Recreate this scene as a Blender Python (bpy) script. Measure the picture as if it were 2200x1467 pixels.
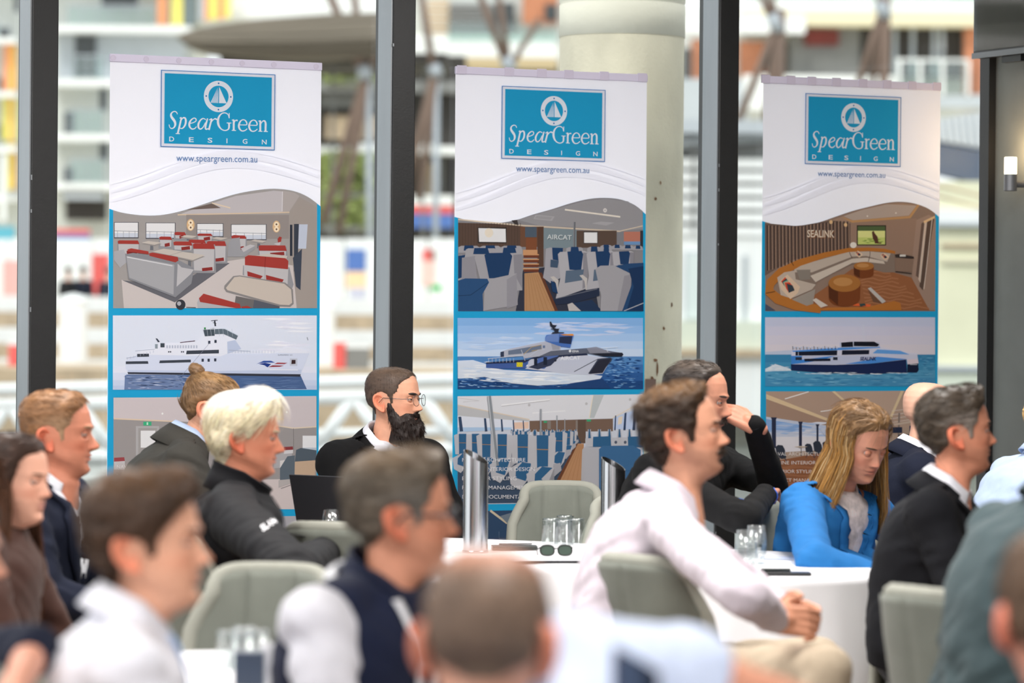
import bpy, bmesh, math, random
import numpy as np
from mathutils import Vector, Matrix, Euler
from mathutils.bvhtree import BVHTree
from mathutils.kdtree import KDTree

for _o in list(bpy.data.objects):
    bpy.data.objects.remove(_o, do_unlink=True)
SC = bpy.context.scene
COL = SC.collection
rng = np.random.default_rng(7)
random.seed(7)

# ---------------------------------------------------------------- camera
FPX = 7500.0                       # focal length in pixels of the 2200 x 1467 frame
CAM_H = 1.5
cam_d = bpy.data.cameras.new('camera')
cam_d.sensor_fit = 'HORIZONTAL'
cam_d.sensor_width = 36.0
cam_d.lens = FPX / 2200.0 * 36.0
cam_d.clip_start = 0.1
cam_d.clip_end = 600
cam_d.dof.use_dof = True
cam_d.dof.focus_distance = 13.0
cam_d.dof.aperture_fstop = 2.7
cam = bpy.data.objects.new('camera', cam_d)
COL.objects.link(cam)
PITCH = math.atan(43.5 / FPX)
ROLL = math.radians(0.5)
CAM_R = Matrix.Rotation(math.radians(90) - PITCH, 3, 'X') @ Matrix.Rotation(ROLL, 3, 'Z')
cam.matrix_world = Matrix.Translation((0, 0, CAM_H)) @ CAM_R.to_4x4()
SC.camera = cam

# ---------------------------------------------------------------- sky, sun, fill lights, exposure
SC.view_settings.view_transform = 'Standard'
SC.view_settings.look = 'None'
SC.view_settings.exposure = 0.88
SC.view_settings.gamma = 1.0
SC.view_settings.use_curve_mapping = False
world = bpy.data.worlds.new('overcast_sky')
SC.world = world
world.use_nodes = True
_n = world.node_tree.nodes
_n['Background'].inputs['Color'].default_value = (0.93, 0.97, 1.0, 1)
_n['Background'].inputs['Strength'].default_value = 0.86

def area_light(name, loc, rot, sx, sy, power, color):
    d = bpy.data.lights.new(name, 'AREA')
    d.shape = 'RECTANGLE'; d.size = sx; d.size_y = sy
    d.energy = power; d.color = color
    o = bpy.data.objects.new(name, d)
    o.location = loc; o.rotation_euler = rot
    COL.objects.link(o)
    return o
sun_d = bpy.data.lights.new('hazy_sun', 'SUN')
sun_d.energy = 0.8; sun_d.angle = math.radians(12); sun_d.color = (1, 0.97, 0.92)
sun = bpy.data.objects.new('hazy_sun', sun_d)
sun.rotation_euler = Euler((math.radians(42), math.radians(-18), 0))
sun.location = (-20, -20, 40)
COL.objects.link(sun)
for _i, (_x, _y) in enumerate(((-3.0, 4.0), (0.6, 4.0), (-3.0, 8.0), (0.6, 8.2), (-1.4, 10.4), (1.4, 11.6))):  # unseen fill lights added under the ceiling to brighten the room
    area_light('ceiling_fill_light', (_x, _y, 3.22), (0, 0, 0), 1.2, 1.2, 52, (1.0, 0.965, 0.93))

# ---------------------------------------------------------------- helpers
def ray(px, py):
    return CAM_R @ Vector(((px - 1100) / FPX, (733.5 - py) / FPX, -1.0))
CAM_P = Vector((0, 0, CAM_H))
def P(px, py, s):
    """the point seen at a pixel of the photograph where one metre measures s pixels"""
    return CAM_P + ray(px, py) * (FPX / s)
def proj(p):
    v = CAM_R.transposed() @ (Vector(p) - CAM_P)
    return (1100 + v.x / -v.z * FPX, 733.5 - v.y / -v.z * FPX, FPX / -v.z)

def S2L(c):
    c = c / 255.0
    return c / 12.92 if c <= 0.04045 else ((c + 0.055) / 1.055) ** 2.4
def rgb(r, g, b):
    return (S2L(r), S2L(g), S2L(b), 1.0)

_mats = {}
def mat(name, color=(0.5, 0.5, 0.5, 1), rough=0.6, metal=0.0, attr=False, noise=None, bump=None,
        trans=0.0, emit=None, spec=0.5, sss=0.0, sheen=0.0, coat=0.0):
    """procedural principled material; noise = (scale, amount), bump = (scale, strength[, stretch xyz])"""
    if name in _mats:
        return _mats[name]
    m = bpy.data.materials.new(name)
    m.use_nodes = True
    nt = m.node_tree; N = nt.nodes; L = nt.links
    b = N['Principled BSDF']
    b.inputs['Base Color'].default_value = color
    b.inputs['Roughness'].default_value = rough
    b.inputs['Metallic'].default_value = metal
    b.inputs['Specular IOR Level'].default_value = spec
    if sheen:
        b.inputs['Sheen Weight'].default_value = sheen
    if coat:
        b.inputs['Coat Weight'].default_value = coat
    if sss:
        b.inputs['Subsurface Weight'].default_value = sss
        b.inputs['Subsurface Radius'].default_value = (0.012, 0.004, 0.002)
        b.inputs['Subsurface Scale'].default_value = 1.0
    src = None
    if attr:
        a = N.new('ShaderNodeAttribute'); a.attribute_name = 'Col'
        src = a.outputs['Color']
    tc = N.new('ShaderNodeTexCoord')
    if noise:
        nz = N.new('ShaderNodeTexNoise'); nz.inputs['Scale'].default_value = noise[0]
        nz.inputs['Detail'].default_value = 5
        if len(noise) > 2:
            mp = N.new('ShaderNodeMapping'); mp.inputs['Scale'].default_value = noise[2]
            L.new(tc.outputs['Object'], mp.inputs['Vector']); L.new(mp.outputs['Vector'], nz.inputs['Vector'])
        else:
            L.new(tc.outputs['Object'], nz.inputs['Vector'])
        mr = N.new('ShaderNodeMapRange')
        mr.inputs['From Min'].default_value = 0.3; mr.inputs['From Max'].default_value = 0.7
        mr.inputs['To Min'].default_value = 1 - noise[1]; mr.inputs['To Max'].default_value = 1 + noise[1]
        L.new(nz.outputs['Fac'], mr.inputs['Value'])
        mx = N.new('ShaderNodeMix'); mx.data_type = 'RGBA'; mx.blend_type = 'MULTIPLY'
        mx.inputs['Factor'].default_value = 1.0
        if src: L.new(src, mx.inputs['A'])
        else: mx.inputs['A'].default_value = color
        L.new(mr.outputs['Result'], mx.inputs['B'])
        src = mx.outputs['Result']
    if src:
        L.new(src, b.inputs['Base Color'])
    if bump:
        nb = N.new('ShaderNodeTexNoise'); nb.inputs['Scale'].default_value = bump[0]
        nb.inputs['Detail'].default_value = 4
        if len(bump) > 2:
            mp = N.new('ShaderNodeMapping'); mp.inputs['Scale'].default_value = bump[2]
            L.new(tc.outputs['Object'], mp.inputs['Vector']); L.new(mp.outputs['Vector'], nb.inputs['Vector'])
        else:
            L.new(tc.outputs['Object'], nb.inputs['Vector'])
        bp = N.new('ShaderNodeBump'); bp.inputs['Strength'].default_value = bump[1]
        bp.inputs['Distance'].default_value = 0.01
        L.new(nb.outputs['Fac'], bp.inputs['Height']); L.new(bp.outputs['Normal'], b.inputs['Normal'])
    if emit:
        b.inputs['Emission Color'].default_value = emit[0]
        b.inputs['Emission Strength'].default_value = emit[1]
    if trans:
        out = N['Material Output']
        t = N.new('ShaderNodeBsdfTranslucent'); ms = N.new('ShaderNodeMixShader')
        if src: L.new(src, t.inputs['Color'])
        else: t.inputs['Color'].default_value = color
        ms.inputs['Fac'].default_value = trans
        L.new(b.outputs['BSDF'], ms.inputs[1]); L.new(t.outputs['BSDF'], ms.inputs[2])
        L.new(ms.outputs['Shader'], out.inputs['Surface'])
    _mats[name] = m
    return m

def clear_mat(name, tint, gloss=0.06, rough=0.02):
    """thin clear glass: mostly see-through with a faint mirror coat"""
    if name in _mats:
        return _mats[name]
    m = bpy.data.materials.new(name); m.use_nodes = True
    nt = m.node_tree; N = nt.nodes; L = nt.links
    N.remove(N['Principled BSDF'])
    t = N.new('ShaderNodeBsdfTransparent'); t.inputs['Color'].default_value = tint
    g = N.new('ShaderNodeBsdfGlossy'); g.inputs['Roughness'].default_value = rough
    fr = N.new('ShaderNodeLayerWeight'); fr.inputs['Blend'].default_value = 0.25
    mu = N.new('ShaderNodeMath'); mu.operation = 'MULTIPLY_ADD'
    mu.inputs[1].default_value = 0.45; mu.inputs[2].default_value = gloss
    mu.use_clamp = True
    pw = N.new('ShaderNodeMath'); pw.operation = 'POWER'; pw.inputs[1].default_value = 3.0
    L.new(fr.outputs['Facing'], pw.inputs[0]); L.new(pw.outputs['Value'], mu.inputs[0])
    ms = N.new('ShaderNodeMixShader')
    L.new(mu.outputs['Value'], ms.inputs['Fac'])
    L.new(t.outputs['BSDF'], ms.inputs[1]); L.new(g.outputs['BSDF'], ms.inputs[2])
    L.new(ms.outputs['Shader'], N['Material Output'].inputs['Surface'])
    _mats[name] = m
    return m

def link(o, parent=None):
    COL.objects.link(o)
    if parent is not None:
        o.parent = parent
        o.matrix_parent_inverse = parent.matrix_basis.inverted()
    return o
def tag(o, label=None, cat=None, group=None, kind=None):
    if label: o['label'] = label
    if cat: o['category'] = cat
    if group: o['group'] = group
    if kind: o['kind'] = kind
    return o
def empty(name, loc, label, cat, group=None, rz=0):
    o = bpy.data.objects.new(name, None)
    o.location = loc; o.rotation_euler = (0, 0, rz)
    o.empty_display_size = 0.1
    COL.objects.link(o)
    return tag(o, label, cat, group)

class MB:
    """collects shapes in world (or thing-local) coordinates and links them as one mesh object"""
    def __init__(s):
        s.v = []; s.f = []; s.c = []
    def add(s, v, f, col=None):
        n = len(s.v)
        s.v += [tuple(p) for p in v]
        s.f += [tuple(i + n for i in q) for q in f]
        s.c += [col] * len(f)
        return s
    def box(s, lo, hi, M=None, col=None):
        x0, y0, z0 = lo; x1, y1, z1 = hi
        v = [Vector(p) for p in ((x0, y0, z0), (x1, y0, z0), (x1, y1, z0), (x0, y1, z0),
                                 (x0, y0, z1), (x1, y0, z1), (x1, y1, z1), (x0, y1, z1))]
        if M is not None: v = [M @ p for p in v]
        return s.add(v, [(0, 3, 2, 1), (4, 5, 6, 7), (0, 1, 5, 4), (1, 2, 6, 5), (2, 3, 7, 6), (3, 0, 4, 7)], col)
    def tube(s, pts, rad, n=12, caps=True, col=None):
        pts = [Vector(p) for p in pts]
        if not hasattr(rad, '__len__'): rad = [rad] * len(pts)
        V = []; prev = None
        for i, p in enumerate(pts):
            d = (pts[min(i + 1, len(pts) - 1)] - pts[max(i - 1, 0)]).normalized()
            if prev is None:
                a = d.orthogonal().normalized()
            else:
                a = (prev - d * prev.dot(d))
                a = a.normalized() if a.length > 1e-6 else d.orthogonal().normalized()
            prev = a; b = d.cross(a)
            for k in range(n):
                t = 2 * math.pi * k / n
                V.append(p + (a * math.cos(t) + b * math.sin(t)) * rad[i])
        F = []
        for i in range(len(pts) - 1):
            for k in range(n):
                F.append((i * n + k, i * n + (k + 1) % n, (i + 1) * n + (k + 1) % n, (i + 1) * n + k))
        if caps:
            F.append(tuple(range(n - 1, -1, -1))); F.append(tuple((len(pts) - 1) * n + k for k in range(n)))
        return s.add(V, F, col)
    def lathe(s, prof, n=24, M=None, col=None):
        """prof: (radius, z) pairs, closed at both ends when the radius is 0"""
        V = []; F = []
        for r, z in prof:
            for k in range(n):
                t = 2 * math.pi * k / n
                p = Vector((r * math.cos(t), r * math.sin(t), z))
                V.append(M @ p if M is not None else p)
        for i in range(len(prof) - 1):
            for k in range(n):
                F.append((i * n + k, i * n + (k + 1) % n, (i + 1) * n + (k + 1) % n, (i + 1) * n + k))
        return s.add(V, F, col)
    def prism(s, poly, vec, col=None):
        """a closed outline (3-D points) pushed along vec"""
        n = len(poly); vec = Vector(vec)
        a = [Vector(p) for p in poly]; b = [p + vec for p in a]
        F = [tuple(range(n)), tuple(range(2 * n - 1, n - 1, -1))]
        F += [(i, i + n, (i + 1) % n + n, (i + 1) % n) for i in range(n)]
        return s.add(a + b, F, col)
    def grid(s, rows, closed=False, col=None):
        n = len(rows[0]); V = [p for r in rows for p in r]; F = []
        for i in range(len(rows) - 1):
            for k in range(n if closed else n - 1):
                F.append((i * n + k, i * n + (k + 1) % n, (i + 1) * n + (k + 1) % n, (i + 1) * n + k))
        return s.add(V, F, col)
    def mesh(s, name, smooth=False):
        me = bpy.data.meshes.new(name)
        me.from_pydata([tuple(v) for v in s.v], [], s.f)
        if any(c is not None for c in s.c):
            at = me.color_attributes.new('Col', 'FLOAT_COLOR', 'CORNER')
            buf = []
            for f, c in zip(s.f, s.c):
                buf += list(c or (1, 1, 1, 1)) * len(f)
            at.data.foreach_set('color', buf)
        if smooth:
            me.polygons.foreach_set('use_smooth', [True] * len(me.polygons))
        me.update()
        return me
    def build(s, name, m, parent=None, smooth=False, bevel=0.0, fix=True):
        me = s.mesh(name, smooth)
        if fix:
            bm = bmesh.new(); bm.from_mesh(me)
            bmesh.ops.recalc_face_normals(bm, faces=bm.faces)
            bm.to_mesh(me); bm.free()
        me.materials.append(m)
        o = bpy.data.objects.new(name, me)
        link(o, parent)
        if parent is not None and parent.type == 'EMPTY' or parent is not None:
            # vertices are written in world space: keep them there under a placed parent
            pass
        if bevel:
            md = o.modifiers.new('bevel', 'BEVEL'); md.width = bevel; md.segments = 2
            md.limit_method = 'ANGLE'; md.angle_limit = math.radians(40)
        return o

def copy_tree(o, parent=None):
    c = o.copy(); COL.objects.link(c)
    if parent is not None:
        c.parent = parent
    for ch in o.children:
        copy_tree(ch, c)
    return c

def text_polys(body, font_scale=1.0, spacing=1.0, bold=0.0):
    """flat letter triangles of the built-in font: list of 2-D polygons, plus the width"""
    cu = bpy.data.curves.new('txt', 'FONT')
    cu.body = body; cu.size = 1.0; cu.space_character = spacing; cu.offset = bold
    cu.resolution_u = 3
    o = bpy.data.objects.new('txt', cu); COL.objects.link(o)
    dg = bpy.context.evaluated_depsgraph_get()
    me = bpy.data.meshes.new_from_object(o.evaluated_get(dg))
    V = [(v.co.x * font_scale, v.co.y * font_scale) for v in me.vertices]
    polys = [[V[i] for i in p.vertices] for p in me.polygons]
    bpy.data.objects.remove(o); bpy.data.curves.remove(cu); bpy.data.meshes.remove(me)
    xs = [p[0] for q in polys for p in q]
    return polys, (min(xs), max(xs))

# numpy value noise, used for cloth folds and hair
_tab = rng.random((32, 32, 32)) * 2 - 1
def vnoise(p):
    p = np.asarray(p, float)
    i = np.floor(p).astype(int); f = p - i
    f = f * f * (3 - 2 * f)
    def g(a, b, c):
        return _tab[(i[:, 0] + a) % 32, (i[:, 1] + b) % 32, (i[:, 2] + c) % 32]
    x, y, z = f[:, 0], f[:, 1], f[:, 2]
    c00 = g(0, 0, 0) * (1 - x) + g(1, 0, 0) * x; c10 = g(0, 1, 0) * (1 - x) + g(1, 1, 0) * x
    c01 = g(0, 0, 1) * (1 - x) + g(1, 0, 1) * x; c11 = g(0, 1, 1) * (1 - x) + g(1, 1, 1) * x
    return (c00 * (1 - y) + c10 * y) * (1 - z) + (c01 * (1 - y) + c11 * y) * z

# ---------------------------------------------------------------- the room
WANG = math.radians(26)
WD = Vector((math.cos(WANG), math.sin(WANG), 0))      # along the window wall, to the right
WN = Vector((math.sin(WANG), -math.cos(WANG), 0))     # out of the glass, into the room
W0 = P(1182, 690, 538)                                # a point of the glass plane, eye height
W0.z = 0
WM = Matrix(((WD.x, WN.x, 0, W0.x), (WD.y, WN.y, 0, W0.y), (0, 0, 1, 0), (0, 0, 0, 1)))   # (along, into room, up)
WMI = WM.inverted()
def onwall(px, py, off=0.0):
    """(along, up) of the wall-frame point where a pixel's ray meets the plane `off` in front of the glass"""
    d = ray(px, py); o = CAM_P
    k = (W0 + WN * off - o).dot(WN) / d.dot(WN)
    q = WMI @ (o + d * k)
    return q.x, q.z
CEIL = 3.3
M_floor = mat('timber_floor', rgb(120, 100, 82), 0.5, noise=(3, 0.25, (1, 8, 1)))
M_ceil = mat('ceiling_paint', rgb(236, 236, 232), 0.9, noise=(20, 0.02))
M_dark = mat('dark_steel_paint', rgb(22, 22, 23), 0.45, noise=(14, 0.15), bump=(120, 0.05))
M_side = mat('daylit_flank_and_chip_grey', rgb(138, 142, 146), 0.35, metal=0.55, noise=(6, 0.1, (1, 1, 0.15)))  # paler than the front plate to carry daylight; also colours the paint chips
M_wall = mat('charcoal_wall_paint', rgb(104, 108, 106), 0.55, noise=(9, 0.06), bump=(200, 0.05))
M_glass = clear_mat('window_glass', (0.97, 0.985, 0.98, 1), 0.03)

corner_u = onwall(2121, 690)[0]
room = MB().box((-9, 0.0, -0.1), (corner_u + 0.4, 17.5, 0.0), WM)
tag(room.build('floor', M_floor), 'brown timber floor of the function room', kind='structure')
ceil = MB().box((-9, -0.05, CEIL), (corner_u + 0.4, 17.5, CEIL + 0.12), WM)
tag(ceil.build('ceiling', M_ceil), 'white ceiling above the room', kind='structure')
w = MB().box((corner_u, -0.05, 0), (corner_u + 0.25, 17.5, CEIL), WM)
wall_right = tag(w.build('wall_right', M_wall), 'charcoal painted wall at the right of the windows', kind='structure')
tr = MB().box((corner_u - 0.035, -0.02, 0), (corner_u, 0.05, CEIL), WM)
tag(tr.build('trim_1', M_dark), 'thin black frame where glass meets charcoal wall', kind='structure')
sill = MB().box((-9, -0.06, 0), (corner_u - 0.035, 0.1, 0.12), WM)
tag(sill.build('trim_2', M_dark), 'black bottom rail of the glazing', kind='structure')
head = MB().box((-9, -0.06, 3.1), (corner_u - 0.035, 0.1, CEIL), WM)
tag(head.build('trim_3', M_dark), 'black head rail of the glazing', kind='structure')

# mullions: dark front plate, daylight on the camera side put into a pale flank colour
POSTD = 0.10
posts = []
for i, (a, b) in enumerate(((66, 123), (841, 890), (1543, 1585))):
    u0 = onwall(a, 500, POSTD)[0]; u1 = onwall(b, 500, POSTD)[0]
    posts.append((u0, u1))
extra = posts[0][0] - (posts[1][0] - posts[0][0])
posts = [(extra, extra + 0.115)] + posts
edges = [-9.0]
for i, (u0, u1) in enumerate(posts):
    e = bpy.data.objects.new('trim_%d' % (i + 4), None)
    e.location = WM @ Vector(((u0 + u1) / 2, POSTD / 2, 0)); COL.objects.link(e)
    tag(e, 'black window mullion with flank coloured pale grey for daylight', kind='structure')
    m = MB().box((u0, 0.012, 0.12), (u1, POSTD, 3.1), WM)
    m.build('front_plate', M_dark, e, bevel=0.004)
    m = MB().box((u0 - 0.006, -0.03, 0.12), (u0 - 0.0005, POSTD - 0.006, 3.1), WM)
    m.build('flank', M_side, e)
    m = MB().box((u0 + 0.01, -0.09, 0.12), (u1 - 0.01, -0.012, 3.1), WM)
    m.build('outer_fin', M_dark, e)
    for k in range(5):                      # chipped paint along the front edge
        z = 0.5 + 2.4 * random.random()
        mm = MB().box((u0 - 0.001, POSTD - 0.001, z), (u0 + 0.004, POSTD + 0.0006, z + 0.008 + 0.012 * random.random()), WM)
        mm.build('paint_chip', M_side, e)
    edges.append((u0 + u1) / 2)
edges.append(corner_u - 0.03)
for i in range(len(edges) - 1):
    g = MB().box((edges[i] + (0.02 if i else 0), -0.006, 0.12), (edges[i + 1] - 0.02, 0.0, 3.1), WM)
    tag(g.build('window_%d' % (i + 1), M_glass), 'clear full height window pane', kind='structure')

# ---------------------------------------------------------------- television and wall lamp on the charcoal wall
def onside(px, py, off):
    """(into room, up) where a ray meets the plane `off` in front of the charcoal wall"""
    d = ray(px, py); o = CAM_P
    k = ((WM @ Vector((corner_u - off, 0, 0))) - o).dot(WD) / d.dot(WD)
    q = WMI @ (o + d * k)
    return q.y, q.z
M_tv = mat('black_plastic', rgb(22, 22, 24), 0.35)
M_screen = mat('tv_screen_glass', rgb(9, 10, 12), 0.06, spec=0.8)
M_bezel = mat('tv_silver_edge', rgb(120, 122, 126), 0.3, metal=0.8)
ty, tz = onside(2090, 126, 0.14)
TVM = WM @ Matrix.Translation((corner_u - 0.12, ty, tz))
tv = empty('television', TVM @ Vector((0.0, 0.6, 0)), 'black flat television hung on the charcoal wall at top right', 'television')
MB().box((-0.02, 0, 0.0), (0.03, 1.22, 0.70), TVM).build('case', M_tv, tv, bevel=0.006)
MB().box((-0.023, 0.012, 0.03), (-0.0195, 1.208, 0.688), TVM).build('screen', M_screen, tv)
MB().box((-0.026, 0.0, -0.002), (-0.0195, 1.22, 0.022), TVM).build('bottom_bezel', M_bezel, tv)
MB().box((0.03, 0.42, 0.1), (0.118, 0.8, 0.55), TVM).build('wall_bracket', M_tv, tv)
MB().box((-0.01, 0.20, -0.03), (0.02, 0.34, -0.001), TVM).build('sensor_box', M_tv, tv)

M_lampbody = mat('lamp_grey_metal', rgb(120, 121, 124), 0.4, metal=0.6)
M_lampglow = mat('lamp_opal_glass', rgb(255, 240, 214), 0.4, emit=((1.0, 0.80, 0.50, 1), 5.0))
sl = 0.11
ly, lz = onside(2171, 372, sl)
LM = WM @ Matrix.Translation((corner_u - sl, ly, lz))
lamp = empty('wall_lamp', LM @ Vector((0, 0, 0)), 'small lit cylinder wall lamp on the charcoal wall below the television', 'lamp')
MB().lathe([(0, -0.074), (0.0265, -0.074), (0.027, -0.072), (0.027, -0.004), (0, -0.004)], 28, LM).build('lamp_body', M_lampbody, lamp, smooth=False)
MB().lathe([(0, -0.004), (0.0255, -0.004), (0.0255, 0.062), (0.0245, 0.066), (0, 0.066)], 28, LM).build('lamp_shade', M_lampglow, lamp)
MB().tube([LM @ Vector((0.02, 0, -0.045)), LM @ Vector((sl, 0, -0.045))], 0.014, 16).build('arm', M_lampbody, lamp)
MB().tube([LM @ Vector((sl - 0.012, 0, -0.045)), LM @ Vector((sl, 0, -0.045))], 0.045, 24).build('wall_plate', M_lampbody, lamp)
pl = bpy.data.lights.new('wall_lamp_light', 'POINT'); pl.energy = 2.0; pl.color = (1, 0.68, 0.36); pl.shadow_soft_size = 0.03
po = bpy.data.objects.new('wall_lamp_light', pl); po.location = LM @ Vector((0, 0, 0.09)); COL.objects.link(po); po.parent = lamp
po.matrix_parent_inverse = lamp.matrix_basis.inverted()

# ---------------------------------------------------------------- outside
def C_(name, r, g, b, rough=0.8, **k):
    return mat(name, rgb(r, g, b), rough, **k)
M_conc = mat('pale_concrete', rgb(214, 206, 184), 0.9, noise=(3.2, 0.2, (1, 1, 0.5)), bump=(60, 0.25))
M_concp = mat('painted_concrete', rgb(226, 221, 204), 0.85, noise=(3, 0.05), bump=(40, 0.2))
M_white = C_('white_paint', 240, 241, 240, noise=(2, 0.03))
M_offw = C_('off_white_render', 216, 218, 214, noise=(1.2, 0.05))
M_lgrey = C_('light_grey_render', 186, 192, 198, noise=(1.2, 0.05))
M_mgrey = C_('mid_grey_cladding', 128, 128, 126, noise=(3, 0.06))
M_dgrey = C_('dark_window', 62, 66, 68, 0.3)
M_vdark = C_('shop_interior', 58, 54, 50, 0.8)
M_timb = C_('weathered_timber', 118, 98, 86, noise=(2, 0.2, (3, 3, 0.3)))
M_slat = C_('dark_timber_slat', 126, 117, 104, noise=(1, 0.15, (0.2, 2, 6)))
M_orange = C_('orange_panel', 246, 166, 118)
M_yellow = C_('yellow_panel', 246, 232, 120)
M_brick = C_('orange_brick', 200, 132, 98, noise=(4, 0.15))
M_red = C_('red_panel', 224, 96, 92)
M_blue = C_('blue_panel', 84, 118, 186)
M_teal = C_('teal_awning', 96, 176, 198)
M_green = C_('leaf_green', 150, 162, 96, noise=(3, 0.35))
M_cream = C_('cream_render', 228, 226, 196, noise=(1.5, 0.04))
M_tanc = C_('sandstone', 190, 168, 140, noise=(3, 0.2))
M_bal = clear_mat('balcony_glass', (0.82, 0.9, 0.88, 1), 0.12, 0.1)
M_steel = C_('galvanised_steel', 170, 176, 182, 0.5, metal=0.3)

def rect_box(mb, x0, y0, x1, y1, s, depth=0.4, ds=0.0):
    """a box whose front face covers the pixel rectangle at the distance of scale s"""
    a = P(x0, y1, s); b = P(x1, y0, s)
    mb.box((a.x, a.y + ds, a.z), (b.x, a.y + ds + depth, b.z))
    return mb
def rb(name, m, par, x0, y0, x1, y1, s, depth=0.4, ds=0.0, bevel=0):
    return rect_box(MB(), x0, y0, x1, y1, s, depth, ds).build(name, m, par, bevel=bevel)
def base_empty(name, px, s, label, cat, group=None, z=0.0):
    p = P(px, 690, s); p.z = z
    return empty(name, p, label, cat, group)

# quay ground and water edge far below the windows
g = MB().box((-60, 16.0, -1.4), (60, 100, -1.2))
tag(g.build('harbour_water', mat('harbour_water', rgb(70, 74, 66), 0.45, noise=(0.6, 0.5), bump=(2.0, 0.4), spec=0.3)), 'grey green harbour water outside the glass', 'water', kind='stuff')
g = MB().box((-60, 94, -1.6), (60, 190, 1.25))
tag(g.build('promenade', M_conc), 'pale concrete promenade across the water', 'promenade', kind='structure')

# round concrete column just outside the glass
cp = P(1331, 690, 492); cr = 134 / 492.0
colm = empty('concrete_column', (cp.x, cp.y, 0), 'round pale concrete column outside the glass behind the middle banner', 'column')
zt = P(1331, 82, 492).z; zr = P(1331, 14, 492).z
CM = Matrix.Translation((cp.x, cp.y, 0))
MB().lathe([(cr, -1.3), (cr, zt)], 64, CM).build('lower_shaft', M_conc, colm, smooth=True)
MB().lathe([(cr, zt), (cr + 0.003, zt), (cr + 0.003, zr), (cr - 0.002, zr + 0.006), (cr + 0.004, zr + 0.014), (cr + 0.004, 4.6)], 64, CM).build('upper_shaft', M_concp, colm, smooth=True)
M_rust = mat('rust_stain', rgb(122, 82, 50), 0.9, noise=(60, 0.4))
for (px, py, w_, h_) in ((1404, 431, 6, 6), (1422, 705, 5, 7), (1440, 655, 3, 9), (1404, 773, 9, 6), (1408, 790, 5, 30), (1396, 830, 12, 40), (1415, 397, 3, 8)):
    q = P(px, py, 492); dx = q.x - cp.x
    yy = cp.y - math.sqrt(max(cr * cr - dx * dx, 0)) - 0.0015
    ww = w_ / 492; hh = h_ / 492
    pts = []
    for k in range(10):
        t = 2 * math.pi * k / 10; r_ = 0.35 + 0.3 * random.random()
        x_ = dx + math.cos(t) * ww * r_
        pts.append(Vector((cp.x + x_, cp.y - math.sqrt(max(cr * cr - x_ * x_, 0)) - 0.003, q.z + math.sin(t) * hh * r_)))
    MB().prism(pts, (0, 0.004, 0)).build('rust_spot', M_rust, colm)
bx = P(1392, 850, 485)
MB().box((cp.x + 0.105, cp.y - cr - 0.01, P(0, 870, 492).z), (cp.x + 0.15, cp.y - cr + 0.09, P(0, 800, 492).z)).build('junction_box', C_('brown_box', 110, 84, 74), colm)

# white gangway truss
gw = base_empty('gangway', 500, 185, 'white tubular steel gangway truss crossing outside the windows', 'gangway', z=0.2)
def gtube(name, x0, y0, x1, y1, r, s=185, m=M_white):
    MB().tube([P(x0, y0, s), P(x1, y1, s)], r, 12).build(name, m, gw, smooth=True)
gtube('top_rail', -60, 838, 1190, 810, 0.075)
gtube('mid_rail', -60, 872, 1190, 842, 0.085)
gtube('bottom_chord', -60, 985, 1190, 960, 0.085)
gtube('toe_rail', -60, 945, 1190, 920, 0.05)
for k in range(9):
    x = -130 + k * 148
    gtube('diagonal', x, 868 - k * 3.0, x + 74, 975 - k * 3.0, 0.075)
    gtube('diagonal', x + 148, 868 - k * 3.0, x + 74, 975 - k * 3.0, 0.075)
MB().prism([P(-60, 1000, 185), P(1190, 975, 185), P(1190, 1010, 185), P(-60, 1035, 185)], (0, 1.6, 0)).build('deck_edge', M_offw, gw)

# moorings and dock clutter
for i, (px, w_, y0, y1, lab) in enumerate(((158, 60, 645, 826, 'thick white mooring pile with flat cap beside the left mullion'),
                                            (700, 40, 660, 830, 'slim white mooring pile right of the left banner'))):
    s_ = 105
    p = P(px, 690, s_); zt_ = P(px, y0, s_).z
    e = empty('mooring_pile', (p.x, p.y, -1.3), lab, 'pile', 'white mooring piles')
    r_ = w_ / 2 / s_
    MB().lathe([(r_, -1.4), (r_, zt_ - 0.1), (r_ * 0.98, zt_)], 24, Matrix.Translation((p.x, p.y, 0))).build('shaft', M_white, e, smooth=True)
    MB().lathe([(0, zt_ + 0.14), (r_ * 0.7, zt_ + 0.1), (r_ * 1.08, zt_), (r_ * 1.08, zt_ - 0.05), (0, zt_ - 0.05)], 24, Matrix.Translation((p.x, p.y, 0))).build('cap', M_white, e)
sw = base_empty('sea_wall', 400, 82, 'low sandstone sea wall with pale ledges across the water', 'wall', z=-1.2)
for k in range(6):
    y0 = 655 + k * 34
    rb('ledge', M_white if k % 2 == 0 else M_tanc, sw, -200, y0, 2300, y0 + (22 if k % 2 == 0 else 46), 82 + k * 1.6, 0.8)
for (x0, y0, x1, y1, m, lab) in ((716, 730, 742, 792, M_red, 'red life ring locker on the far quay'),
                                  (745, 742, 792, 792, M_mgrey, 'grey steel locker beside the red one on the far quay'),
                                  (18, 735, 48, 792, M_red, 'red dinghy sail cover far left beyond the glass')):
    e = base_empty('quay_locker', (x0 + x1) / 2, 112, lab, 'locker', z=P(x0, y1, 112).z)
    rb('body', m, e, x0, y0 + 6, x1, y1, 112, 0.5)
    rb('lid', M_white, e, x0 - 2, y0, x1 + 2, y0 + 6, 112, 0.55)

pz_ = P(700, 792, 112).z
g = MB().box((-30, 64, -1.35), (4, 72, pz_))
tag(g.build('floating_dock', M_tanc), 'long floating dock in front of the sea wall', 'dock')

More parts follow.
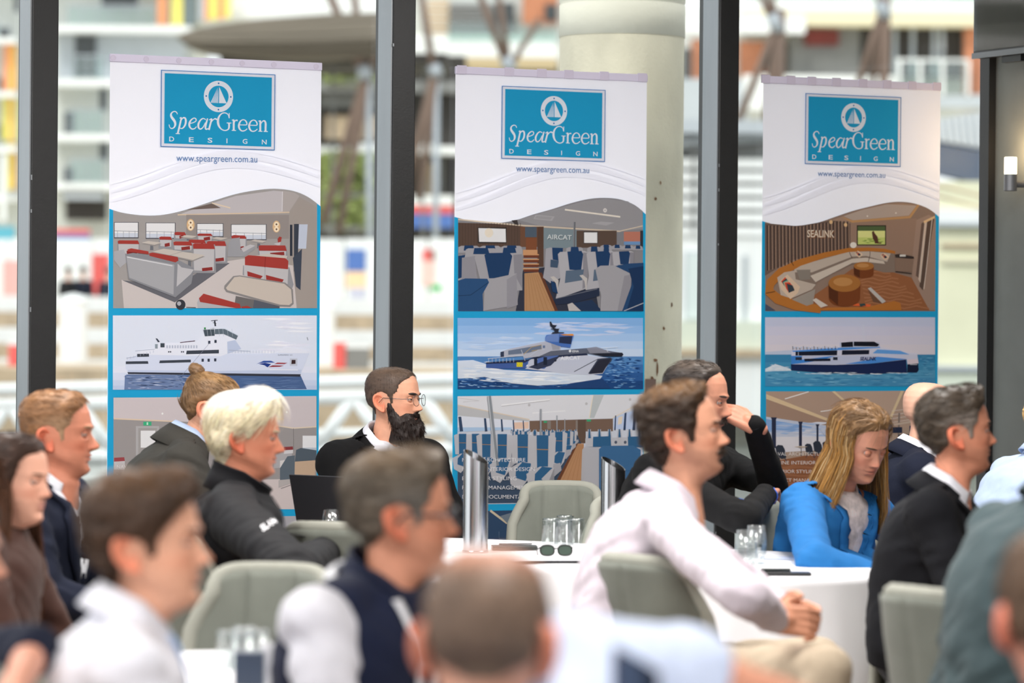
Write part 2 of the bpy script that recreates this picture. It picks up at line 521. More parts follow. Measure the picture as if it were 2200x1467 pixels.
# white hoarding with posters
hd = base_empty('site_hoarding', 500, 77, 'long white hoarding with faded posters along the far promenade', 'hoarding', z=0.9)
for k in range(9):
    x0 = -160 + k * 180
    rb('hoarding_panel', M_white, hd, x0, 514, x0 + 178, 664, 77, 0.1)
for (x0, y0, x1, y1, m) in ((198, 546, 236, 640, M_red), (744, 536, 786, 582, M_blue), (744, 584, 786, 618, C_('poster_peach', 250, 212, 170)),
                             (752, 618, 786, 650, C_('poster_lilac', 196, 196, 214)), (908, 536, 926, 560, M_red), (906, 560, 934, 612, C_('poster_pink', 240, 200, 190)),
                             (926, 536, 934, 600, C_('poster_brown', 140, 100, 90)), (926, 612, 948, 624, C_('poster_green', 80, 190, 110)), (6, 560, 46, 690, C_('poster_rose', 244, 176, 170))):
    rb('poster', m, hd, x0, y0, x1, y1, 77, 0.04, ds=-0.06)

# left apartment building
ap = base_empty('apartment_building', 200, 56, 'pale apartment building with curved balconies and yellow and orange panels at upper left', 'building', z=0.9)
S1 = 56
rb('facade', M_offw, ap, -300, -160, 420, 690, S1, 6)
rb('facade_bay', M_lgrey, ap, 130, 70, 400, 180, S1, 2, ds=-1.0)
for k, y in enumerate((-60, 66, 180, 296, 400)):
    rb('floor_slab', M_white, ap, 120 if k else 60, y, 420, y + 12, S1, 2.6, ds=-2.2)
    rb('floor_slab', M_white, ap, -200, y + 24, 50, y + 34, S1, 2.6, ds=-2.2)
for k, (x0, y0, x1, y1) in enumerate(((160, 26, 345, 66), (172, 130, 236, 178), (165, 245, 236, 296), (165, 350, 236, 400), (-60, 60, 14, 98), (-60, 270, 14, 312))):
    rb('balcony_glass', M_bal, ap, x0, y0, x1, y1, S1, 0.05, ds=-2.1)
    rb('handrail', M_steel, ap, x0, y0 - 3, x1, y0, S1, 0.1, ds=-2.12)
    n = max(2, int((x1 - x0) / 30))
    for q in range(n + 1):
        xx = x0 + (x1 - x0) * q / n
        rb('baluster', M_steel, ap, xx - 1, y0, xx + 1, y1, S1, 0.06, ds=-2.15)
for (x0, y0, x1, y1) in ((168, 82, 214, 168), (222, 196, 236, 240), (146, 246, 166, 292), (222, 310, 238, 346), (146, 364, 164, 398), (226, -10, 302, 24), (8, 66, 28, 96), (5, 172, 16, 204), (4, 270, 16, 300), (40, -10, 50, 30)):
    wn = rb('window', M_lgrey, ap, x0 - 3, y0 - 3, x1 + 3, y1 + 3, S1, 0.1, ds=-1.06)
    rb('pane', M_dgrey, wn, x0, y0, x1, y1, S1, 0.05, ds=-1.12)
for (x0, y0, x1, y1, m) in ((18, 100, 34, 200, M_orange), (32, 100, 45, 200, C_('amber_panel', 248, 190, 90)), (16, 206, 31, 306, M_yellow), (31, 206, 38, 306, M_orange), (38, 206, 46, 306, M_yellow),
                             (26, 312, 36, 410, M_yellow), (36, 312, 45, 410, C_('amber_panel', 248, 190, 90)), (346, -40, 366, 64, M_orange), (376, -40, 400, 66, M_yellow), (400, -40, 430, 60, C_('slate_panel', 116, 128, 130)),
                             (434, -40, 446, 50, M_lgrey), (446, -40, 456, 50, M_orange), (456, -40, 474, 48, M_yellow), (474, -40, 488, 46, M_orange), (488, -40, 502, 44, M_yellow)):
    rb('colour_panel', m, ap, x0, y0, x1, y1, S1, 0.3, ds=-1.4)
rb('shop_front', M_vdark, ap, 150, 430, 236, 474, S1, 0.4, ds=-1.3)
rb('shop_awning', M_mgrey, ap, 150, 412, 236, 424, S1, 1.2, ds=-2.2)
rb('shop_awning', M_lgrey, ap, 150, 424, 236, 432, S1, 1.2, ds=-2.2)
rb('sign_band', M_teal, ap, -40, 490, 50, 522, S1, 0.3, ds=-2.4)
rb('sign_band', M_blue, ap, 128, 508, 208, 522, S1, 0.3, ds=-2.4)
rb('sign_band', M_red, ap, 128, 496, 208, 506, S1, 0.3, ds=-2.4)
rb('white_column', M_white, ap, 22, 340, 34, 480, S1, 0.4, ds=-2.6)
rb('parapet', M_white, ap, 420, -160, 860, 40, S1, 3)

# dark slatted canopy (a long rounded hull)
cn = base_empty('slatted_canopy', 620, 76, 'dark slatted oval canopy overhanging the far waterfront restaurant', 'canopy', z=0.9)
SC_ = 76
out = [(380, 78), (400, 98), (430, 112), (500, 122), (590, 131), (700, 134), (830, 122), (960, 96), (960, 20), (840, 28), (700, 32), (560, 42), (440, 58), (395, 70)]
def hull(t):     # silhouette top / bottom at px
    x = 378 + t * 460
    top = np.interp(x, [378, 395, 440, 560, 700, 840, 978], [80, 70, 58, 42, 32, 28, 26])
    bot = np.interp(x, [378, 400, 430, 500, 590, 700, 830, 978], [80, 98, 110, 121, 129, 131, 122, 100])
    return x, top, bot
for k in range(6):
    rows = []
    for q in range(25):
        x, tp, bt = hull(q / 24)
        a = tp + (bt - tp) * k / 6; b = tp + (bt - tp) * (k + 0.86) / 6
        bulge = math.sin(math.pi * (k + 0.5) / 6) * 1.1 * math.sin(math.pi * min(1, q / 12 + 0.02) / 2)
        p0 = P(x, a, SC_); p1 = P(x, b, SC_)
        rows.append([p0 + Vector((0, -bulge, 0)), p1 + Vector((0, -bulge, 0)), p1 + Vector((0, 1.6, 0)), p0 + Vector((0, 1.6, 0))])
    MB().grid(rows, True).build('slat', M_slat, cn)
for x in (520, 700, 900): rb('column', M_mgrey, cn, x, 112, x + 10, 740, SC_, 0.4, ds=2.0)
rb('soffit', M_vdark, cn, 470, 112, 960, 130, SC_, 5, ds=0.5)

# restaurant under the canopy
rs = base_empty('restaurant', 780, 62, 'shaded two level restaurant front with planters under the slatted canopy', 'building', z=0.9)
S2 = 64
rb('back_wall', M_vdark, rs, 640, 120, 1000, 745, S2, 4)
rb('floor_slab', M_mgrey, rs, 640, 180, 1000, 200, S2, 2, ds=-1.2)
rb('floor_slab', M_offw, rs, 640, 320, 850, 336, S2, 2, ds=-1.2)
rb('floor_slab', M_white, rs, 860, 318, 1000, 334, S2, 2, ds=-1.2)
rb('glazing', M_lgrey, rs, 690, 128, 830, 164, S2, 0.2, ds=-0.3)
rb('wall_panel', M_mgrey, rs, 690, 204, 850, 232, S2, 0.2, ds=-0.4)
rb('wall_panel', M_tanc, rs, 700, 250, 850, 300, S2, 0.2, ds=-0.3)
for k in range(10):
    rb('column', M_offw if k % 3 == 0 else M_mgrey, rs, 660 + k * 36, 340, 666 + k * 36, 500, S2, 0.4, ds=-0.6)
for k in range(5):
    rb('lit_window', C_('dining_room', 190, 168, 140), rs, 690 + k * 55, 350, 715 + k * 55, 420, S2, 0.2, ds=-0.35)
rb('awning', M_white, rs, 772, 316, 850, 334, S2, 1.2, ds=-2.4)
rb('awning', M_white, rs, 900, 316, 940, 336, S2, 1.2, ds=-2.4)
rb('sign_band', M_red, rs, 884, 446, 976, 462, S2, 0.3, ds=-1.8)
rb('sign_band', M_blue, rs, 884, 464, 976, 492, S2, 0.3, ds=-1.8)
rb('sign_band', M_white, rs, 884, 424, 976, 444, S2, 0.3, ds=-1.8)
# planter hedges as leafy clumps
def leaf_clump(x0, y0, x1, y1, s, n):
    mb = MB(); r = np.random.default_rng(int(x0 + y0))
    for _ in range(n):
        c = P(x0 + (x1 - x0) * r.random(), y0 + (y1 - y0) * r.random(), s) + Vector((0, -0.6 * r.random(), 0))
        d = Vector(r.normal(size=3)).normalized(); q = d.orthogonal().normalized(); w2 = d.cross(q)
        a = 0.16 + 0.12 * r.random()
        mb.add([c - q * a, c + w2 * a * 0.5, c + q * a, c - w2 * a * 0.5 + d * 0.05], [(0, 1, 2), (0, 2, 3)])
    f = mb.build('hedge_foliage', M_green, rs); f['kind'] = 'stuff'
    rb('planter', M_mgrey, rs, x0, y1 - 3, x1, y1 + 4, s, 2.5, ds=-0.6)
leaf_clump(700, 158, 840, 178, 66, 260)
leaf_clump(692, 330, 836, 420, 67, 420)
leaf_clump(692, 430, 800, 490, 68, 300)

# raking pole masts
def pole_mast(px, label, segs, s=76):
    e = base_empty('raking_pole_mast', px, s, label, 'mast', 'masts with raking timber poles', z=0.9)
    for (nm, x0, y0, x1, y1, r_, m) in segs:
        MB().tube([P(x0, y0, s), P(x1, y1, s)], r_ * 0.95, 10).build(nm, m, e, smooth=True)
pole_mast(782, 'brown raking pole mast just left of the centre mullion',
          [('pole', 783, 165, 700, -30, 0.13, M_timb), ('pole', 783, 165, 758, -30, 0.11, M_timb), ('pole', 783, 160, 840, 60, 0.10, M_timb), ('pole', 784, 165, 694, 480, 0.13, M_timb), ('pole', 790, 170, 728, 500, 0.12, M_timb), ('post', 792, 160, 796, 712, 0.11, M_steel), ('collar', 780, 140, 786, 172, 0.22, M_steel)])
pole_mast(934, 'brown raking pole mast just right of the centre mullion',
          [('pole', 932, 155, 902, -30, 0.11, M_timb), ('pole', 934, 155, 868, 420, 0.13, M_timb), ('pole', 938, 160, 900, 430, 0.12, M_timb), ('post', 938, 150, 934, 712, 0.10, M_steel), ('collar', 930, 140, 940, 166, 0.2, M_steel)])
pole_mast(1085, 'brown raking pole mast above the middle banner',
          [('pole', 1090, 145, 1024, -30, 0.11, M_timb), ('pole', 1094, 145, 1068, -30, 0.10, M_timb), ('post', 1092, 120, 1092, 712, 0.11, M_steel), ('pole', 1098, 140, 1160, 40, 0.09, M_timb), ('collar', 1085, 125, 1100, 150, 0.2, M_steel)])
pole_mast(1668, 'brown raking pole mast above the left edge of the right banner',
          [('pole', 1662, 50, 1622, -40, 0.11, M_timb), ('pole', 1668, 50, 1650, -40, 0.10, M_timb), ('pole', 1666, 60, 1586, 260, 0.12, M_timb), ('pole', 1672, 60, 1640, 280, 0.11, M_timb), ('post', 1678, 20, 1662, 712, 0.15, M_timb), ('collar', 1660, 30, 1674, 70, 0.22, M_steel)])
pole_mast(1900, 'brown raking pole mast above the centre of the right banner',
          [('pole', 1896, 20, 1838, 200, 0.11, M_timb), ('pole', 1900, 25, 1870, 200, 0.10, M_timb), ('post', 1904, -20, 1884, 712, 0.15, M_timb), ('pole', 1890, 10, 1880, -60, 0.1, M_timb), ('collar', 1890, 5, 1904, 40, 0.22, M_steel)])

# right apartment buildings
bR = base_empty('brick_apartment_building', 1500, 52, 'apartment building with orange brick, white balconies and grey cladding at upper centre and right', 'building', z=0.9)
S3 = 52
rb('facade', M_offw, bR, 880, -160, 2130, 330, S3, 6)
rb('cladding', C_('tan_cladding', 214, 186, 150), bR, 918, 0, 965, 160, S3, 0.3, ds=-0.6)
for k in range(9):
    rb('cladding_strip', M_white, bR, 918, 6 + k * 18, 962, 9 + k * 18, S3, 0.1, ds=-0.72)
rb('louvre_panel', M_mgrey, bR, 966, 12, 1104, 82, S3, 0.3, ds=-0.7)
for k in range(8):
    rb('louvre_blade', C_('louvre_blade', 150, 148, 146), bR, 966, 14 + k * 8.4, 1062, 18 + k * 8.4, S3, 0.2, ds=-0.85)
rb('window', M_dgrey, bR, 1064, 10, 1106, 62, S3, 0.1, ds=-0.9)
rb('brick_wall', M_brick, bR, 1122, -20, 1198, 58, S3, 0.4, ds=-0.8)
rb('window', M_dgrey, bR, 1170, 14, 1196, 48, S3, 0.1, ds=-0.95)
rb('balcony', M_white, bR, 880, 84, 1196, 132, S3, 0.3, ds=-2.0)
rb('balcony_glass', M_bal, bR, 964, 60, 1196, 96, S3, 0.06, ds=-2.1)
rb('soffit', C_('soffit_tan', 196, 176, 140), bR, 880, 132, 1196, 152, S3, 2, ds=-2.0)
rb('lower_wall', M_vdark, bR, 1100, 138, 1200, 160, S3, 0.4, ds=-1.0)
rb('lower_wall', M_offw, bR, 880, 160, 1000, 316, S3, 0.4, ds=-0.6)
rb('blue_door', M_blue, bR, 962, 162, 978, 240, S3, 0.2, ds=-0.8)
# right half: slab, soffit, recessed balcony level
rb('balcony', M_white, bR, 1460, 0, 2090, 34, S3, 0.3, ds=-2.0)
rb('balcony_glass', M_bal, bR, 1590, -40, 2090, 6, S3, 0.06, ds=-2.1)
rb('soffit', C_('cream_soffit', 232, 222, 190), bR, 1590, 36, 2100, 62, S3, 2.4, ds=-2.2)
rb('white_fascia', M_white, bR, 1460, 46, 1720, 80, S3, 0.4, ds=-2.4)
rb('brick_wall', M_brick, bR, 1586, 92, 1650, 172, S3, 0.4, ds=-0.8)
rb('brick_wall', M_brick, bR, 1484, 88, 1512, 172, S3, 0.4, ds=-0.8)
rb('window', M_dgrey, bR, 1464, 108, 1482, 182, S3, 0.1, ds=-0.95)
rb('window', M_vdark, bR, 1640, 96, 1690, 165, S3, 0.1, ds=-0.95)
rb('grey_wall', M_mgrey, bR, 1694, 64, 1846, 165, S3, 0.4, ds=-0.9)
rb('led_sign', mat('red_led_sign', rgb(60, 20, 16), 0.5, emit=((1.0, 0.10, 0.04, 1), 0.07), noise=(0.9, 0.9)), bR, 1724, 70, 1796, 102, S3, 0.2, ds=-1.2)
rb('window', M_vdark, bR, 1842, 58, 2062, 170, S3, 0.2, ds=-0.95)
for x in (1912, 1950, 1996, 2012):
    rb('frame_post', M_lgrey, bR, x, 62, x + 9, 170, S3, 0.15, ds=-1.1)
rb('brick_pier', M_brick, bR, 2062, 40, 2090, 215, S3, 0.5, ds=-1.4)
rb('brick_pier', C_('terracotta', 196, 128, 96), bR, 2092, 120, 2130, 224, S3, 0.5, ds=-1.6)
rb('balcony_glass', M_bal, bR, 1914, 138, 2066, 206, S3, 0.06, ds=-2.0)
rb('handrail', M_white, bR, 1914, 135, 2066, 139, S3, 0.12, ds=-2.02)
for x in (1916, 1960, 2008, 2062):
    rb('baluster', M_white, bR, x, 136, x + 8, 212, S3, 0.1, ds=-2.05)
rb('balcony', M_white, bR, 1590, 170, 1912, 240, S3, 0.4, ds=-1.9)
rb('balcony', M_lgrey, bR, 1912, 210, 2130, 236, S3, 0.4, ds=-1.9)
rb('low_wall', M_lgrey, bR, 1460, 176, 1600, 262, S3, 0.4, ds=-1.7)

# white louvred pavilion right of the column
lp = base_empty('louvred_pavilion', 1560, 96, 'white pavilion with horizontal louvre blades between column and right banner', 'building', z=0.9)
S4 = 96
rb('wall', M_white, lp, 1400, 500, 1660, 900, S4, 2)
rb('louvre_backing', M_mgrey, lp, 1420, 296, 1660, 500, S4, 0.3, ds=0.3)
rb('roof_edge', M_lgrey, lp, 1420, 262, 1670, 288, S4, 1.5, ds=-0.6)
MB().tube([P(1400, 312, S4), P(1690, 288, S4)], 0.14, 12).build('gutter_pipe', M_lgrey, lp, smooth=True)
for k in range(6):
    y0 = 342 + k * 29
    rb('louvre_blade', M_white, lp, 1420, y0, 1664, y0 + 19, S4, 0.25, ds=-0.1)
rb('mullion', M_mgrey, lp, 1486, 310, 1492, 500, S4, 0.1, ds=-0.25)
for (x0, y0, x1, y1) in ((1470, 540, 1510, 690), (1594, 548, 1606, 690)):
    wn = rb('window', M_lgrey, lp, x0, y0, x1, y1, S4, 0.1, ds=-0.06)
    rb('pane', C_('pale_pane', 214, 224, 222, 0.3), wn, x0 + 5, y0 + 5, x1 - 5, y1 - 5, S4, 0.05, ds=-0.12)
rb('plinth', C_('pale_green_render', 214, 220, 204), lp, 1400, 690, 1660, 752, S4, 0.3, ds=-0.3)
rb('ledge', M_tanc, lp, 1400, 750, 1660, 764, S4, 0.5, ds=-0.5)
rb('lower_band', M_white, lp, 1400, 764, 1660, 900, S4, 0.3, ds=-0.3)

# cream pavilion at far right
cpv = base_empty('cream_pavilion', 2070, 110, 'cream walled pavilion with corrugated pale roof beside the charcoal wall', 'building', z=0.5)
S5 = 110
rb('wall', M_cream, cpv, 1990, 390, 2160, 920, S5, 2)
MB().prism([P(1980, 262, S5), P(2160, 232, S5), P(2160, 330, S5), P(1980, 296, S5)], (0, 1.5, 0)).build('roof', M_lgrey, cpv)
for k in range(12):
    x = 1984 + k * 15
    MB().tube([P(x, 262 - k * 2.4, S5) + Vector((0, -0.03, 0)), P(x + 6, 300 + k * 2.0, S5) + Vector((0, -0.05, 0))], 0.03, 6).build('roof_rib', M_white, cpv)
MB().prism([P(1980, 300, S5), P(2160, 334, S5), P(2160, 408, S5), P(1980, 366, S5)], (0, 0.5, 0)).build('fascia', C_('blue_grey_fascia', 96, 106, 124), cpv)
for k, (ya, yb) in enumerate(((388, 436), (412, 460))):
    MB().tube([P(1980, ya, S5) + Vector((0, -0.02, 0)), P(2160, yb, S5) + Vector((0, -0.02, 0))], 0.03, 8).build('trim_batten', M_tanc, cpv)  # sandstone coloured trim lines across the cream wall
rb('window_frame', M_white, cpv, 1990, 452, 2160, 478, S5, 0.3, ds=-0.2)
rb('window_frame', M_lgrey, cpv, 1990, 478, 2160, 486, S5, 0.3, ds=-0.22)
rb('rail', M_tanc, cpv, 2022, 524, 2112, 532, S5, 0.1, ds=-0.1)
rb('rail', C_('cream_rail', 214, 208, 182), cpv, 2022, 556, 2112, 566, S5, 0.1, ds=-0.1)
rb('sill', M_lgrey, cpv, 1990, 786, 2160, 796, S5, 0.3, ds=-0.2)
rb('lower_panel', C_('pale_green_render', 214, 220, 204), cpv, 1990, 800, 2160, 920, S5, 0.2, ds=-0.1)

# ---------------------------------------------------------------- printed banners
M_print = mat('banner_print_ink', (1, 1, 1, 1), 0.75, attr=True, trans=0.36, spec=0.2)
M_bcloth = mat('banner_cloth', rgb(246, 246, 252), 0.8, trans=0.36, spec=0.2, bump=(9, 0.06))
M_hem = mat('banner_hem', rgb(222, 216, 236), 0.8, trans=0.15)
M_tape = mat('hem_tape', rgb(200, 192, 212), 0.7)
BOFF = 0.03
TEAL = (34, 168, 214)

class Print:
    """flat ink shapes on a banner, drawn back to front; each overlap gets its own hair-thin layer"""
    def __init__(s, base, clip=None):
        s.items = []; s.base = base; s.o = (0, 0); s.k = 1.0
        s.clip = clip
    def crop(s, ox, oy, k):
        s.o = (ox, oy); s.k = k; return s
    def uz(s, p):
        return onwall(s.o[0] + p[0] / s.k, s.o[1] + p[1] / s.k, BOFF)
    def raw(s, pts, c):
        xs = [p[0] for p in pts]; zs = [p[1] for p in pts]
        s.items.append((pts, rgb(*c), (min(xs), max(xs), min(zs), max(zs))))
    def poly(s, c, *pts):
        s.raw([s.uz(p) for p in pts], c)
    def rect(s, c, x0, y0, x1, y1):
        s.poly(c, (x0, y0), (x1, y0), (x1, y1), (x0, y1))
    def line(s, c, w, *pts):
        q = [Vector(s.uz(p)) for p in pts]; h = w / s.k / 538 / 2
        s.ribbon(c, [(a.x, a.y, h * 2) for a in q])
    def ribbon(s, c, q):
        """q: (u, z, width) along a centre line"""
        L = []; R = []
        for i, (x, y, w) in enumerate(q):
            a = q[max(i - 1, 0)]; b = q[min(i + 1, len(q) - 1)]
            d = Vector((b[0] - a[0], b[1] - a[1]))
            d = d.normalized() if d.length > 1e-9 else Vector((1, 0))
            n = Vector((-d.y, d.x)) * (w / 2)
            L.append((x + n.x, y + n.y)); R.append((x - n.x, y - n.y))
        lay = len(s.items)
        for i in range(len(q) - 1):
            s.raw([L[i], L[i + 1], R[i + 1], R[i]], c)
            s.items[-1] = s.items[-1] + (lay,)
    def disc(s, c, p, r, r_in=0.0, n=36, sx=1.0):
        u, z = s.uz(p); r = r / s.k / 538; r_in = r_in / s.k / 538
        lay = len(s.items)
        if r_in == 0:
            s.raw([(u + r * sx * math.cos(2 * math.pi * k / n), z + r * math.sin(2 * math.pi * k / n)) for k in range(n)], c)
        else:
            for k in range(n):
                a = 2 * math.pi * k / n; b = 2 * math.pi * (k + 1) / n
                s.raw([(u + r * math.cos(a), z + r * math.sin(a)), (u + r * math.cos(b), z + r * math.sin(b)),
                       (u + r_in * math.cos(b), z + r_in * math.sin(b)), (u + r_in * math.cos(a), z + r_in * math.sin(a))], c)
                s.items[-1] = s.items[-1] + (lay,)
    def text(s, c, body, x0, x1, ybase, cap, spacing=1.0, bold=0.0, shear=0.0, ybase2=None):
        """letters of the built-in font stretched between two pixel columns on a base line"""
        polys, (a, b) = text_polys(body, 1.0, spacing, bold)
        A = Vector(s.uz((x0, ybase))); B = Vector(s.uz((x1, ybase2 if ybase2 is not None else ybase)))
        h = cap / s.k / 538 / 0.70
        lay = len(s.items)
        for q in polys:
            pts = []
            for (x, y) in q:
                t = (x - a) / (b - a)
                m = A.lerp(B, t)
                pts.append((m.x + y * h * shear, m.y + y * h))
            s.raw(pts, c)
            s.items[-1] = s.items[-1] + (lay,)
    def build(s, name, parent, step=0.00014):
        lay = [0] * len(s.items); i = 0
        while i < len(s.items):
            g = s.items[i][3] if len(s.items[i]) > 3 else None
            j = i + 1
            while g is not None and j < len(s.items) and len(s.items[j]) > 3 and s.items[j][3] == g:
                j += 1
            L = 0
            if i:
                bb = np.array([it[2] for it in s.items[i:j]])
                cb = np.array([it[2] for it in s.items[:i]])
                ov = (bb[:, None, 0] < cb[None, :, 1]) & (bb[:, None, 1] > cb[None, :, 0]) & (bb[:, None, 2] < cb[None, :, 3]) & (bb[:, None, 3] > cb[None, :, 2])
                hit = ov.any(axis=0)
                if hit.any():
                    L = int(np.array(lay[:i])[hit].max()) + 1
            for k in range(i, j): lay[k] = L
            i = j
        mb = MB()
        for it, L in zip(s.items, lay):
            off = s.base + L * step
            v = [WM @ Vector((u, off, z)) for (u, z) in it[0]]
            ar = sum(it[0][i][0] * it[0][(i + 1) % len(it[0])][1] - it[0][(i + 1) % len(it[0])][0] * it[0][i][1] for i in range(len(it[0])))
            if ar < 0: v = v[::-1]
            mb.add(v, [tuple(range(len(v)))], it[1])
        return mb.build(name, M_print, parent, fix=False)

GLYPHS = [
 [(42,80,4),(38,90,5),(28,95,5),(16,90,6),(9,78,9),(12,64,12),(22,50,13),(30,36,12),(31,20,10),(24,6,6),(12,1,5),(3,8,4),(0,22,4)],
 [(54,58,4),(62,61,7),(58,36,9),(52,8,9),(45,-24,9)], [(34,-26,4),(56,-26,4)],
 [(58,42,5),(70,60,6),(82,60,9),(86,44,10),(82,22,9),(70,5,6),(58,4,4),(52,12,4)],
 [(106,32,5),(122,36,4),(138,46,5),(138,58,6),(128,62,5),(114,52,7),(105,34,10),(106,14,9),(118,2,6),(132,5,5),(142,16,4)],
 [(190,56,4),(176,62,5),(162,52,7),(152,32,10),(152,12,9),(162,3,6),(176,14,5),(188,40,4)],
 [(199,63,6),(192,36,9),(188,14,9),(192,3,7),(203,8,4)],
 [(207,54,4),(217,61,5),(221,61,6)], [(221,62,9),(213,30,9),(206,0,9)], [(213,36,4),(226,54,4),(238,63,6),(247,58,8)],
 [(311,70,4),(306,88,5),(290,97,5),(272,92,6),(258,74,9),(253,50,12),(258,24,10),(272,6,6),(290,0,5),(306,6,6),(311,18,9),(311,40,9)],
 [(299,42,4),(323,42,4)], [(312,68,4),(312,97,4)],
 [(336,0,10),(336,60,10)], [(326,2,4),(348,2,4)], [(326,58,4),(338,61,5)], [(338,44,4),(346,58,5),(356,57,8)],
 [(366,34,4),(384,34,4),(404,36,5),(403,50,7),(394,61,5),(382,62,5),(370,52,7),(363,32,10),(366,14,9),(378,1,6),(394,3,5),(407,14,4)],
 [(420,34,4),(438,34,4),(458,36,5),(457,50,7),(448,61,5),(436,62,5),(424,52,7),(417,32,10),(420,14,9),(432,1,6),(448,3,5),(461,14,4)],
 [(476,0,10),(476,60,10)], [(466,2,4),(488,2,4)], [(466,58,4),(478,61,5)],
 [(479,44,4),(488,58,5),(498,60,8),(504,48,10),(504,20,10),(504,0,10)], [(494,2,4),(516,2,4)]]
def smooth_pts(q, n=4):
    if len(q) < 3: return q
    A = np.array([q[0]] + list(q) + [q[-1]], float); out = []
    for i in range(1, len(A) - 2):
        p0, p1, p2, p3 = A[i - 1], A[i], A[i + 1], A[i + 2]
        for k in range(n):
            t = k / n
            out.append(0.5 * ((2 * p1) + (-p0 + p2) * t + (2 * p0 - 5 * p1 + 4 * p2 - p3) * t * t + (-p0 + 3 * p1 - 3 * p2 + p3) * t ** 3))
    out.append(A[-2])
    return [tuple(x) for x in out]

def draw_logo(pr, X0, Y0, X1, Y1):
    """logo panel; X0..Y1: pixel box of the outer line (left top, right bottom on the slanted wall)"""
    u0, z1 = pr.uz((X0, Y0)); u1, z0 = pr.uz((X1, Y1))
    W = u1 - u0; H = z1 - z0
    def q(a, b): return (u0 + a * W, z1 - b * H)
    def R(c, a0, b0, a1, b1): pr.raw([q(a0, b0), q(a1, b0), q(a1, b1), q(a0, b1)], c)
    blue = (66, 128, 190)
    R(blue, 0, 0, 1, 1); R((247, 247, 253), .007, .01, .993, .99); R(TEAL, .031, .042, .969, .955)
    cx, cy = q(.5, .318); r = H * .205
    def ring(c, ra, rb, x=cx, y=cy, n=40):
        lay = len(pr.items)
        for k in range(n):
            a = 2 * math.pi * k / n; b = 2 * math.pi * (k + 1) / n
            pts = [(x + ra * math.cos(a), y + ra * math.sin(a)), (x + ra * math.cos(b), y + ra * math.sin(b))]
            pts += [(x + rb * math.cos(b), y + rb * math.sin(b)), (x + rb * math.cos(a), y + rb * math.sin(a))] if rb > 0 else [(x, y)]
            pr.raw(pts, c); pr.items[-1] = pr.items[-1] + (lay,)
    wh = (246, 247, 253)
    ring(wh, r, r * .69)
    for (dx, dy) in ((0, .84), (.84, 0), (-.84, 0), (0, -.84)):
        ring((40, 120, 190), r * .055, 0, cx + dx * r, cy + dy * r, 10)
    pr.raw([(cx + .04 * r, cy + .62 * r), (cx + .56 * r, cy - .42 * r), (cx + .04 * r, cy - .42 * r)], wh)
    # striped half of the sail
    for k in range(6):
        f0 = k / 6; f1 = (k + .66) / 6
        bx0 = -.54 + .54 * f0; bx1 = -.54 + .54 * f1
        pr.raw([(cx - .01 * r + bx0 * r * .04, cy + .62 * r - .05 * k * r), (cx + bx0 * r, cy - .42 * r), (cx + bx1 * r, cy - .42 * r)], wh)
    g0 = q(.073, .76); sc = (W * .857) / 512.0; sz = H * .228 / 96.0
    for st in GLYPHS:
        pts = smooth_pts(st)
        pr.ribbon(wh, [(g0[0] + x * sc, g0[1] + y * sz, w * (sc + sz) / 2 * 1.06) for (x, y, w) in pts])
    for k, ch in enumerate('DESIGN'):
        polys, (a, b) = text_polys(ch, 1.0, 1.0, 0.012)
        x = [.075, .245, .408, .573, .715, .885][k]
        hh = H * .062 / .70; ww = W * (.042 if ch != 'I' else .008)
        o = q(x, .925)
        lay = len(pr.items)
        for pl in polys:
            pr.raw([(o[0] + (px - a) / (b - a) * ww, o[1] + py * hh) for (px, py) in pl], wh)
            pr.items[-1] = pr.items[-1] + (lay,)

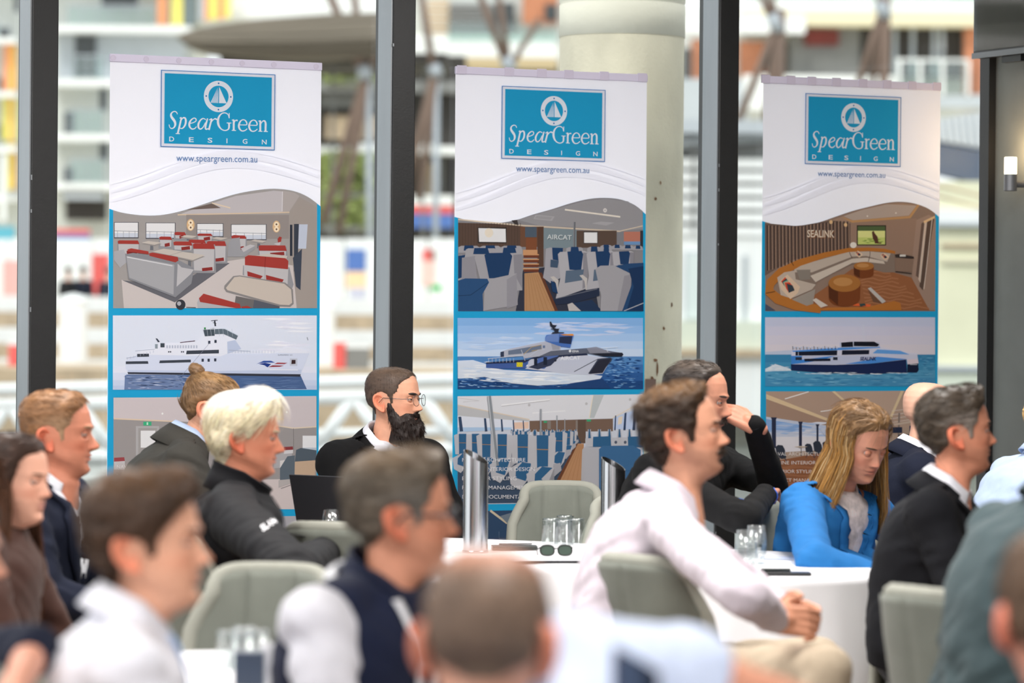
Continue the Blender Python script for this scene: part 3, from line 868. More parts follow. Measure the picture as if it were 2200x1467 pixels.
def banner(label, xl, xr, ytop, wave, bands, logo_box, url, draw, tape, ruled):
    ul = onwall(xl, 500, BOFF)[0]; ur = onwall(xr, 500, BOFF)[0]
    zt = onwall((xl + xr) / 2, ytop, BOFF)[1]
    zb = 0.42
    e = empty('display_banner', WM @ Vector(((ul + ur) / 2, BOFF, zb)), label, 'banner', 'hanging exhibition banners on the glass')
    # gently rippled cloth sheet with thickness
    rows = []
    NU, NZ = 14, 30
    for side in (0, 1):
        for j in range(NZ + 1):
            z = zb + (zt - zb) * j / NZ
            rows.append([WM @ Vector((ul + (ur - ul) * i / NU, BOFF - 0.004 - side * 0.0012 + 0.0012 * math.sin(i * 1.3 + j * .35), z)) for i in range(NU + 1)])
    mb = MB()
    mb.grid(rows[:NZ + 1]); mb.grid([r[::-1] for r in rows[NZ + 1:]])
    mb.build('cloth', M_bcloth, e, smooth=True, fix=False)
    MB().box((ul - 0.002, BOFF - 0.012, zt - 0.028), (ur + 0.002, BOFF + 0.001, zt + 0.002), WM).build('top_hem', M_hem, e, bevel=0.003)
    for px in tape:
        u = onwall(px, ytop, BOFF)[0]
        if ruled == 'round':
            MB().tube([WM @ Vector((u, BOFF + 0.0005, zt - 0.013)), WM @ Vector((u, BOFF + 0.003, zt - 0.013))], 0.0105, 18).build('hem_eyelet', M_tape, e)
        else:
            MB().box((u - 0.02, BOFF - 0.002, zt - 0.028), (u + 0.02, BOFF + 0.0026, zt + 0.006), WM).build('hem_tape', M_tape, e)
    # faint swooshes of the white field, logo, address
    pr = Print(BOFF + 0.0012)
    pw = Print(BOFF)
    for (f0, amp, wd, c) in ((.74, .05, .05, (246, 247, 255)), (.80, .05, .05, (246, 247, 255)), (.70, .045, .012, (245, 246, 255))):
        q = []
        zw = onwall(xl, wave[0][1], BOFF)[1]
        for k in range(25):
            t = k / 24
            x = ul + (ur - ul) * (0.01 + 0.98 * t)
            z = zt + (zw - zt) * (f0 + amp * 2.2 * math.sin(2.2 + t * 4.2) + (.12 * (.5 - t) if t < .5 else 0))
            q.append((x, z, wd * (zt - zw) * (.4 + .6 * math.sin(math.pi * min(1, t * 1.05)))))
        pw.ribbon(c, q)
    pw.build('swoosh_print', e)
    draw_logo(pr, *logo_box)
    pr.text((84, 122, 172), 'www.speargreen.com.au', url[0], url[1], url[2], url[3], ybase2=url[4])
    pr.build('logo_print', e)
    # blue ground below the wave
    pb = Print(BOFF)
    def stripbelow(c, pts, ybot):
        lay = len(pb.items)
        zb_ = ybot if isinstance(ybot, float) and ybot < 5 else None
        for i in range(len(pts) - 1):
            a = onwall(*pts[i], BOFF); b = onwall(*pts[i + 1], BOFF)
            z2 = zb if ybot is None else None
            za = zb if ybot is None else onwall(pts[i][0], ybot, BOFF)[1]
            zb2 = zb if ybot is None else onwall(pts[i + 1][0], ybot, BOFF)[1]
            pb.raw([a, b, (b[0], zb2), (a[0], za)], c); pb.items[-1] = pb.items[-1] + (lay,)
    sm = smooth_pts([(x, y, 0) for x, y in wave], 4)
    stripbelow(TEAL, [(p[0], p[1]) for p in sm], None)
    pb.build('border_print', e)
    draw(e, [(p[0], p[1]) for p in sm])
    return e

def under_wave(pr, c, sm, xa, xb, ybot):
    """background of the first picture: from the wave down to ybot, between two columns (full-frame pixels)"""
    pts = [p for p in sm if xa <= p[0] <= xb]
    yl = np.interp(xa, [p[0] for p in sm], [p[1] for p in sm]); yr = np.interp(xb, [p[0] for p in sm], [p[1] for p in sm])
    pts = [(xa, yl)] + pts + [(xb, yr)]
    lay = len(pr.items)
    for i in range(len(pts) - 1):
        a = onwall(*pts[i], BOFF); b = onwall(*pts[i + 1], BOFF)
        pr.raw([a, b, onwall(pts[i + 1][0], ybot, BOFF), onwall(pts[i][0], ybot, BOFF)], c)
        pr.items[-1] = pr.items[-1] + (lay,)
def streaks(pr, box, n, cols, lmin, lmax, h, seed):
    r = np.random.default_rng(seed)
    x0, y0, x1, y1 = box
    lay = len(pr.items)
    for _ in range(n):
        l = lmin + (lmax - lmin) * r.random(); x = x0 + (x1 - x0 - l) * r.random(); y = y0 + (y1 - y0 - h) * r.random()
        hh = h * (.4 + .6 * r.random())
        pr.poly(cols[int(r.integers(len(cols)))], (x, y + hh / 2), (x + l * .3, y), (x + l, y + hh * .4), (x + l * .6, y + hh))
FIELDS = ('NAVAL ARCHITECTURE', 'MARINE INTERIOR DESIGN', 'EXTERIOR STYLING', 'PROJECT MANAGEMENT', 'DESIGN DOCUMENTATION')

# ---- left banner: ferry saloon, white ferry, lobby
def draw_left(e, sm):
    p = Print(BOFF + 0.0005).crop(220, 100, 2.446)
    under_wave(p, (178, 170, 166), sm, 243, 681, 662)
    RED = (176, 66, 60); SEAT = (206, 203, 206); SG = (160, 160, 166); TAB = (212, 203, 195)
    p.poly((208, 202, 206), (410, 880), (520, 840), (700, 785), (900, 757), (1000, 766), (1035, 785), (980, 868))
    p.poly((190, 182, 180), (945, 758), (1010, 768), (1035, 785), (980, 868), (942, 868))
    p.line((236, 232, 236), 4, (946, 762), (944, 866))
    p.poly((122, 106, 100), (440, 858), (490, 846), (575, 824), (622, 848))
    p.line((238, 220, 196), 6, (575, 822), (672, 848)); p.line((230, 208, 182), 6, (395, 884), (985, 871))
    p.rect((162, 153, 150), 440, 884, 980, 1010)
    for (x0, y0, x1, y1) in ((64, 925, 186, 1002), (230, 928, 380, 1005), (498, 932, 632, 996), (678, 936, 858, 1012)):
        p.rect((96, 96, 104), x0 - 3, y0 - 3, x1 + 4, y1 + 6)
        p.rect((250, 250, 253), x0, y0, x1, y1)
        p.rect((214, 220, 232), x0, y1 - 22, x1, y1)
        p.line((176, 178, 186), 3, (x0, y1 - 34), (x1, y1 - 30))
        for k in range(4):
            xx = x0 + (x1 - x0) * (k + .5) / 4
            p.line((176, 178, 186), 2.5, (xx, y1 - 34), (xx, y1))
    for cx, cy in ((463, 937), (914, 946)):
        p.disc((232, 196, 150), (cx, cy), 30, n=20, sx=.7); p.disc((255, 240, 214), (cx, cy - 12), 13, n=14); p.disc((255, 240, 214), (cx, cy + 14), 13, n=14)
        p.disc((120, 92, 74), (cx, cy - 12), 5, n=10); p.disc((120, 92, 74), (cx, cy + 14), 5, n=10)
    # right wall with door
    p.poly((176, 166, 160), (982, 870), (1035, 790), (1124, 842), (1124, 1374), (1030, 1374), (985, 1200))
    p.rect((52, 58, 72), 985, 936, 998, 1100); p.poly((64, 70, 84), (1006, 932), (1032, 932), (1024, 1200), (1006, 1180))
    p.poly((208, 216, 234), (1032, 934), (1078, 934), (1070, 1062), (1028, 1062)); p.poly((70, 78, 94), (1000, 1110), (1048, 1062), (1040, 1280), (1016, 1260))
    # floor
    p.poly((218, 209, 208), (100, 1225), (380, 1330), (640, 1130), (760, 1112), (1000, 1150), (1020, 1374), (112, 1374))
    p.poly((112, 112, 120), (104, 1228), (380, 1344), (668, 1138), (600, 1128), (380, 1260))
    # back booths
    def booth(x0, y0, x1, y1, rt=18):
        p.poly(SG, (x0 - 6, y0 + 6), (x1 + 4, y0 + 6), (x1 + 10, y1), (x0 - 8, y1))
        p.poly(SEAT, (x0, y0 + rt), (x1, y0 + rt), (x1 - 2, y1 - 10), (x0 + 2, y1 - 14))
        p.poly(RED, (x0 - 4, y0 + 4), (x0 + 6, y0), (x1 - 4, y0 + 1), (x1 + 4, y0 + rt), (x0 - 2, y0 + rt - 2))
        p.poly((150, 54, 52), (x0 + (x1 - x0) * .4, y1 - 26), (x1 - 10, y1 - 32), (x1 - 8, y1 - 14), (x0 + (x1 - x0) * .42, y1 - 10))
    def table(pts, leg):
        p.poly((120, 122, 130), (leg[0] - 6, leg[1]), (leg[0] + 8, leg[1]), (leg[0] + 10, leg[2]), (leg[0] - 8, leg[2]))
        p.poly((164, 158, 156), *[(x, y + 7) for x, y in pts]); p.poly(TAB, *pts)
    booth(302, 998, 362, 1062); booth(382, 974, 436, 1020); booth(502, 982, 574, 1030, 14); booth(680, 992, 752, 1080)
    table([(206, 1030), (240, 1022), (312, 1030), (272, 1042)], (258, 1036, 1070)); table([(408, 1000), (440, 990), (496, 996), (470, 1006)], (450, 1000, 1020))
    table([(568, 1006), (600, 1000), (658, 1006), (622, 1016)], (612, 1010, 1036)); table([(776, 1020), (800, 1014), (862, 1020), (840, 1030)], (820, 1026, 1060))
    p.poly((168, 168, 174), (660, 1040), (684, 1000), (720, 1000), (726, 1070), (800, 1040), (802, 1062), (740, 1104), (656, 1104))
    p.poly(RED, (678, 998), (690, 990), (716, 992), (718, 1004), (680, 1008)); p.poly(SEAT, (726, 1060), (776, 1040), (802, 1046), (740, 1080))
    p.poly(RED, (920, 1010), (930, 998), (942, 1002), (938, 1026), (922, 1032)); p.poly(SEAT, (900, 1036), (936, 1026), (930, 1050))
    booth(84, 1018, 190, 1100, 20)
    p.poly((186, 186, 192), (60, 1076), (112, 1066), (130, 1130), (92, 1162), (60, 1120))
    booth(456, 1014, 538, 1064, 20); booth(552, 1022, 646, 1140, 26); booth(376, 1024, 468, 1080, 22); booth(478, 1034, 586, 1190, 30)
    table([(262, 1078), (320, 1062), (418, 1076), (352, 1096)], (340, 1086, 1130)); table([(356, 1096), (420, 1078), (538, 1096), (474, 1122)], (456, 1110, 1168))
    # large near booth on the left
    p.poly((150, 151, 158), (120, 1092), (160, 1084), (388, 1118), (400, 1122), (480, 1164), (466, 1246), (382, 1318), (136, 1222))
    p.poly((182, 182, 187), (124, 1100), (376, 1146), (372, 1304), (140, 1214)); p.poly((204, 202, 206), (394, 1140), (414, 1160), (478, 1172), (462, 1196), (388, 1262))
    p.line((228, 228, 232), 5, (128, 1106), (366, 1152))
    p.poly(RED, (130, 1066), (150, 1060), (240, 1076), (242, 1092), (132, 1078)); p.poly(RED, (244, 1086), (262, 1082), (394, 1106), (398, 1124), (382, 1134), (246, 1100))
    # right hand booths and table
    booth(824, 1044, 964, 1110, 30)
    table([(806, 1098), (870, 1088), (972, 1100), (964, 1120)], (900, 1110, 1120))
    p.poly(SG, (738, 1150), (982, 1160), (1004, 1250), (990, 1290), (736, 1200))
    p.poly(SEAT, (742, 1148), (976, 1166), (972, 1248), (744, 1214)); p.line((170, 168, 172), 3, (856, 1110), (852, 1230))
    p.poly(RED, (748, 1106), (766, 1096), (960, 1112), (976, 1126), (974, 1170), (748, 1148)); p.line((140, 48, 46), 3, (856, 1104), (852, 1160))
    p.poly((166, 60, 56), (760, 1180), (842, 1206), (830, 1220), (762, 1206)); p.poly((166, 60, 56), (858, 1200), (952, 1224), (942, 1242), (860, 1226))
    p.poly((150, 146, 146), (638, 1272), (640, 1256), (686, 1206), (720, 1202), (960, 1240), (1000, 1276), (1004, 1352), (986, 1368), (930, 1366), (650, 1290))
    p.poly((216, 204, 194), (648, 1268), (692, 1212), (720, 1208), (954, 1246), (990, 1276), (996, 1346), (980, 1358), (932, 1356), (656, 1280))
    p.poly((96, 100, 112), (796, 1330), (930, 1364), (930, 1374), (790, 1374)); p.poly((120, 116, 116), (700, 1310), (796, 1330), (790, 1374), (690, 1374))
    p.poly((190, 190, 196), (496, 1346), (506, 1320), (560, 1340), (740, 1374), (500, 1374)); p.poly(RED, (506, 1322), (530, 1298), (720, 1352), (728, 1374), (700, 1374), (512, 1342))
    p.poly(RED, (730, 1366), (760, 1362), (784, 1374), (730, 1374))
    p.disc((60, 62, 70), (410, 1356), 26, n=18); p.disc((190, 192, 200), (402, 1350), 11, n=12); p.line((90, 90, 96), 4, (440, 1370), (490, 1372))
    p.build('saloon_print', e)
    # ferry
    p = Print(BOFF + 0.0005).crop(220, 650, 3.121)
    p.rect((244, 244, 252), 70, 86, 1437, 584)
    for (y, c) in ((430, (236, 238, 250)), (470, (226, 232, 248)), (520, (214, 224, 244)), (556, (204, 216, 240))):
        p.rect(c, 70, y, 1437, 584)
    streaks(p, (1000, 100, 1437, 420), 26, [(238, 238, 249), (249, 249, 254)], 60, 260, 20, 3)
    p.poly((84, 112, 160), (160, 482), (1330, 492), (1370, 580), (146, 584)); p.poly((120, 142, 186), (150, 486), (500, 486), (560, 584), (146, 584))
    streaks(p, (140, 490, 620, 582), 90, [(206, 216, 238), (64, 80, 116), (160, 178, 212)], 20, 80, 6, 5); streaks(p, (900, 490, 1370, 582), 40, [(110, 138, 184), (70, 98, 150)], 40, 140, 6, 6)
    hull = (224, 230, 246); sup = (240, 242, 251)
    p.poly(hull, (154, 392), (154, 440), (170, 468), (1328, 484), (1386, 340), (1372, 312), (1232, 292), (1160, 340), (840, 342), (790, 348), (310, 330), (240, 346))
    p.poly((206, 216, 238), (170, 452), (760, 458), (1335, 450), (1328, 484), (170, 468))
    p.poly((58, 62, 76), (166, 466), (1328, 480), (1326, 496), (172, 478))
    p.poly(sup, (232, 342), (250, 316), (350, 306), (352, 280), (640, 262), (680, 214), (720, 170), (900, 216), (910, 226), (896, 250), (838, 262), (838, 342), (790, 360), (330, 350))
    p.poly((202, 212, 234), (890, 250), (930, 310), (838, 342), (836, 262)); p.poly(sup, (1232, 292), (1372, 314), (1386, 340), (1165, 338))
    p.poly((80, 92, 104), (676, 182), (748, 170), (752, 222), (686, 226)); p.poly((104, 118, 130), (752, 172), (820, 178), (908, 222), (896, 248), (810, 210), (752, 212))
    for x in (700, 724, 778, 806, 836, 866): p.line((200, 208, 220), 2, (x, 176), (x + 6, 226))
    p.line((232, 238, 246), 5, (672, 180), (820, 172)); p.line((232, 238, 246), 5, (818, 172), (912, 218))
    p.poly((40, 44, 56), (748, 126), (756, 114), (762, 158), (752, 158)); p.line((40, 44, 56), 4, (728, 122), (772, 118)); p.line((40, 44, 56), 3, (740, 134), (764, 140))
    p.rect((70, 150, 90), 680, 166, 692, 180)
    for (x0, y0, x1, y1, sl) in ((232, 342, 312, 362, 12), (156, 392, 308, 410, 14), (380, 384, 592, 406, 0), (560, 318, 780, 346, 0)):
        p.poly((70, 76, 88), (x0 + (x1 - x0) * 0.02, y0 + 4), (x1 - sl, y0 - 2), (x1, y1 - 6 if not sl else y1), (x0, y1)) if not sl else p.poly((70, 76, 88), (x0, y0 + 2), (x1 - sl + 10, y0), (x1, y1), (x0, y1 + 2))
    for (x, y) in ((708, 256), (750, 250), (664, 376), (704, 376), (748, 374)): p.rect((58, 66, 84), x, y, x + 15, y + 20)
    for x in (444, 456, 530, 542): p.disc((60, 66, 80), (x, 330), 5, n=8)
    p.poly((62, 70, 84), (356, 240), (366, 240), (384, 262), (372, 266)); p.rect((72, 82, 92), 388, 272, 416, 300); p.rect((150, 162, 172), 352, 278, 370, 308)
    p.line((96, 70, 84), 5, (520, 268), (620, 256)); p.line((190, 196, 212), 4, (220, 324), (350, 312)); p.line((190, 196, 212), 4, (160, 372), (226, 362))
    for k in range(9): p.line((186, 194, 214), 2.5, (165 + k * 22, 368 - k * 6), (166 + k * 22, 384 - k * 6))
    for k in range(16): p.line((206, 212, 228), 2.5, (850 + k * 20, 320), (850 + k * 20, 340))
    for k in range(12): p.rect((196, 202, 218), 428 + k * 18, 286, 438 + k * 18, 306)
    p.line((172, 178, 196), 2.5, (846, 318), (990, 326)); p.line((150, 156, 176), 2, (720, 268), (530, 490))
    p.poly((48, 84, 168), (1030, 412), (1080, 390), (1130, 390), (1158, 402), (1110, 402), (1060, 404)); p.poly((40, 66, 146), (1046, 410), (1090, 404), (1130, 412), (1106, 434), (1086, 420))
    p.poly((172, 66, 76), (1150, 412), (1172, 402), (1240, 404), (1220, 412)); p.poly((160, 60, 70), (1112, 432), (1140, 420), (1216, 422), (1190, 430))
    p.rect((206, 210, 222), 1256, 374, 1306, 424); p.poly((66, 44, 46), (1268, 384), (1294, 384), (1294, 410), (1266, 412)); p.text((120, 130, 150), 'SUPERFERRY XV', 1176, 1274, 356, 9)
    p.line((250, 250, 254), 4, (1120, 450), (1310, 452)); p.line((60, 60, 70), 3, (1372, 232), (1378, 252))
    p.build('ferry_print', e)
    # lobby
    p = Print(BOFF + 0.0005).crop(220, 650, 3.121)
    p.rect((172, 164, 162), 74, 636, 1436, 1385)
    p.poly((222, 212, 216), (74, 638), (1434, 626), (1434, 836), (1280, 842), (1160, 820), (440, 794), (74, 778))
    p.line((236, 214, 190), 8, (76, 778), (480, 796)); p.line((236, 220, 200), 8, (1150, 822), (1280, 842), (1432, 832)); p.line((236, 216, 190), 10, (1140, 778), (1212, 780))
    for (x, y) in ((402, 744), (1236, 734)): p.disc((250, 250, 250), (x, y), 7, n=10)
    p.rect((192, 190, 192), 224, 828, 380, 1090); p.rect((176, 172, 172), 240, 840, 366, 1090); p.rect((246, 247, 250), 256, 858, 354, 972)
    p.rect((70, 190, 140), 274, 798, 328, 824); p.rect((220, 246, 232), 296, 802, 306, 820)
    p.rect((226, 224, 228), 430, 834, 470, 866); p.poly((226, 214, 214), (74, 1200), (1434, 1180), (1434, 1385), (74, 1385))
    p.line((130, 124, 124), 3, (1280, 842), (1282, 990)); p.rect((246, 247, 251), 1342, 892, 1434, 972); p.rect((206, 216, 228), 1342, 972, 1434, 990)
    p.poly((190, 188, 192), (1150, 1010), (1270, 1000), (1270, 1100), (1150, 1110)); p.poly((150, 66, 70), (1214, 968), (1276, 964), (1278, 986), (1216, 992))
    p.poly((226, 224, 228), (1216, 990), (1278, 986), (1276, 1010), (1216, 1014)); p.poly((230, 226, 226), (1190, 1060), (1270, 1046), (1252, 1098), (1190, 1108))
    p.poly((92, 104, 116), (1298, 988), (1330, 974), (1434, 990), (1434, 1062), (1290, 1066)); p.poly((104, 116, 128), (1190, 1110), (1240, 1030), (1290, 1024), (1286, 1206), (1190, 1190))
    p.poly((214, 186, 160), (1290, 1066), (1434, 1056), (1424, 1160), (1288, 1180)); p.line((84, 86, 92), 7, (1290, 1188), (1424, 1166))
    p.line((150, 144, 146), 4, (1196, 1246), (1436, 1160)); p.poly((196, 190, 190), (1180, 1240), (1360, 1180), (1290, 1180), (1180, 1190))
    p.poly((170, 80, 86), (78, 1040), (146, 1036), (150, 1062), (78, 1070)); p.poly((214, 210, 214), (78, 1066), (150, 1062), (150, 1120), (78, 1120))
    for k, t in enumerate(FIELDS):
        p.text((246, 246, 250), t, 96, 96 + len(t) * 20.5, 1112 + k * 59, 22, bold=0.0)
    p.build('lobby_print', e)
    p = Print(BOFF + 0.0005)
    p.poly((196, 190, 194), (243, 1113), (681, 1108), (681, 1300), (243, 1310))
    p.poly((120, 124, 134), (243, 1200), (681, 1150), (681, 1300), (243, 1310))
    p.build('lounge_print', e)

# ---- middle banner
def draw_mid(e, sm):
    p = Print(BOFF + 0.0005).crop(960, 130, 2.573)
    under_wave(p, (150, 146, 148), sm, 984, 1381, 668.5)
    NAVY = (34, 66, 108); LG = (176, 174, 180); NV2 = (48, 86, 132)
    p.poly((164, 162, 166), (390, 880), (560, 832), (760, 776), (880, 764), (1000, 778), (1080, 830), (1084, 930), (950, 944), (700, 920), (520, 915))
    p.poly((98, 78, 68), (62, 896), (420, 908), (420, 1030), (62, 1030)); p.line((222, 206, 186), 8, (62, 878), (200, 892), (420, 912), (960, 944)); p.line((222, 206, 186), 6, (960, 942), (1082, 914))
    for k in range(22): p.line((86, 68, 60), 3, (70 + k * 16, 898), (70 + k * 16, 1026))
    p.poly((70, 64, 64), (356, 884), (388, 880), (396, 910), (376, 906))
    p.rect((60, 54, 52), 170, 922, 330, 1010); p.poly((250, 250, 252), (174, 926), (324, 930), (326, 1004), (178, 1002)); p.disc((240, 230, 214), (232, 952), 26, n=14)
    p.rect((120, 84, 64), 405, 918, 535, 1030); p.rect((86, 100, 116), 432, 920, 496, 976); p.rect((138, 84, 56), 436, 980, 496, 1046); p.rect((96, 70, 58), 500, 918, 534, 1140)
    p.poly((134, 150, 158), (534, 926), (716, 936), (716, 1034), (534, 1040)); p.rect((98, 80, 70), 716, 940, 938, 1034); p.rect((80, 76, 76), 754, 944, 834, 1012); p.rect((250, 250, 252), 758, 950, 830, 1008)
    p.rect((200, 130, 110), 978, 946, 1068, 1000); p.rect((120, 160, 206), 978, 1000, 1068, 1018); p.rect((60, 60, 68), 1068, 940, 1084, 1040); p.poly((140, 140, 146), (938, 950), (976, 944), (976, 1016), (938, 1030))
    p.text((96, 104, 108), 'AIRCAT', 556, 692, 990, 26, bold=0.015, ybase2=994); p.text((226, 232, 234), 'AIRCAT', 553, 689, 987, 26, bold=0.01, ybase2=991)
    p.line((110, 112, 118), 12, (705, 892), (702, 1040)); p.line((150, 152, 158), 4, (702, 892), (699, 1040))
    p.line((246, 238, 226), 9, (652, 824), (958, 864)); p.disc((236, 230, 226), (874, 828), 12, n=12); p.disc((200, 198, 200), (874, 828), 6, n=10)
    p.poly((182, 180, 184), (490, 852), (596, 862), (580, 886), (478, 876)); p.poly((170, 168, 172), (496, 858), (584, 866), (572, 880), (486, 872)); p.poly((182, 180, 184), (800, 900), (850, 890), (926, 896), (880, 912))
    # floor and steps
    p.poly((56, 60, 76), (420, 1160), (560, 1140), (820, 1260), (840, 1384), (380, 1384))
    p.poly((196, 150, 108), (428, 1176), (506, 1170), (608, 1384), (428, 1384)); p.poly((108, 66, 48), (506, 1170), (524, 1172), (614, 1384), (596, 1384))
    for k in range(7): p.line((176, 128, 88), 2, (436 + k * 10, 1180), (440 + k * 24, 1382))
    for k in range(4): p.rect((122, 66, 46), 424, 1074 + k * 26, 506, 1090 + k * 26); p.rect((222, 168, 120), 420, 1070 + k * 26, 508, 1076 + k * 26)
    p.rect((214, 160, 116), 420, 1046, 500, 1074)
    def hrest(x0, y0, x1, y1):
        p.poly(LG, (x0, y0 + 6), (x0 + 14, y0), (x1 - 10, y0), (x1, y0 + 6), (x1 + 4, y1), (x0 - 4, y1))
        w = x1 - x0
        p.poly(NAVY, (x0 + w * .28, y0 - 2), (x0 + w * .72, y0 - 2), (x0 + w * .78, y0 + (y1 - y0) * .7), (x0 + w * .24, y0 + (y1 - y0) * .7))
    for k in range(3): hrest(66 + k * 118, 1024, 176 + k * 118, 1062)
    for k in range(3): hrest(62 + k * 140 - 80, 1040, 190 + k * 140 - 80, 1090) if k else None
    hrest(104, 1038, 272, 1084); hrest(272, 1036, 416, 1080)
    for (x0, y0, x1, y1) in ((848, 1020, 912, 1044), (912, 1020, 968, 1044), (968, 1022, 1030, 1046), (1030, 1024, 1080, 1048), (660, 1032, 750, 1074), (776, 1030, 850, 1070), (850, 1032, 910, 1066)): hrest(x0, y0, x1, y1)
    # left near seats
    p.poly(LG, (62, 1092), (76, 1074), (150, 1080), (168, 1210), (62, 1220)); p.poly(NAVY, (62, 1080), (100, 1074), (80, 1200), (62, 1206)); p.poly((158, 156, 164), (82, 1090), (154, 1080), (166, 1206), (80, 1210))
    p.poly(LG, (152, 1090), (170, 1074), (400, 1062), (416, 1076), (416, 1270), (200, 1280)); p.poly(NAVY, (206, 1074), (226, 1064), (346, 1062), (360, 1080), (340, 1184), (318, 1202), (232, 1204)); p.poly((150, 148, 156), (366, 1074), (414, 1070), (414, 1260), (372, 1180))
    p.poly(LG, (210, 1214), (384, 1176), (390, 1350), (200, 1384)); p.poly((160, 158, 166), (330, 1210), (384, 1178), (388, 1352), (330, 1372)); p.poly(NV2, (62, 1216), (100, 1204), (222, 1206), (232, 1226), (196, 1290), (200, 1384), (62, 1384)); p.line((28, 50, 84), 3, (62, 1300), (130, 1296), (226, 1228))
    # centre seats
    p.poly((176, 174, 182), (546, 1040), (566, 1034), (640, 1036), (650, 1190), (570, 1230), (530, 1200), (540, 1140)); p.poly(NAVY, (580, 1034), (640, 1036), (640, 1110), (584, 1100)); p.poly((72, 92, 118), (572, 1100), (618, 1106), (610, 1146), (570, 1142))
    for dx, sc in ((0, 1.0), (158, .94), (300, .7)):
        def T(*pts): return [(612 + dx + (x - 612) * sc, 1056 + (y - 1056) * sc) for x, y in pts]
        p.poly((190, 188, 194), *T((612, 1070), (624, 1058), (760, 1052), (784, 1064), (770, 1260), (640, 1306), (600, 1316), (626, 1200)))
        p.poly(NAVY, *T((664, 1056), (742, 1052), (752, 1070), (740, 1160), (676, 1156))); p.poly((150, 148, 156), *T((752, 1060), (784, 1064), (772, 1250), (748, 1262)))
        p.poly((98, 116, 138), *T((656, 1162), (756, 1154), (746, 1214), (650, 1230)))
        p.poly((208, 202, 198), *T((570, 1196), (590, 1192), (616, 1214), (610, 1300), (600, 1230)))
    p.poly((44, 54, 78), (590, 1320), (760, 1270), (840, 1256), (842, 1300), (700, 1340), (600, 1350)); p.line((120, 124, 136), 4, (600, 1316), (830, 1262))
    p.poly(NAVY, (572, 1216), (600, 1232), (612, 1290), (580, 1276)); p.poly((40, 60, 92), (700, 1340), (800, 1322), (856, 1384), (712, 1384)); p.poly((206, 200, 198), (664, 1348), (690, 1338), (740, 1384), (672, 1384))
    # right near seat
    p.poly(LG, (818, 1152), (846, 1134), (928, 1132), (1018, 1180), (1016, 1240), (966, 1384), (846, 1384), (850, 1300)); p.poly((158, 156, 164), (978, 1190), (1018, 1182), (1014, 1260), (968, 1384), (940, 1384))
    p.poly((42, 78, 122), (928, 1136), (1000, 1122), (1084, 1118), (1084, 1384), (966, 1384), (1018, 1240), (1018, 1180)); p.poly((30, 58, 98), (1000, 1150), (1084, 1136), (1084, 1384), (990, 1384), (1030, 1250))
    p.line((190, 192, 200), 5, (976, 1384), (1084, 1340))
    p.build('passenger_cabin_print', e)
    # patrol boat
    p = Print(BOFF + 0.0005).crop(960, 660, 2.877)
    cols = [(150, 196, 242), (166, 206, 246), (184, 216, 248), (204, 226, 250), (216, 232, 250)]
    for k in range(5): p.rect(cols[k], 66, 66 + k * 48, 1212, 310)
    streaks(p, (520, 90, 1190, 190), 26, [(216, 226, 248), (206, 222, 248)], 80, 240, 22, 11); streaks(p, (66, 170, 560, 280), 20, [(214, 230, 250), (196, 220, 248)], 100, 260, 24, 12)
    for k, c in enumerate(((96, 150, 206), (72, 126, 190), (52, 102, 168), (36, 80, 140))): p.rect(c, 66, 304 + k * 50, 1212, 506)
    streaks(p, (960, 310, 1212, 500), 150, [(40, 84, 150), (110, 166, 220), (28, 66, 126), (150, 196, 236)], 14, 50, 8, 13); streaks(p, (66, 420, 900, 500), 150, [(30, 64, 120), (90, 140, 200), (160, 200, 236)], 16, 60, 8, 14)
    p.poly((234, 242, 252), (66, 330), (160, 326), (240, 350), (240, 380), (420, 390), (860, 410), (960, 424), (940, 450), (800, 470), (560, 484), (400, 470), (230, 430), (66, 440))
    streaks(p, (70, 330, 900, 470), 90, [(250, 252, 254), (214, 228, 246), (244, 248, 253)], 40, 130, 14, 15)
    p.poly((38, 74, 130), (760, 470), (960, 440), (1010, 500), (700, 500))
    # hull
    p.poly((214, 218, 232), (490, 374), (510, 320), (860, 296), (1018, 314), (960, 410), (880, 418), (720, 408), (480, 380)); p.poly((74, 104, 172), (240, 344), (480, 336), (510, 320), (480, 378), (300, 378), (240, 374)); p.poly((44, 54, 84), (240, 340), (500, 322), (540, 306), (860, 284), (870, 296), (520, 320), (480, 342), (240, 350))
    p.poly((66, 74, 96), (870, 410), (930, 320), (1016, 312), (1016, 330), (950, 406)); p.poly((48, 50, 66), (876, 412), (936, 326), (1012, 318), (960, 406)); p.line((60, 66, 84), 4, (784, 398), (930, 320), (1010, 312))
    p.poly((92, 122, 190), (560, 316), (620, 300), (690, 296), (600, 380), (540, 376)); p.poly((58, 66, 92), (600, 330), (700, 298), (640, 360), (560, 384), (500, 370)); p.rect((36, 44, 64), 536, 314, 556, 360); p.rect((36, 44, 64), 594, 308, 616, 356)
    p.rect((238, 226, 60), 428, 340, 466, 368)
    for k in range(3): p.line((206, 190, 40), 3, (430 + k * 12, 342), (440 + k * 12, 366))
    p.disc((50, 56, 74), (668, 328), 8, n=10)
    p.text((248, 248, 252), 'AIRCAT', 698, 822, 326, 22, bold=0.02, ybase2=322); p.text((210, 214, 226), 'VITESSE', 734, 796, 340, 6)
    # deck and superstructure
    p.poly((196, 198, 210), (332, 308), (334, 274), (376, 258), (610, 208), (700, 214), (700, 262), (690, 290), (560, 304), (480, 316), (470, 300), (400, 306)); p.poly((118, 132, 156), (376, 268), (480, 250), (580, 232), (584, 258), (500, 282), (376, 294)); p.line((196, 168, 120), 4, (470, 292), (520, 246), (582, 232), (580, 260), (520, 270)); p.rect((112, 130, 166), 590, 236, 604, 252)
    p.poly((60, 70, 96), (328, 276), (350, 272), (350, 306), (330, 308)); p.poly((170, 172, 186), (640, 218), (700, 222), (692, 262), (650, 264))
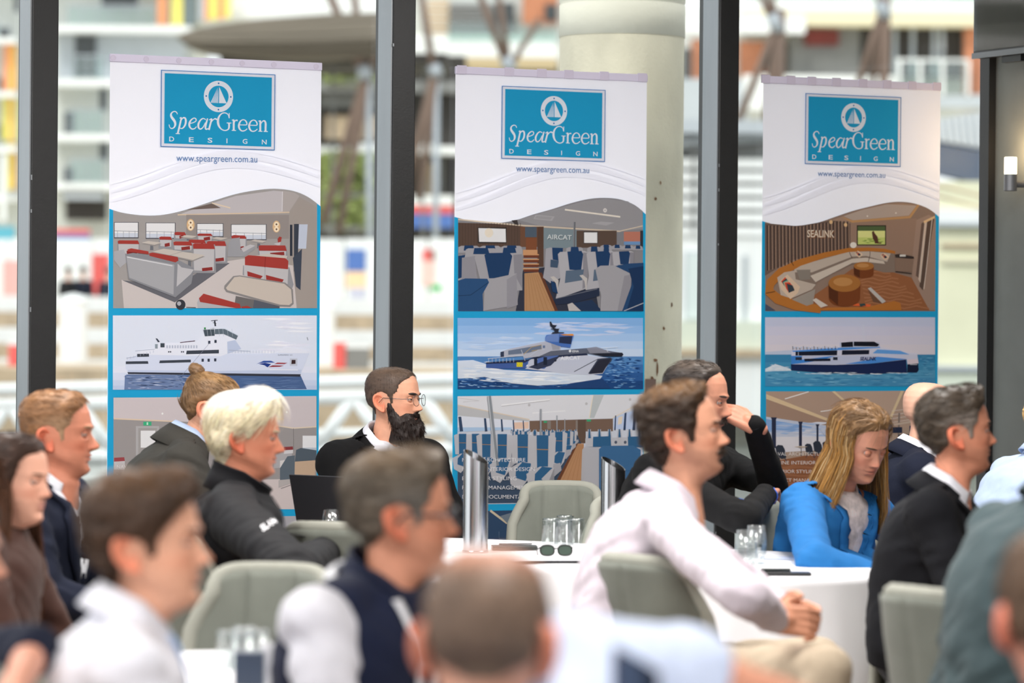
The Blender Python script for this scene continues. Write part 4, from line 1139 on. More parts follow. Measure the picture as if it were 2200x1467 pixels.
    p.poly((104, 110, 128), (560, 306), (640, 270), (860, 252), (990, 268), (1080, 282), (1080, 304), (940, 300), (860, 284)); p.poly((150, 152, 168), (860, 252), (920, 244), (990, 268), (1010, 282), (880, 284)); p.poly((40, 44, 58), (890, 286), (1080, 280), (1088, 292), (1078, 304), (960, 304)); p.text((244, 246, 250), 'ESNA', 772, 812, 278, 13, bold=0.02); p.disc((244, 246, 250), (758, 270), 9, n=10)
    p.poly((80, 122, 196), (606, 184), (612, 172), (700, 162), (770, 168), (780, 176), (760, 250), (690, 240), (606, 210)); p.poly((46, 58, 90), (694, 182), (772, 178), (764, 228), (690, 220)); p.poly((240, 156, 66), (694, 168), (776, 164), (782, 176), (720, 174)); p.poly((120, 152, 212), (640, 168), (690, 164), (686, 214), (606, 210), (610, 180))
    p.poly((44, 48, 62), (632, 90), (640, 88), (650, 108), (672, 112), (670, 122), (660, 128), (688, 136), (686, 156), (720, 158), (640, 164), (664, 150), (650, 130), (636, 116))
    for (y, a, b) in ((112, 634, 676), (134, 640, 692), (156, 648, 722)): p.line((44, 48, 62), 4, (a, y), (b, y))
    for k in range(8): p.line((220, 224, 234), 2.5, (256 + k * 22, 316), (256 + k * 22, 340))
    p.line((224, 228, 236), 3, (250, 318), (470, 296)); p.line((206, 212, 226), 4, (456, 262), (480, 330)); p.line((206, 212, 226), 4, (510, 300), (560, 264), (600, 262)); p.line((232, 236, 244), 3, (950, 252), (1050, 246), (1046, 270)); p.line((232, 236, 244), 3, (980, 250), (990, 276))
    p.build('patrol_boat_print', e)
    # long cabin with rows of seats
    p = Print(BOFF + 0.0005).crop(960, 660, 2.877)
    p.poly((226, 226, 232), (66, 550), (1212, 538), (1212, 1206), (66, 1218))
    p.poly((236, 236, 240), (66, 550), (1212, 538), (1206, 600), (1020, 686), (510, 700), (66, 600)); p.poly((202, 208, 210), (906, 542), (970, 542), (910, 684), (880, 684)); p.line((250, 236, 214), 5, (902, 544), (880, 684)); p.line((240, 226, 206), 5, (1020, 686), (1206, 586)); p.line((232, 216, 196), 6, (66, 604), (510, 694)); p.poly((206, 206, 208), (66, 606), (510, 698), (510, 708), (66, 670))
    p.line((250, 250, 252), 8, (336, 606), (636, 570)); p.line((180, 178, 180), 2, (336, 612), (636, 576)); p.line((250, 250, 252), 5, (528, 654), (732, 640)); p.line((216, 214, 216), 4, (70, 560), (200, 578), (100, 586))
    for (x, y) in ((508, 604), (862, 596), (1132, 570)): p.disc((206, 204, 206), (x, y), 9, n=10)
    p.poly((132, 108, 94), (510, 702), (1026, 688), (1026, 766), (510, 770)); p.rect((110, 90, 78), 808, 694, 858, 840); p.rect((150, 140, 134), 620, 702, 642, 752); p.rect((150, 140, 134), 796, 698, 808, 760)
    p.rect((70, 180, 130), 598, 702, 618, 714); p.rect((70, 180, 130), 864, 692, 890, 706)
    # windows
    p.poly((236, 240, 250), (66, 670), (510, 706), (510, 754), (66, 770)); p.poly((188, 214, 240), (66, 742), (400, 742), (400, 756), (66, 770)); p.poly((240, 210, 190), (410, 712), (506, 708), (506, 750), (410, 752))
    for (x, w) in ((70, 30), (228, 22), (332, 16), (406, 12), (468, 10)): p.poly((64, 84, 116), (x, 672 + x * .06), (x + w * .6, 672 + x * .06), (x + w, 766), (x + w * .3, 768))
    p.poly((206, 220, 246), (1030, 684), (1200, 620), (1204, 756), (1030, 752)); 
    for (x, w) in ((1034, 12), (1090, 20), (1146, 26)): p.poly((56, 76, 110), (x + w * .4, 672 - (x - 1030) * .3), (x + w, 668 - (x - 1030) * .3), (x + w * .7, 760), (x, 760))
    p.poly((244, 228, 206), (1060, 680), (1086, 672), (1080, 720), (1056, 726))
    # floor aisle
    p.poly((70, 88, 112), (66, 900), (800, 780), (830, 840), (640, 1206), (66, 1214)); p.poly((200, 152, 112), (806, 842), (846, 842), (838, 1150), (650, 1150)); p.poly((122, 76, 54), (796, 848), (810, 842), (660, 1150), (634, 1150))
    for k in range(5): p.line((178, 130, 92), 2, (814 + k * 7, 850), (680 + k * 36, 1148))
    BL = (56, 108, 152); G2 = (206, 206, 212); G3 = (184, 184, 192)
    def seat(x, y, h, full=True):
        w = h * .44
        p.poly(G2, (x - w * .5, y + h * .03), (x - w * .36, y), (x + w * .36, y), (x + w * .5, y + h * .03), (x + w * .42, y + h * .52), (x - w * .42, y + h * .52))
        p.poly(BL, (x - w * .22, y - h * .01), (x + w * .22, y - h * .01), (x + w * .2, y + h * .6), (x - w * .2, y + h * .6))
        p.line((196, 150, 96), h * .012, (x - w * .22, y + h * .22), (x + w * .22, y + h * .225))
        if full:
            p.poly(G2, (x - w * .6, y + h * .62), (x - w * .1, y + h * .5), (x + w * .46, y + h * .5), (x + w * .3, y + h * .76), (x - w * .1, y + h), (x - w * .5, y + h * .9))
            p.poly(BL, (x - w * .28, y + h * .62), (x - w * .02, y + h * .5), (x + w * .36, y + h * .52), (x + w * .12, y + h * .84), (x - w * .3, y + h * .78))
            p.poly(G3, (x + w * .4, y + h * .46), (x + w * .66, y + h * .44), (x + w * .7, y + h * .56), (x + w * .34, y + h * .7))
    for r_, (y, h, xs) in enumerate(((756, 40, range(400, 820, 36)), (762, 60, range(410, 800, 44)), (768, 90, range(430, 790, 56)))):
        for x in xs: seat(x, y, h, False)
    for x, y, h in ((776, 764, 120), (744, 766, 170), (690, 772, 240)): seat(x, y, h, True)
    for x in (96, 176): seat(x, 784, 240)
    for x, y, h in ((242, 786, 280), (340, 786, 300), (466, 788, 340), (588, 794, 380)): seat(x, y, h)
    p.poly(G2, (980 - 320, 1150), (900 - 320, 1060), (960 - 320, 1000), (990 - 330, 990), (1000 - 340, 1060), (590, 1160), (540, 1140))
    for k in range(5):
        y = 754 + k * 8
        for q in range(6): seat(880 + q * 62, y + k * 4, 46 + k * 10, False)
    p.poly(G2, (854, 810), (1212, 800), (1212, 860), (854, 862)); p.poly(BL, (902, 800), (1010, 796), (1014, 860), (900, 862)); p.poly(BL, (1116, 800), (1212, 796), (1212, 864), (1118, 862)); p.disc((90, 100, 120), (1042, 834), 10, n=10); p.disc((90, 100, 120), (1100, 834), 10, n=10)
    p.poly((196, 196, 202), (834, 880), (850, 862), (940, 866), (944, 1150), (824, 1150)); p.poly((70, 118, 164), (938, 876), (960, 856), (1150, 854), (1196, 880), (1196, 960), (1180, 1150), (938, 1150)); p.line((52, 92, 134), 3, (944, 1010), (1180, 1010))
    p.line((150, 156, 164), 26, (258, 548), (308, 980)); p.line((206, 210, 216), 8, (252, 548), (300, 980)); p.line((160, 164, 172), 12, (577, 628), (577, 790)); p.line((170, 174, 182), 8, (678, 668), (678, 770)); p.line((170, 174, 182), 6, (728, 690), (728, 760))
    for k, t in enumerate(FIELDS):
        p.text((246, 246, 250), t, 92, (482, 540, 428, 506, 546)[k], 954 + k * 57, 23, bold=0.0)
    p.build('seat_rows_print', e)
    p = Print(BOFF + 0.0005).crop(960, 660, 2.877)
    p.poly((58, 84, 116), (66, 1262), (1212, 1236), (1212, 1640), (66, 1660)); p.poly((40, 58, 84), (66, 1440), (520, 1440), (520, 1640), (66, 1650))
    p.line((226, 212, 184), 14, (268, 1256), (372, 1334)); p.line((226, 212, 184), 10, (372, 1334), (530, 1258)); p.line((226, 212, 184), 8, (378, 1348), (540, 1364)); p.poly((84, 140, 210), (470, 1314), (548, 1258), (560, 1320)); p.poly((126, 140, 154), (330, 1290), (372, 1334), (520, 1262), (440, 1256))
    p.line((120, 140, 160), 3, (322, 1386), (322, 1430), (520, 1440))
    p.build('upper_deck_print', e)

# ---- right banner
def draw_right(e, sm):
    p = Print(BOFF + 0.0005).crop(1620, 150, 2.667)
    under_wave(p, (158, 132, 116), sm, 1644, 2009, 668.5)
    TAN = (196, 124, 56); UP = (206, 190, 176)
    p.poly((120, 100, 90), (62, 878), (250, 896), (440, 862), (552, 880), (552, 1024), (210, 1092), (62, 1180))
    for k in range(24):
        x = 72 + k * 20
        yb = 1150 - k * 5.4; yt = 884 + (k * .6 if x < 280 else -(x - 280) * .12)
        p.poly((74, 58, 54), (x, yt + 6), (x + 7, yt + 6), (x + 9, yb), (x + 2, yb))
        p.line((206, 168, 140), 3, (x + 10, yt + 8), (x + 12, yb))
    p.poly((168, 138, 120), (552, 876), (930, 850), (940, 1060), (810, 1060), (552, 1024)); p.poly((182, 150, 128), (440, 862), (620, 800), (760, 768), (850, 764), (940, 776), (890, 840), (560, 870)); p.poly((206, 160, 110), (500, 842), (560, 862), (888, 838), (935, 772), (948, 776), (896, 850), (560, 876)); p.poly((196, 178, 166), (620, 802), (760, 770), (930, 778), (886, 834), (566, 862), (512, 838))
    for (x, y) in ((648, 838), (812, 820)): p.disc((250, 244, 236), (x, y), 5, n=8)
    p.disc((240, 200, 150), (440, 872), 12, n=12); p.disc((240, 200, 150), (524, 888), 12, n=12)
    p.poly((176, 148, 132), (930, 860), (1000, 830), (1040, 850), (1036, 1378), (1000, 1378), (905, 1196), (905, 1080)); p.poly((118, 96, 86), (958, 880), (976, 868), (968, 1210), (926, 1180)); p.poly((104, 84, 74), (992, 866), (1034, 836), (966, 1264), (946, 1240)); p.poly((226, 206, 190), (976, 870), (990, 866), (952, 1220), (940, 1200)); p.line((236, 220, 206), 5, (1020, 850), (972, 1256)); p.poly((240, 206, 160), (970, 866), (1034, 836), (1034, 850), (972, 880))
    p.text((140, 90, 60), 'SEALINK', 310, 464, 962, 42, bold=0.03, ybase2=964); p.text((240, 226, 206), 'SEALINK', 304, 459, 958, 42, bold=0.015, ybase2=960)
    p.rect((62, 52, 48), 588, 890, 756, 1006); p.rect((214, 226, 130), 594, 896, 750, 1000); p.rect((90, 110, 70), 594, 896, 750, 922); p.rect((236, 236, 160), 594, 922, 750, 960); streaks(p, (594, 960, 750, 1000), 14, [(150, 176, 80), (226, 232, 150)], 20, 60, 10, 21)
    p.poly((96, 62, 50), (674, 930), (684, 924), (690, 936), (706, 956), (712, 988), (694, 990), (680, 968)); p.poly((96, 62, 50), (690, 986), (730, 990), (726, 996), (690, 994)); p.disc((96, 62, 50), (682, 930), 7, n=8)
    # carpet
    p.poly((164, 106, 70), (330, 1300), (560, 1140), (760, 1150), (900, 1190), (1004, 1378), (300, 1378))
    r = np.random.default_rng(4)
    for k in range(11):
        y = 1160 + k * 20
        p.ribbon((182, 124, 86), [(*p.uz((600 + q * 36 + k * 4, y + 8 * math.sin(q * 1.7 + k))), .006) for q in range(int(6 + k * .55))])
    # bench ring
    p.poly((146, 128, 116), (210, 1120), (540, 1030), (800, 1040), (806, 1160), (740, 1160), (560, 1110), (360, 1210), (330, 1260), (200, 1280))
    p.poly(UP, (226, 1130), (540, 1042), (660, 1040), (780, 1052), (760, 1100), (640, 1066), (560, 1070), (330, 1160), (230, 1160)); p.poly((222, 208, 194), (320, 1180), (560, 1082), (640, 1076), (740, 1096), (748, 1112), (640, 1100), (560, 1106), (350, 1216))
    p.line((90, 70, 60), 4, (538, 1024), (548, 1056), (560, 1080)); p.line((90, 70, 60), 4, (662, 1022), (662, 1060), (652, 1100))
    p.ribbon(TAN, [(*p.uz(q), w / 2.667 / 538) for q, w in (((806, 1046), 16), ((740, 1034), 20), ((650, 1028), 22), ((540, 1032), 24), ((400, 1062), 32), ((260, 1104), 40), ((150, 1160), 52), ((92, 1220), 60), ((84, 1270), 62), ((130, 1310), 62), ((240, 1350), 58), ((380, 1372), 46))])
    p.poly(TAN, (330, 1378), (420, 1362), (640, 1360), (800, 1324), (836, 1336), (842, 1378)); p.line((110, 70, 40), 5, (206, 1092), (224, 1122)); p.line((110, 70, 40), 5, (64, 1280), (118, 1270)); p.poly((86, 90, 110), (62, 1340), (120, 1378), (62, 1378))
    p.poly(UP, (130, 1190), (170, 1160), (230, 1150), (236, 1200), (352, 1230), (330, 1258), (210, 1310), (150, 1290)); p.poly((150, 140, 130), (240, 1146), (320, 1144), (318, 1200), (260, 1204)); p.poly((170, 160, 150), (214, 1316), (348, 1256), (336, 1340), (300, 1352)); p.poly((226, 216, 206), (332, 1318), (352, 1308), (420, 1350), (380, 1362))
    CU = [(226, 90, 60), (60, 70, 80), (120, 180, 160), (240, 170, 130), (206, 60, 50)]
    def cushion(x0, y0, x1, y1):
        p.poly((232, 206, 180), (x0, y0 + (y1 - y0) * .3), (x0 + (x1 - x0) * .4, y0), (x1, y0 + (y1 - y0) * .5), (x1 - (x1 - x0) * .1, y0 + (y1 - y0) * .75), (x0 + (x1 - x0) * .55, y1), (x0 + (x1 - x0) * .1, y0 + (y1 - y0) * .6))
        for k in range(7):
            f = k / 7
            p.poly(CU[k % 5], (x0 + (x1 - x0) * (.1 + .3 * f), y0 + (y1 - y0) * (.28 - .2 * f + .3 * f)), (x0 + (x1 - x0) * (.3 + .4 * f), y0 + (y1 - y0) * (.1 + .4 * f)), (x0 + (x1 - x0) * (.4 + .4 * f), y0 + (y1 - y0) * (.3 + .4 * f)), (x0 + (x1 - x0) * (.2 + .3 * f), y0 + (y1 - y0) * (.4 + .4 * f)))
    cushion(140, 1172, 260, 1314); cushion(574, 1036, 620, 1076); cushion(722, 1048, 772, 1092); p.poly((240, 110, 60), (560, 1350), (590, 1338), (668, 1344), (660, 1358)); p.poly((60, 80, 80), (600, 1340), (630, 1338), (640, 1350), (604, 1356))
    # drum tables
    def drum(cx, cy, rx, ry, h):
        n = 22
        el = [(cx + rx * math.cos(2 * math.pi * k / n), cy + ry * math.sin(2 * math.pi * k / n)) for k in range(n)]
        bo = [(cx + rx * .97 * math.cos(math.pi * k / n), cy + h + ry * math.sin(math.pi * k / n)) for k in range(n + 1)]
        p.poly((132, 72, 38), (cx + rx, cy), *bo, (cx - rx, cy)); p.poly((96, 52, 30), (cx - rx, cy), (cx - rx * .4, cy + ry * .9), (cx - rx * .4, cy + h + ry * .88), (cx - rx * .97, cy + h))
        p.poly((184, 122, 62), *el); p.poly((206, 150, 90), *[(cx + (x - cx) * .6 - rx * .1, cy + (y - cy) * .5 - ry * .15) for x, y in el])
    drum(626, 1124, 58, 24, 46); drum(515, 1222, 92, 50, 84)
    p.poly((206, 202, 198), (648, 1252), (666, 1246), (752, 1326), (732, 1338)); p.poly((120, 86, 66), (648, 1256), (730, 1340), (680, 1330))
    p.poly((62, 52, 50), (804, 1058), (830, 1054), (912, 1070), (914, 1082), (808, 1074)); p.poly((150, 124, 108), (806, 1078), (912, 1084), (902, 1160), (806, 1152)); p.line((60, 50, 46), 5, (806, 1156), (900, 1168)); p.rect((236, 232, 226), 832, 1058, 866, 1070); p.disc((246, 240, 230), (566, 1004), 18, n=12, sx=1.3)
    p.build('lounge_print', e)
    # catamaran ferry
    p = Print(BOFF + 0.0005).crop(1620, 660, 2.876)
    for k, c in enumerate(((222, 222, 240), (226, 224, 240), (230, 226, 238), (234, 228, 236))): p.rect(c, 68, 62 + k * 56, 1118, 300)
    p.poly((206, 216, 236), (68, 276), (240, 264), (240, 296), (68, 296))
    for k, c in enumerate(((66, 146, 190), (78, 158, 200), (96, 172, 210), (84, 160, 204))): p.rect(c, 68, 292 + k * 48, 1118, 488)
    streaks(p, (68, 400, 1118, 486), 150, [(130, 196, 226), (62, 138, 186), (104, 178, 214)], 24, 90, 8, 31); streaks(p, (1016, 296, 1118, 400), 30, [(60, 132, 180), (104, 176, 212)], 20, 60, 7, 32)
    p.poly((240, 246, 252), (68, 380), (130, 350), (222, 380), (230, 392), (120, 394), (68, 398)); streaks(p, (66, 352, 230, 398), 12, [(250, 252, 254), (220, 234, 246)], 20, 70, 10, 33)
    p.poly((30, 46, 92), (226, 352), (500, 354), (720, 346), (938, 320), (944, 404), (720, 414), (440, 408), (228, 390)); p.poly((24, 34, 64), (946, 352), (1012, 344), (1016, 388), (1004, 404), (944, 402))
    p.poly((214, 218, 240), (228, 300), (700, 300), (940, 322), (720, 348), (500, 356), (228, 352)); p.poly((72, 148, 226), (228, 300), (300, 300), (232, 352), (228, 352)); p.poly((86, 158, 232), (560, 350), (700, 326), (830, 282), (900, 280), (944, 320), (720, 348)); p.poly((72, 148, 226), (228, 332), (440, 306), (500, 300), (420, 326), (300, 344), (228, 352))
    p.poly((226, 226, 242), (228, 300), (232, 268), (560, 248), (780, 246), (900, 272), (1006, 286), (1014, 346), (946, 352), (940, 320), (700, 300)); p.poly((236, 222, 230), (946, 322), (1010, 316), (1014, 346), (946, 352)); p.poly((86, 158, 232), (232, 268), (520, 250), (770, 242), (780, 250), (540, 264), (240, 276)); p.poly((112, 176, 238), (760, 260), (900, 268), (960, 292), (900, 290), (730, 284))
    p.poly((30, 34, 54), (272, 274), (512, 266), (510, 296), (274, 298)); p.poly((30, 34, 54), (542, 266), (710, 264), (708, 290), (540, 294)); p.rect((30, 34, 54), 254, 274, 270, 298); p.poly((30, 34, 54), (308, 318), (470, 316), (470, 332), (310, 334)); p.rect((44, 52, 74), 254, 308, 294, 326); p.rect((40, 48, 70), 486, 308, 514, 326)
    p.poly((206, 212, 232), (528, 248), (526, 218), (620, 210), (770, 218), (776, 240), (760, 246)); p.poly((26, 28, 42), (536, 218), (608, 212), (610, 244), (538, 246)); p.poly((26, 28, 42), (614, 212), (740, 212), (772, 230), (760, 242), (614, 240))
    for k in range(13):
        x = 236 + k * 22
        p.line((50, 54, 70), 4, (x, 240 + (k % 3) * 5), (x + 2, 262))
        p.disc((206, 216, 236), (x + 10, 250), 7, n=8)
    for k in range(6): p.line((226, 228, 240), 3, (664 - k % 2 * 4, 110 + k * 14), (686 - k % 2 * 4, 112 + k * 14))
    p.line((226, 228, 240), 4, (672, 108), (676, 212)); p.line((222, 224, 238), 3, (690, 150), (690, 212))
    p.text((38, 48, 104), 'SEALINK', 652, 752, 328, 22, bold=0.04, shear=.2); p.text((236, 240, 250), 'Kangaroo', 962, 1006, 356, 9, bold=0.02)
    streaks(p, (230, 400, 1020, 420), 26, [(240, 246, 252), (206, 226, 242)], 20, 80, 7, 35)
    p.build('catamaran_print', e)
    # sun deck saloon
    p = Print(BOFF + 0.0005).crop(1620, 660, 2.876)
    p.rect((196, 168, 148), 74, 520, 1120, 1170)
    p.poly((198, 170, 152), (74, 526), (1118, 514), (1118, 760), (820, 740), (480, 716), (74, 560)); p.poly((238, 214, 176), (74, 536), (500, 704), (470, 716), (74, 566)); p.poly((240, 218, 180), (480, 520), (500, 518), (640, 640), (620, 640)); p.poly((240, 218, 180), (906, 516), (926, 516), (836, 716), (820, 716))
    p.poly((182, 152, 134), (74, 566), (500, 720), (500, 736), (74, 676)); p.poly((206, 180, 162), (500, 520), (906, 516), (820, 716), (650, 650))
    p.line((250, 248, 246), 7, (190, 566), (336, 522)); p.line((250, 248, 246), 6, (410, 644), (552, 624)); p.line((250, 248, 246), 5, (500, 680), (560, 672)); p.disc((240, 236, 232), (706, 610), 7, n=8)
    for k in range(4): p.line((240, 232, 226), 3, (850, 640 + k * 24), (960, 628 + k * 22))
    p.poly((214, 222, 242), (74, 676), (500, 738), (500, 880), (74, 900)); p.poly((150, 186, 232), (74, 690), (360, 740), (300, 770), (74, 770)); p.poly((240, 236, 240), (74, 800), (500, 800), (500, 880), (74, 900)); streaks(p, (80, 700, 480, 810), 24, [(236, 238, 248), (176, 204, 240), (204, 216, 240)], 40, 150, 16, 41)
    for (x, w, yt) in ((108, 26, 680), (276, 18, 706), (384, 12, 722), (450, 10, 732)): p.rect((52, 58, 84), x, yt, x + w, 870); p.poly((52, 58, 84), (x - 6, yt), (x + w + 6, yt), (x + w, yt + 14), (x, yt + 14))
    p.poly((158, 104, 74), (74, 960), (400, 900), (560, 860), (1118, 860), (1118, 1166), (74, 1166))
    for k in range(9): p.ribbon((176, 118, 84), [(*p.uz((80 + q * 40, 990 + k * 20 + 10 * math.sin(q * .8 + k) - q * 3)), .007) for q in range(10)])
    def lchair(x, y, s): 
        p.poly((58, 64, 78), (x, y + 10 * s), (x + 12 * s, y), (x + 34 * s, y + 2 * s), (x + 44 * s, y + 20 * s), (x + 52 * s, y + 60 * s), (x + 30 * s, y + 66 * s), (x + 6 * s, y + 50 * s)); p.line((70, 76, 90), 4 * s, (x + 20 * s, y + 60 * s), (x + 6 * s, y + 88 * s)); p.line((70, 76, 90), 4 * s, (x + 44 * s, y + 60 * s), (x + 56 * s, y + 86 * s))
    lchair(130, 850, 1.3); lchair(312, 842, 1.0); lchair(362, 826, 1.2); lchair(420, 830, .8)
    p.poly((206, 190, 176), (246, 862), (280, 856), (330, 860), (296, 870)); p.line((110, 100, 96), 5, (288, 866), (290, 920))
    p.line((150, 136, 128), 14, (896, 652), (892, 800)); p.rect((48, 56, 80), 854, 740, 914, 776); p.rect((50, 64, 100), 960, 732, 982, 776); p.poly((214, 196, 180), (846, 722), (940, 706), (980, 696), (980, 712), (846, 734))
    p.poly((176, 106, 76), (890, 790), (960, 786), (966, 860), (886, 862)); p.poly((80, 82, 90), (888, 786), (962, 784), (960, 804), (890, 806)); p.poly((150, 90, 68), (970, 800), (1010, 790), (1010, 850), (976, 856)); p.poly((230, 224, 218), (890, 880), (960, 876), (960, 894), (890, 896))
    for k, t in enumerate(FIELDS):
        p.text((246, 240, 238), t, (98, 92, 92, 92, 92)[k], (442, 508, 392, 476, 508)[k], 916 + k * 54, 22, bold=0.0)
    p.build('sun_deck_print', e)
    p = Print(BOFF + 0.0005).crop(1620, 660, 2.876)
    p.poly((54, 66, 90), (78, 1216), (1110, 1196), (1110, 1500), (78, 1500)); p.line((222, 196, 160), 9, (80, 1222), (204, 1276)); p.poly((72, 90, 120), (200, 1420), (210, 1380), (226, 1420), (232, 1500), (196, 1500)); p.poly((96, 112, 138), (78, 1300), (420, 1260), (420, 1500), (78, 1500))
    p.build('bar_print', e)

def cw(ox, oy, k, pts): return [(ox + x / k, oy + y / k) for x, y in pts]
def cbox(ox, oy, k, x0, y0, x1, y1): return (x0, y0, x1, y1)
banner('left white and blue banner with white ferry picture and round hem eyelets', 234.5, 688.5, 126,
       cw(220, 100, 2.446, [(36, 852), (100, 872), (200, 886), (300, 886), (400, 868), (500, 838), (600, 805), (700, 775), (800, 756), (900, 747), (1000, 758), (1080, 790), (1147, 840)]),
       None, (345.9, 149.9, 590, 323), (378.6, 552.4, 346, 14, 349), draw_left, (243, 314, 384, 454, 520, 588, 679), 'round')
banner('middle white and blue banner with grey patrol boat picture in front of the column', 977, 1388, 152,
       cw(960, 130, 2.573, [(42, 864), (120, 884), (200, 896), (290, 897), (380, 882), (480, 850), (580, 822), (680, 790), (780, 766), (870, 759), (960, 768), (1040, 800), (1100, 850)]),
       None, (1078.2, 184.2, 1299.3, 347.7), (1108.8, 1265.5, 368, 13.4, 372), draw_mid, (992, 1094, 1164, 1222, 1298, 1380), 'square')
banner('right white and blue banner with blue catamaran ferry picture', 1638.5, 2019, 172,
       cw(1620, 150, 2.667, [(46, 866), (120, 886), (200, 894), (280, 890), (370, 874), (470, 840), (560, 810), (660, 784), (760, 762), (840, 756), (920, 766), (1000, 796), (1060, 842)]),
       None, (1730.3, 200.2, 1934.5, 358.6), (1757, 1901.5, 378, 12.6, 382), draw_right, (1645, 1699, 1744, 1797, 1854, 1906, 1960, 2013), 'square')

# ---------------------------------------------------------------- people: building blocks
M_skin = mat('skin', (1, 1, 1, 1), 0.52, attr=True, noise=(45, 0.05), bump=(300, 0.06), spec=0.35)
M_hair = mat('hair', (1, 1, 1, 1), 0.5, attr=True, spec=0.35)
M_eye = mat('eye_surface', (1, 1, 1, 1), 0.15, attr=True)
def cloth(name, r, g, b, rough=0.85, sheen=0.1, weave=350, bmp=0.12):
    return mat(name, rgb(r, g, b), rough, noise=(25, 0.06), bump=(weave, bmp), sheen=sheen, spec=0.25)

def np_mesh(name, V, F, cols=None, smooth=True):
    """cols: per-vertex rgba"""
    me = bpy.data.meshes.new(name)
    me.from_pydata([tuple(map(float, v)) for v in V], [], [tuple(int(i) for i in f) for f in F])
    if cols is not None:
        at = me.color_attributes.new('Col', 'FLOAT_COLOR', 'POINT')
        at.data.foreach_set('color', np.asarray(cols, np.float32).ravel())
    if smooth:
        me.polygons.foreach_set('use_smooth', [True] * len(me.polygons))
    me.update()
    return me
def obj_of(me, name, m, parent=None):
    me.materials.append(m)
    o = bpy.data.objects.new(name, me)
    return link(o, parent)

def capsule(p0, r0, p1, r1, n=14, k=4):
    """closed tapered capsule"""
    p0 = np.array(p0, float); p1 = np.array(p1, float)
    d = p1 - p0; L = np.linalg.norm(d)
    d = d / L if L > 1e-6 else np.array([0, 0, 1.0])
    a = np.cross(d, [0, 0, 1.0] if abs(d[2]) < .9 else [1.0, 0, 0]); a /= np.linalg.norm(a); b = np.cross(d, a)
    rings = []
    for i in range(k): t = math.pi / 2 * (i + .35) / k; rings.append((p0 - d * r0 * math.cos(t), r0 * math.sin(t)))
    rings.append((p0, r0)); rings.append((p1, r1))
    for i in range(k - 1, -1, -1): t = math.pi / 2 * (i + .35) / k; rings.append((p1 + d * r1 * math.cos(t), r1 * math.sin(t)))
    V = []; F = []
    for c, r in rings:
        for q in range(n):
            t = 2 * math.pi * q / n; V.append(c + (a * math.cos(t) + b * math.sin(t)) * r)
    for i in range(len(rings) - 1):
        for q in range(n): F.append((i * n + q, i * n + (q + 1) % n, (i + 1) * n + (q + 1) % n, (i + 1) * n + q))
    F.append(tuple(range(n - 1, -1, -1))); m = (len(rings) - 1) * n; F.append(tuple(m + q for q in range(n)))
    return V, F
def loft(rings):
    """closed loft through rings of equal length"""
    n = len(rings[0]); V = [p for r in rings for p in r]; F = []
    for i in range(len(rings) - 1):
        for q in range(n): F.append((i * n + q, i * n + (q + 1) % n, (i + 1) * n + (q + 1) % n, (i + 1) * n + q))
    F.append(tuple(range(n - 1, -1, -1))); m = (len(rings) - 1) * n; F.append(tuple(m + q for q in range(n)))
    return V, F
def fuse(parts, voxel, smooth=6, fac=0.5):
    """union of closed shapes as one continuous skin: voxel remesh, then relax; returns numpy V, F, normals"""
    V = []; F = []
    for v, f in parts:
        n = len(V); V += list(v); F += [tuple(i + n for i in q) for q in f]
    me = bpy.data.meshes.new('tmp'); me.from_pydata([tuple(map(float, p)) for p in V], [], F); me.update()
    bm = bmesh.new(); bm.from_mesh(me); bmesh.ops.recalc_face_normals(bm, faces=bm.faces); bm.to_mesh(me); bm.free()
    o = bpy.data.objects.new('tmp', me); COL.objects.link(o)
    r = o.modifiers.new('r', 'REMESH'); r.mode = 'VOXEL'; r.voxel_size = voxel; r.adaptivity = 0
    if smooth:
        s = o.modifiers.new('s', 'SMOOTH'); s.factor = fac; s.iterations = smooth
    dg = bpy.context.evaluated_depsgraph_get()
    e = bpy.data.meshes.new_from_object(o.evaluated_get(dg))
    n = len(e.vertices)
    A = np.empty(n * 3); e.vertices.foreach_get('co', A); A = A.reshape(-1, 3)
    N = np.empty(n * 3); e.vertex_normals.foreach_get('vector', N); N = N.reshape(-1, 3)
    FF = [tuple(p.vertices) for p in e.polygons]
    bpy.data.objects.remove(o); bpy.data.meshes.remove(me); bpy.data.meshes.remove(e)
    return A, FF, N

# ---- heads
ZK = [.235, .2345, .232, .226, .215, .20, .18, .16, .14, .12, .10, .08, .06, .045, .03, .018, .008, .0, -.004, -.009, -.02, -.04, -.07, -.10, -.13, -.16]
FK = [-.008, .010, .028, .050, .070, .084, .0925, .0955, .0975, .0925, .0905, .089, .088, .085, .083, .082, .076, .064, .052, .040, .026, .020, .018, .018, .016, .010]
BK = [-.012, -.030, -.048, -.066, -.082, -.093, -.100, -.1015, -.100, -.096, -.090, -.082, -.074, -.069, -.066, -.065, -.065, -.066, -.067, -.068, -.070, -.073, -.078, -.082, -.084, -.084]
WK = [.002, .018, .034, .049, .061, .069, .0745, .0765, .0765, .0755, .0735, .071, .068, .065, .060, .054, .049, .047, .046, .046, .0475, .050, .0525, .054, .056, .056]
SK = [0, 0, 0, 0, 0, 0, 0, 0, 0, 0, .04, .12, .22, .30, .36, .40, .42, .42, .42, .41, .38, .32, .24, .16, .10, .05]
NPHI = 84
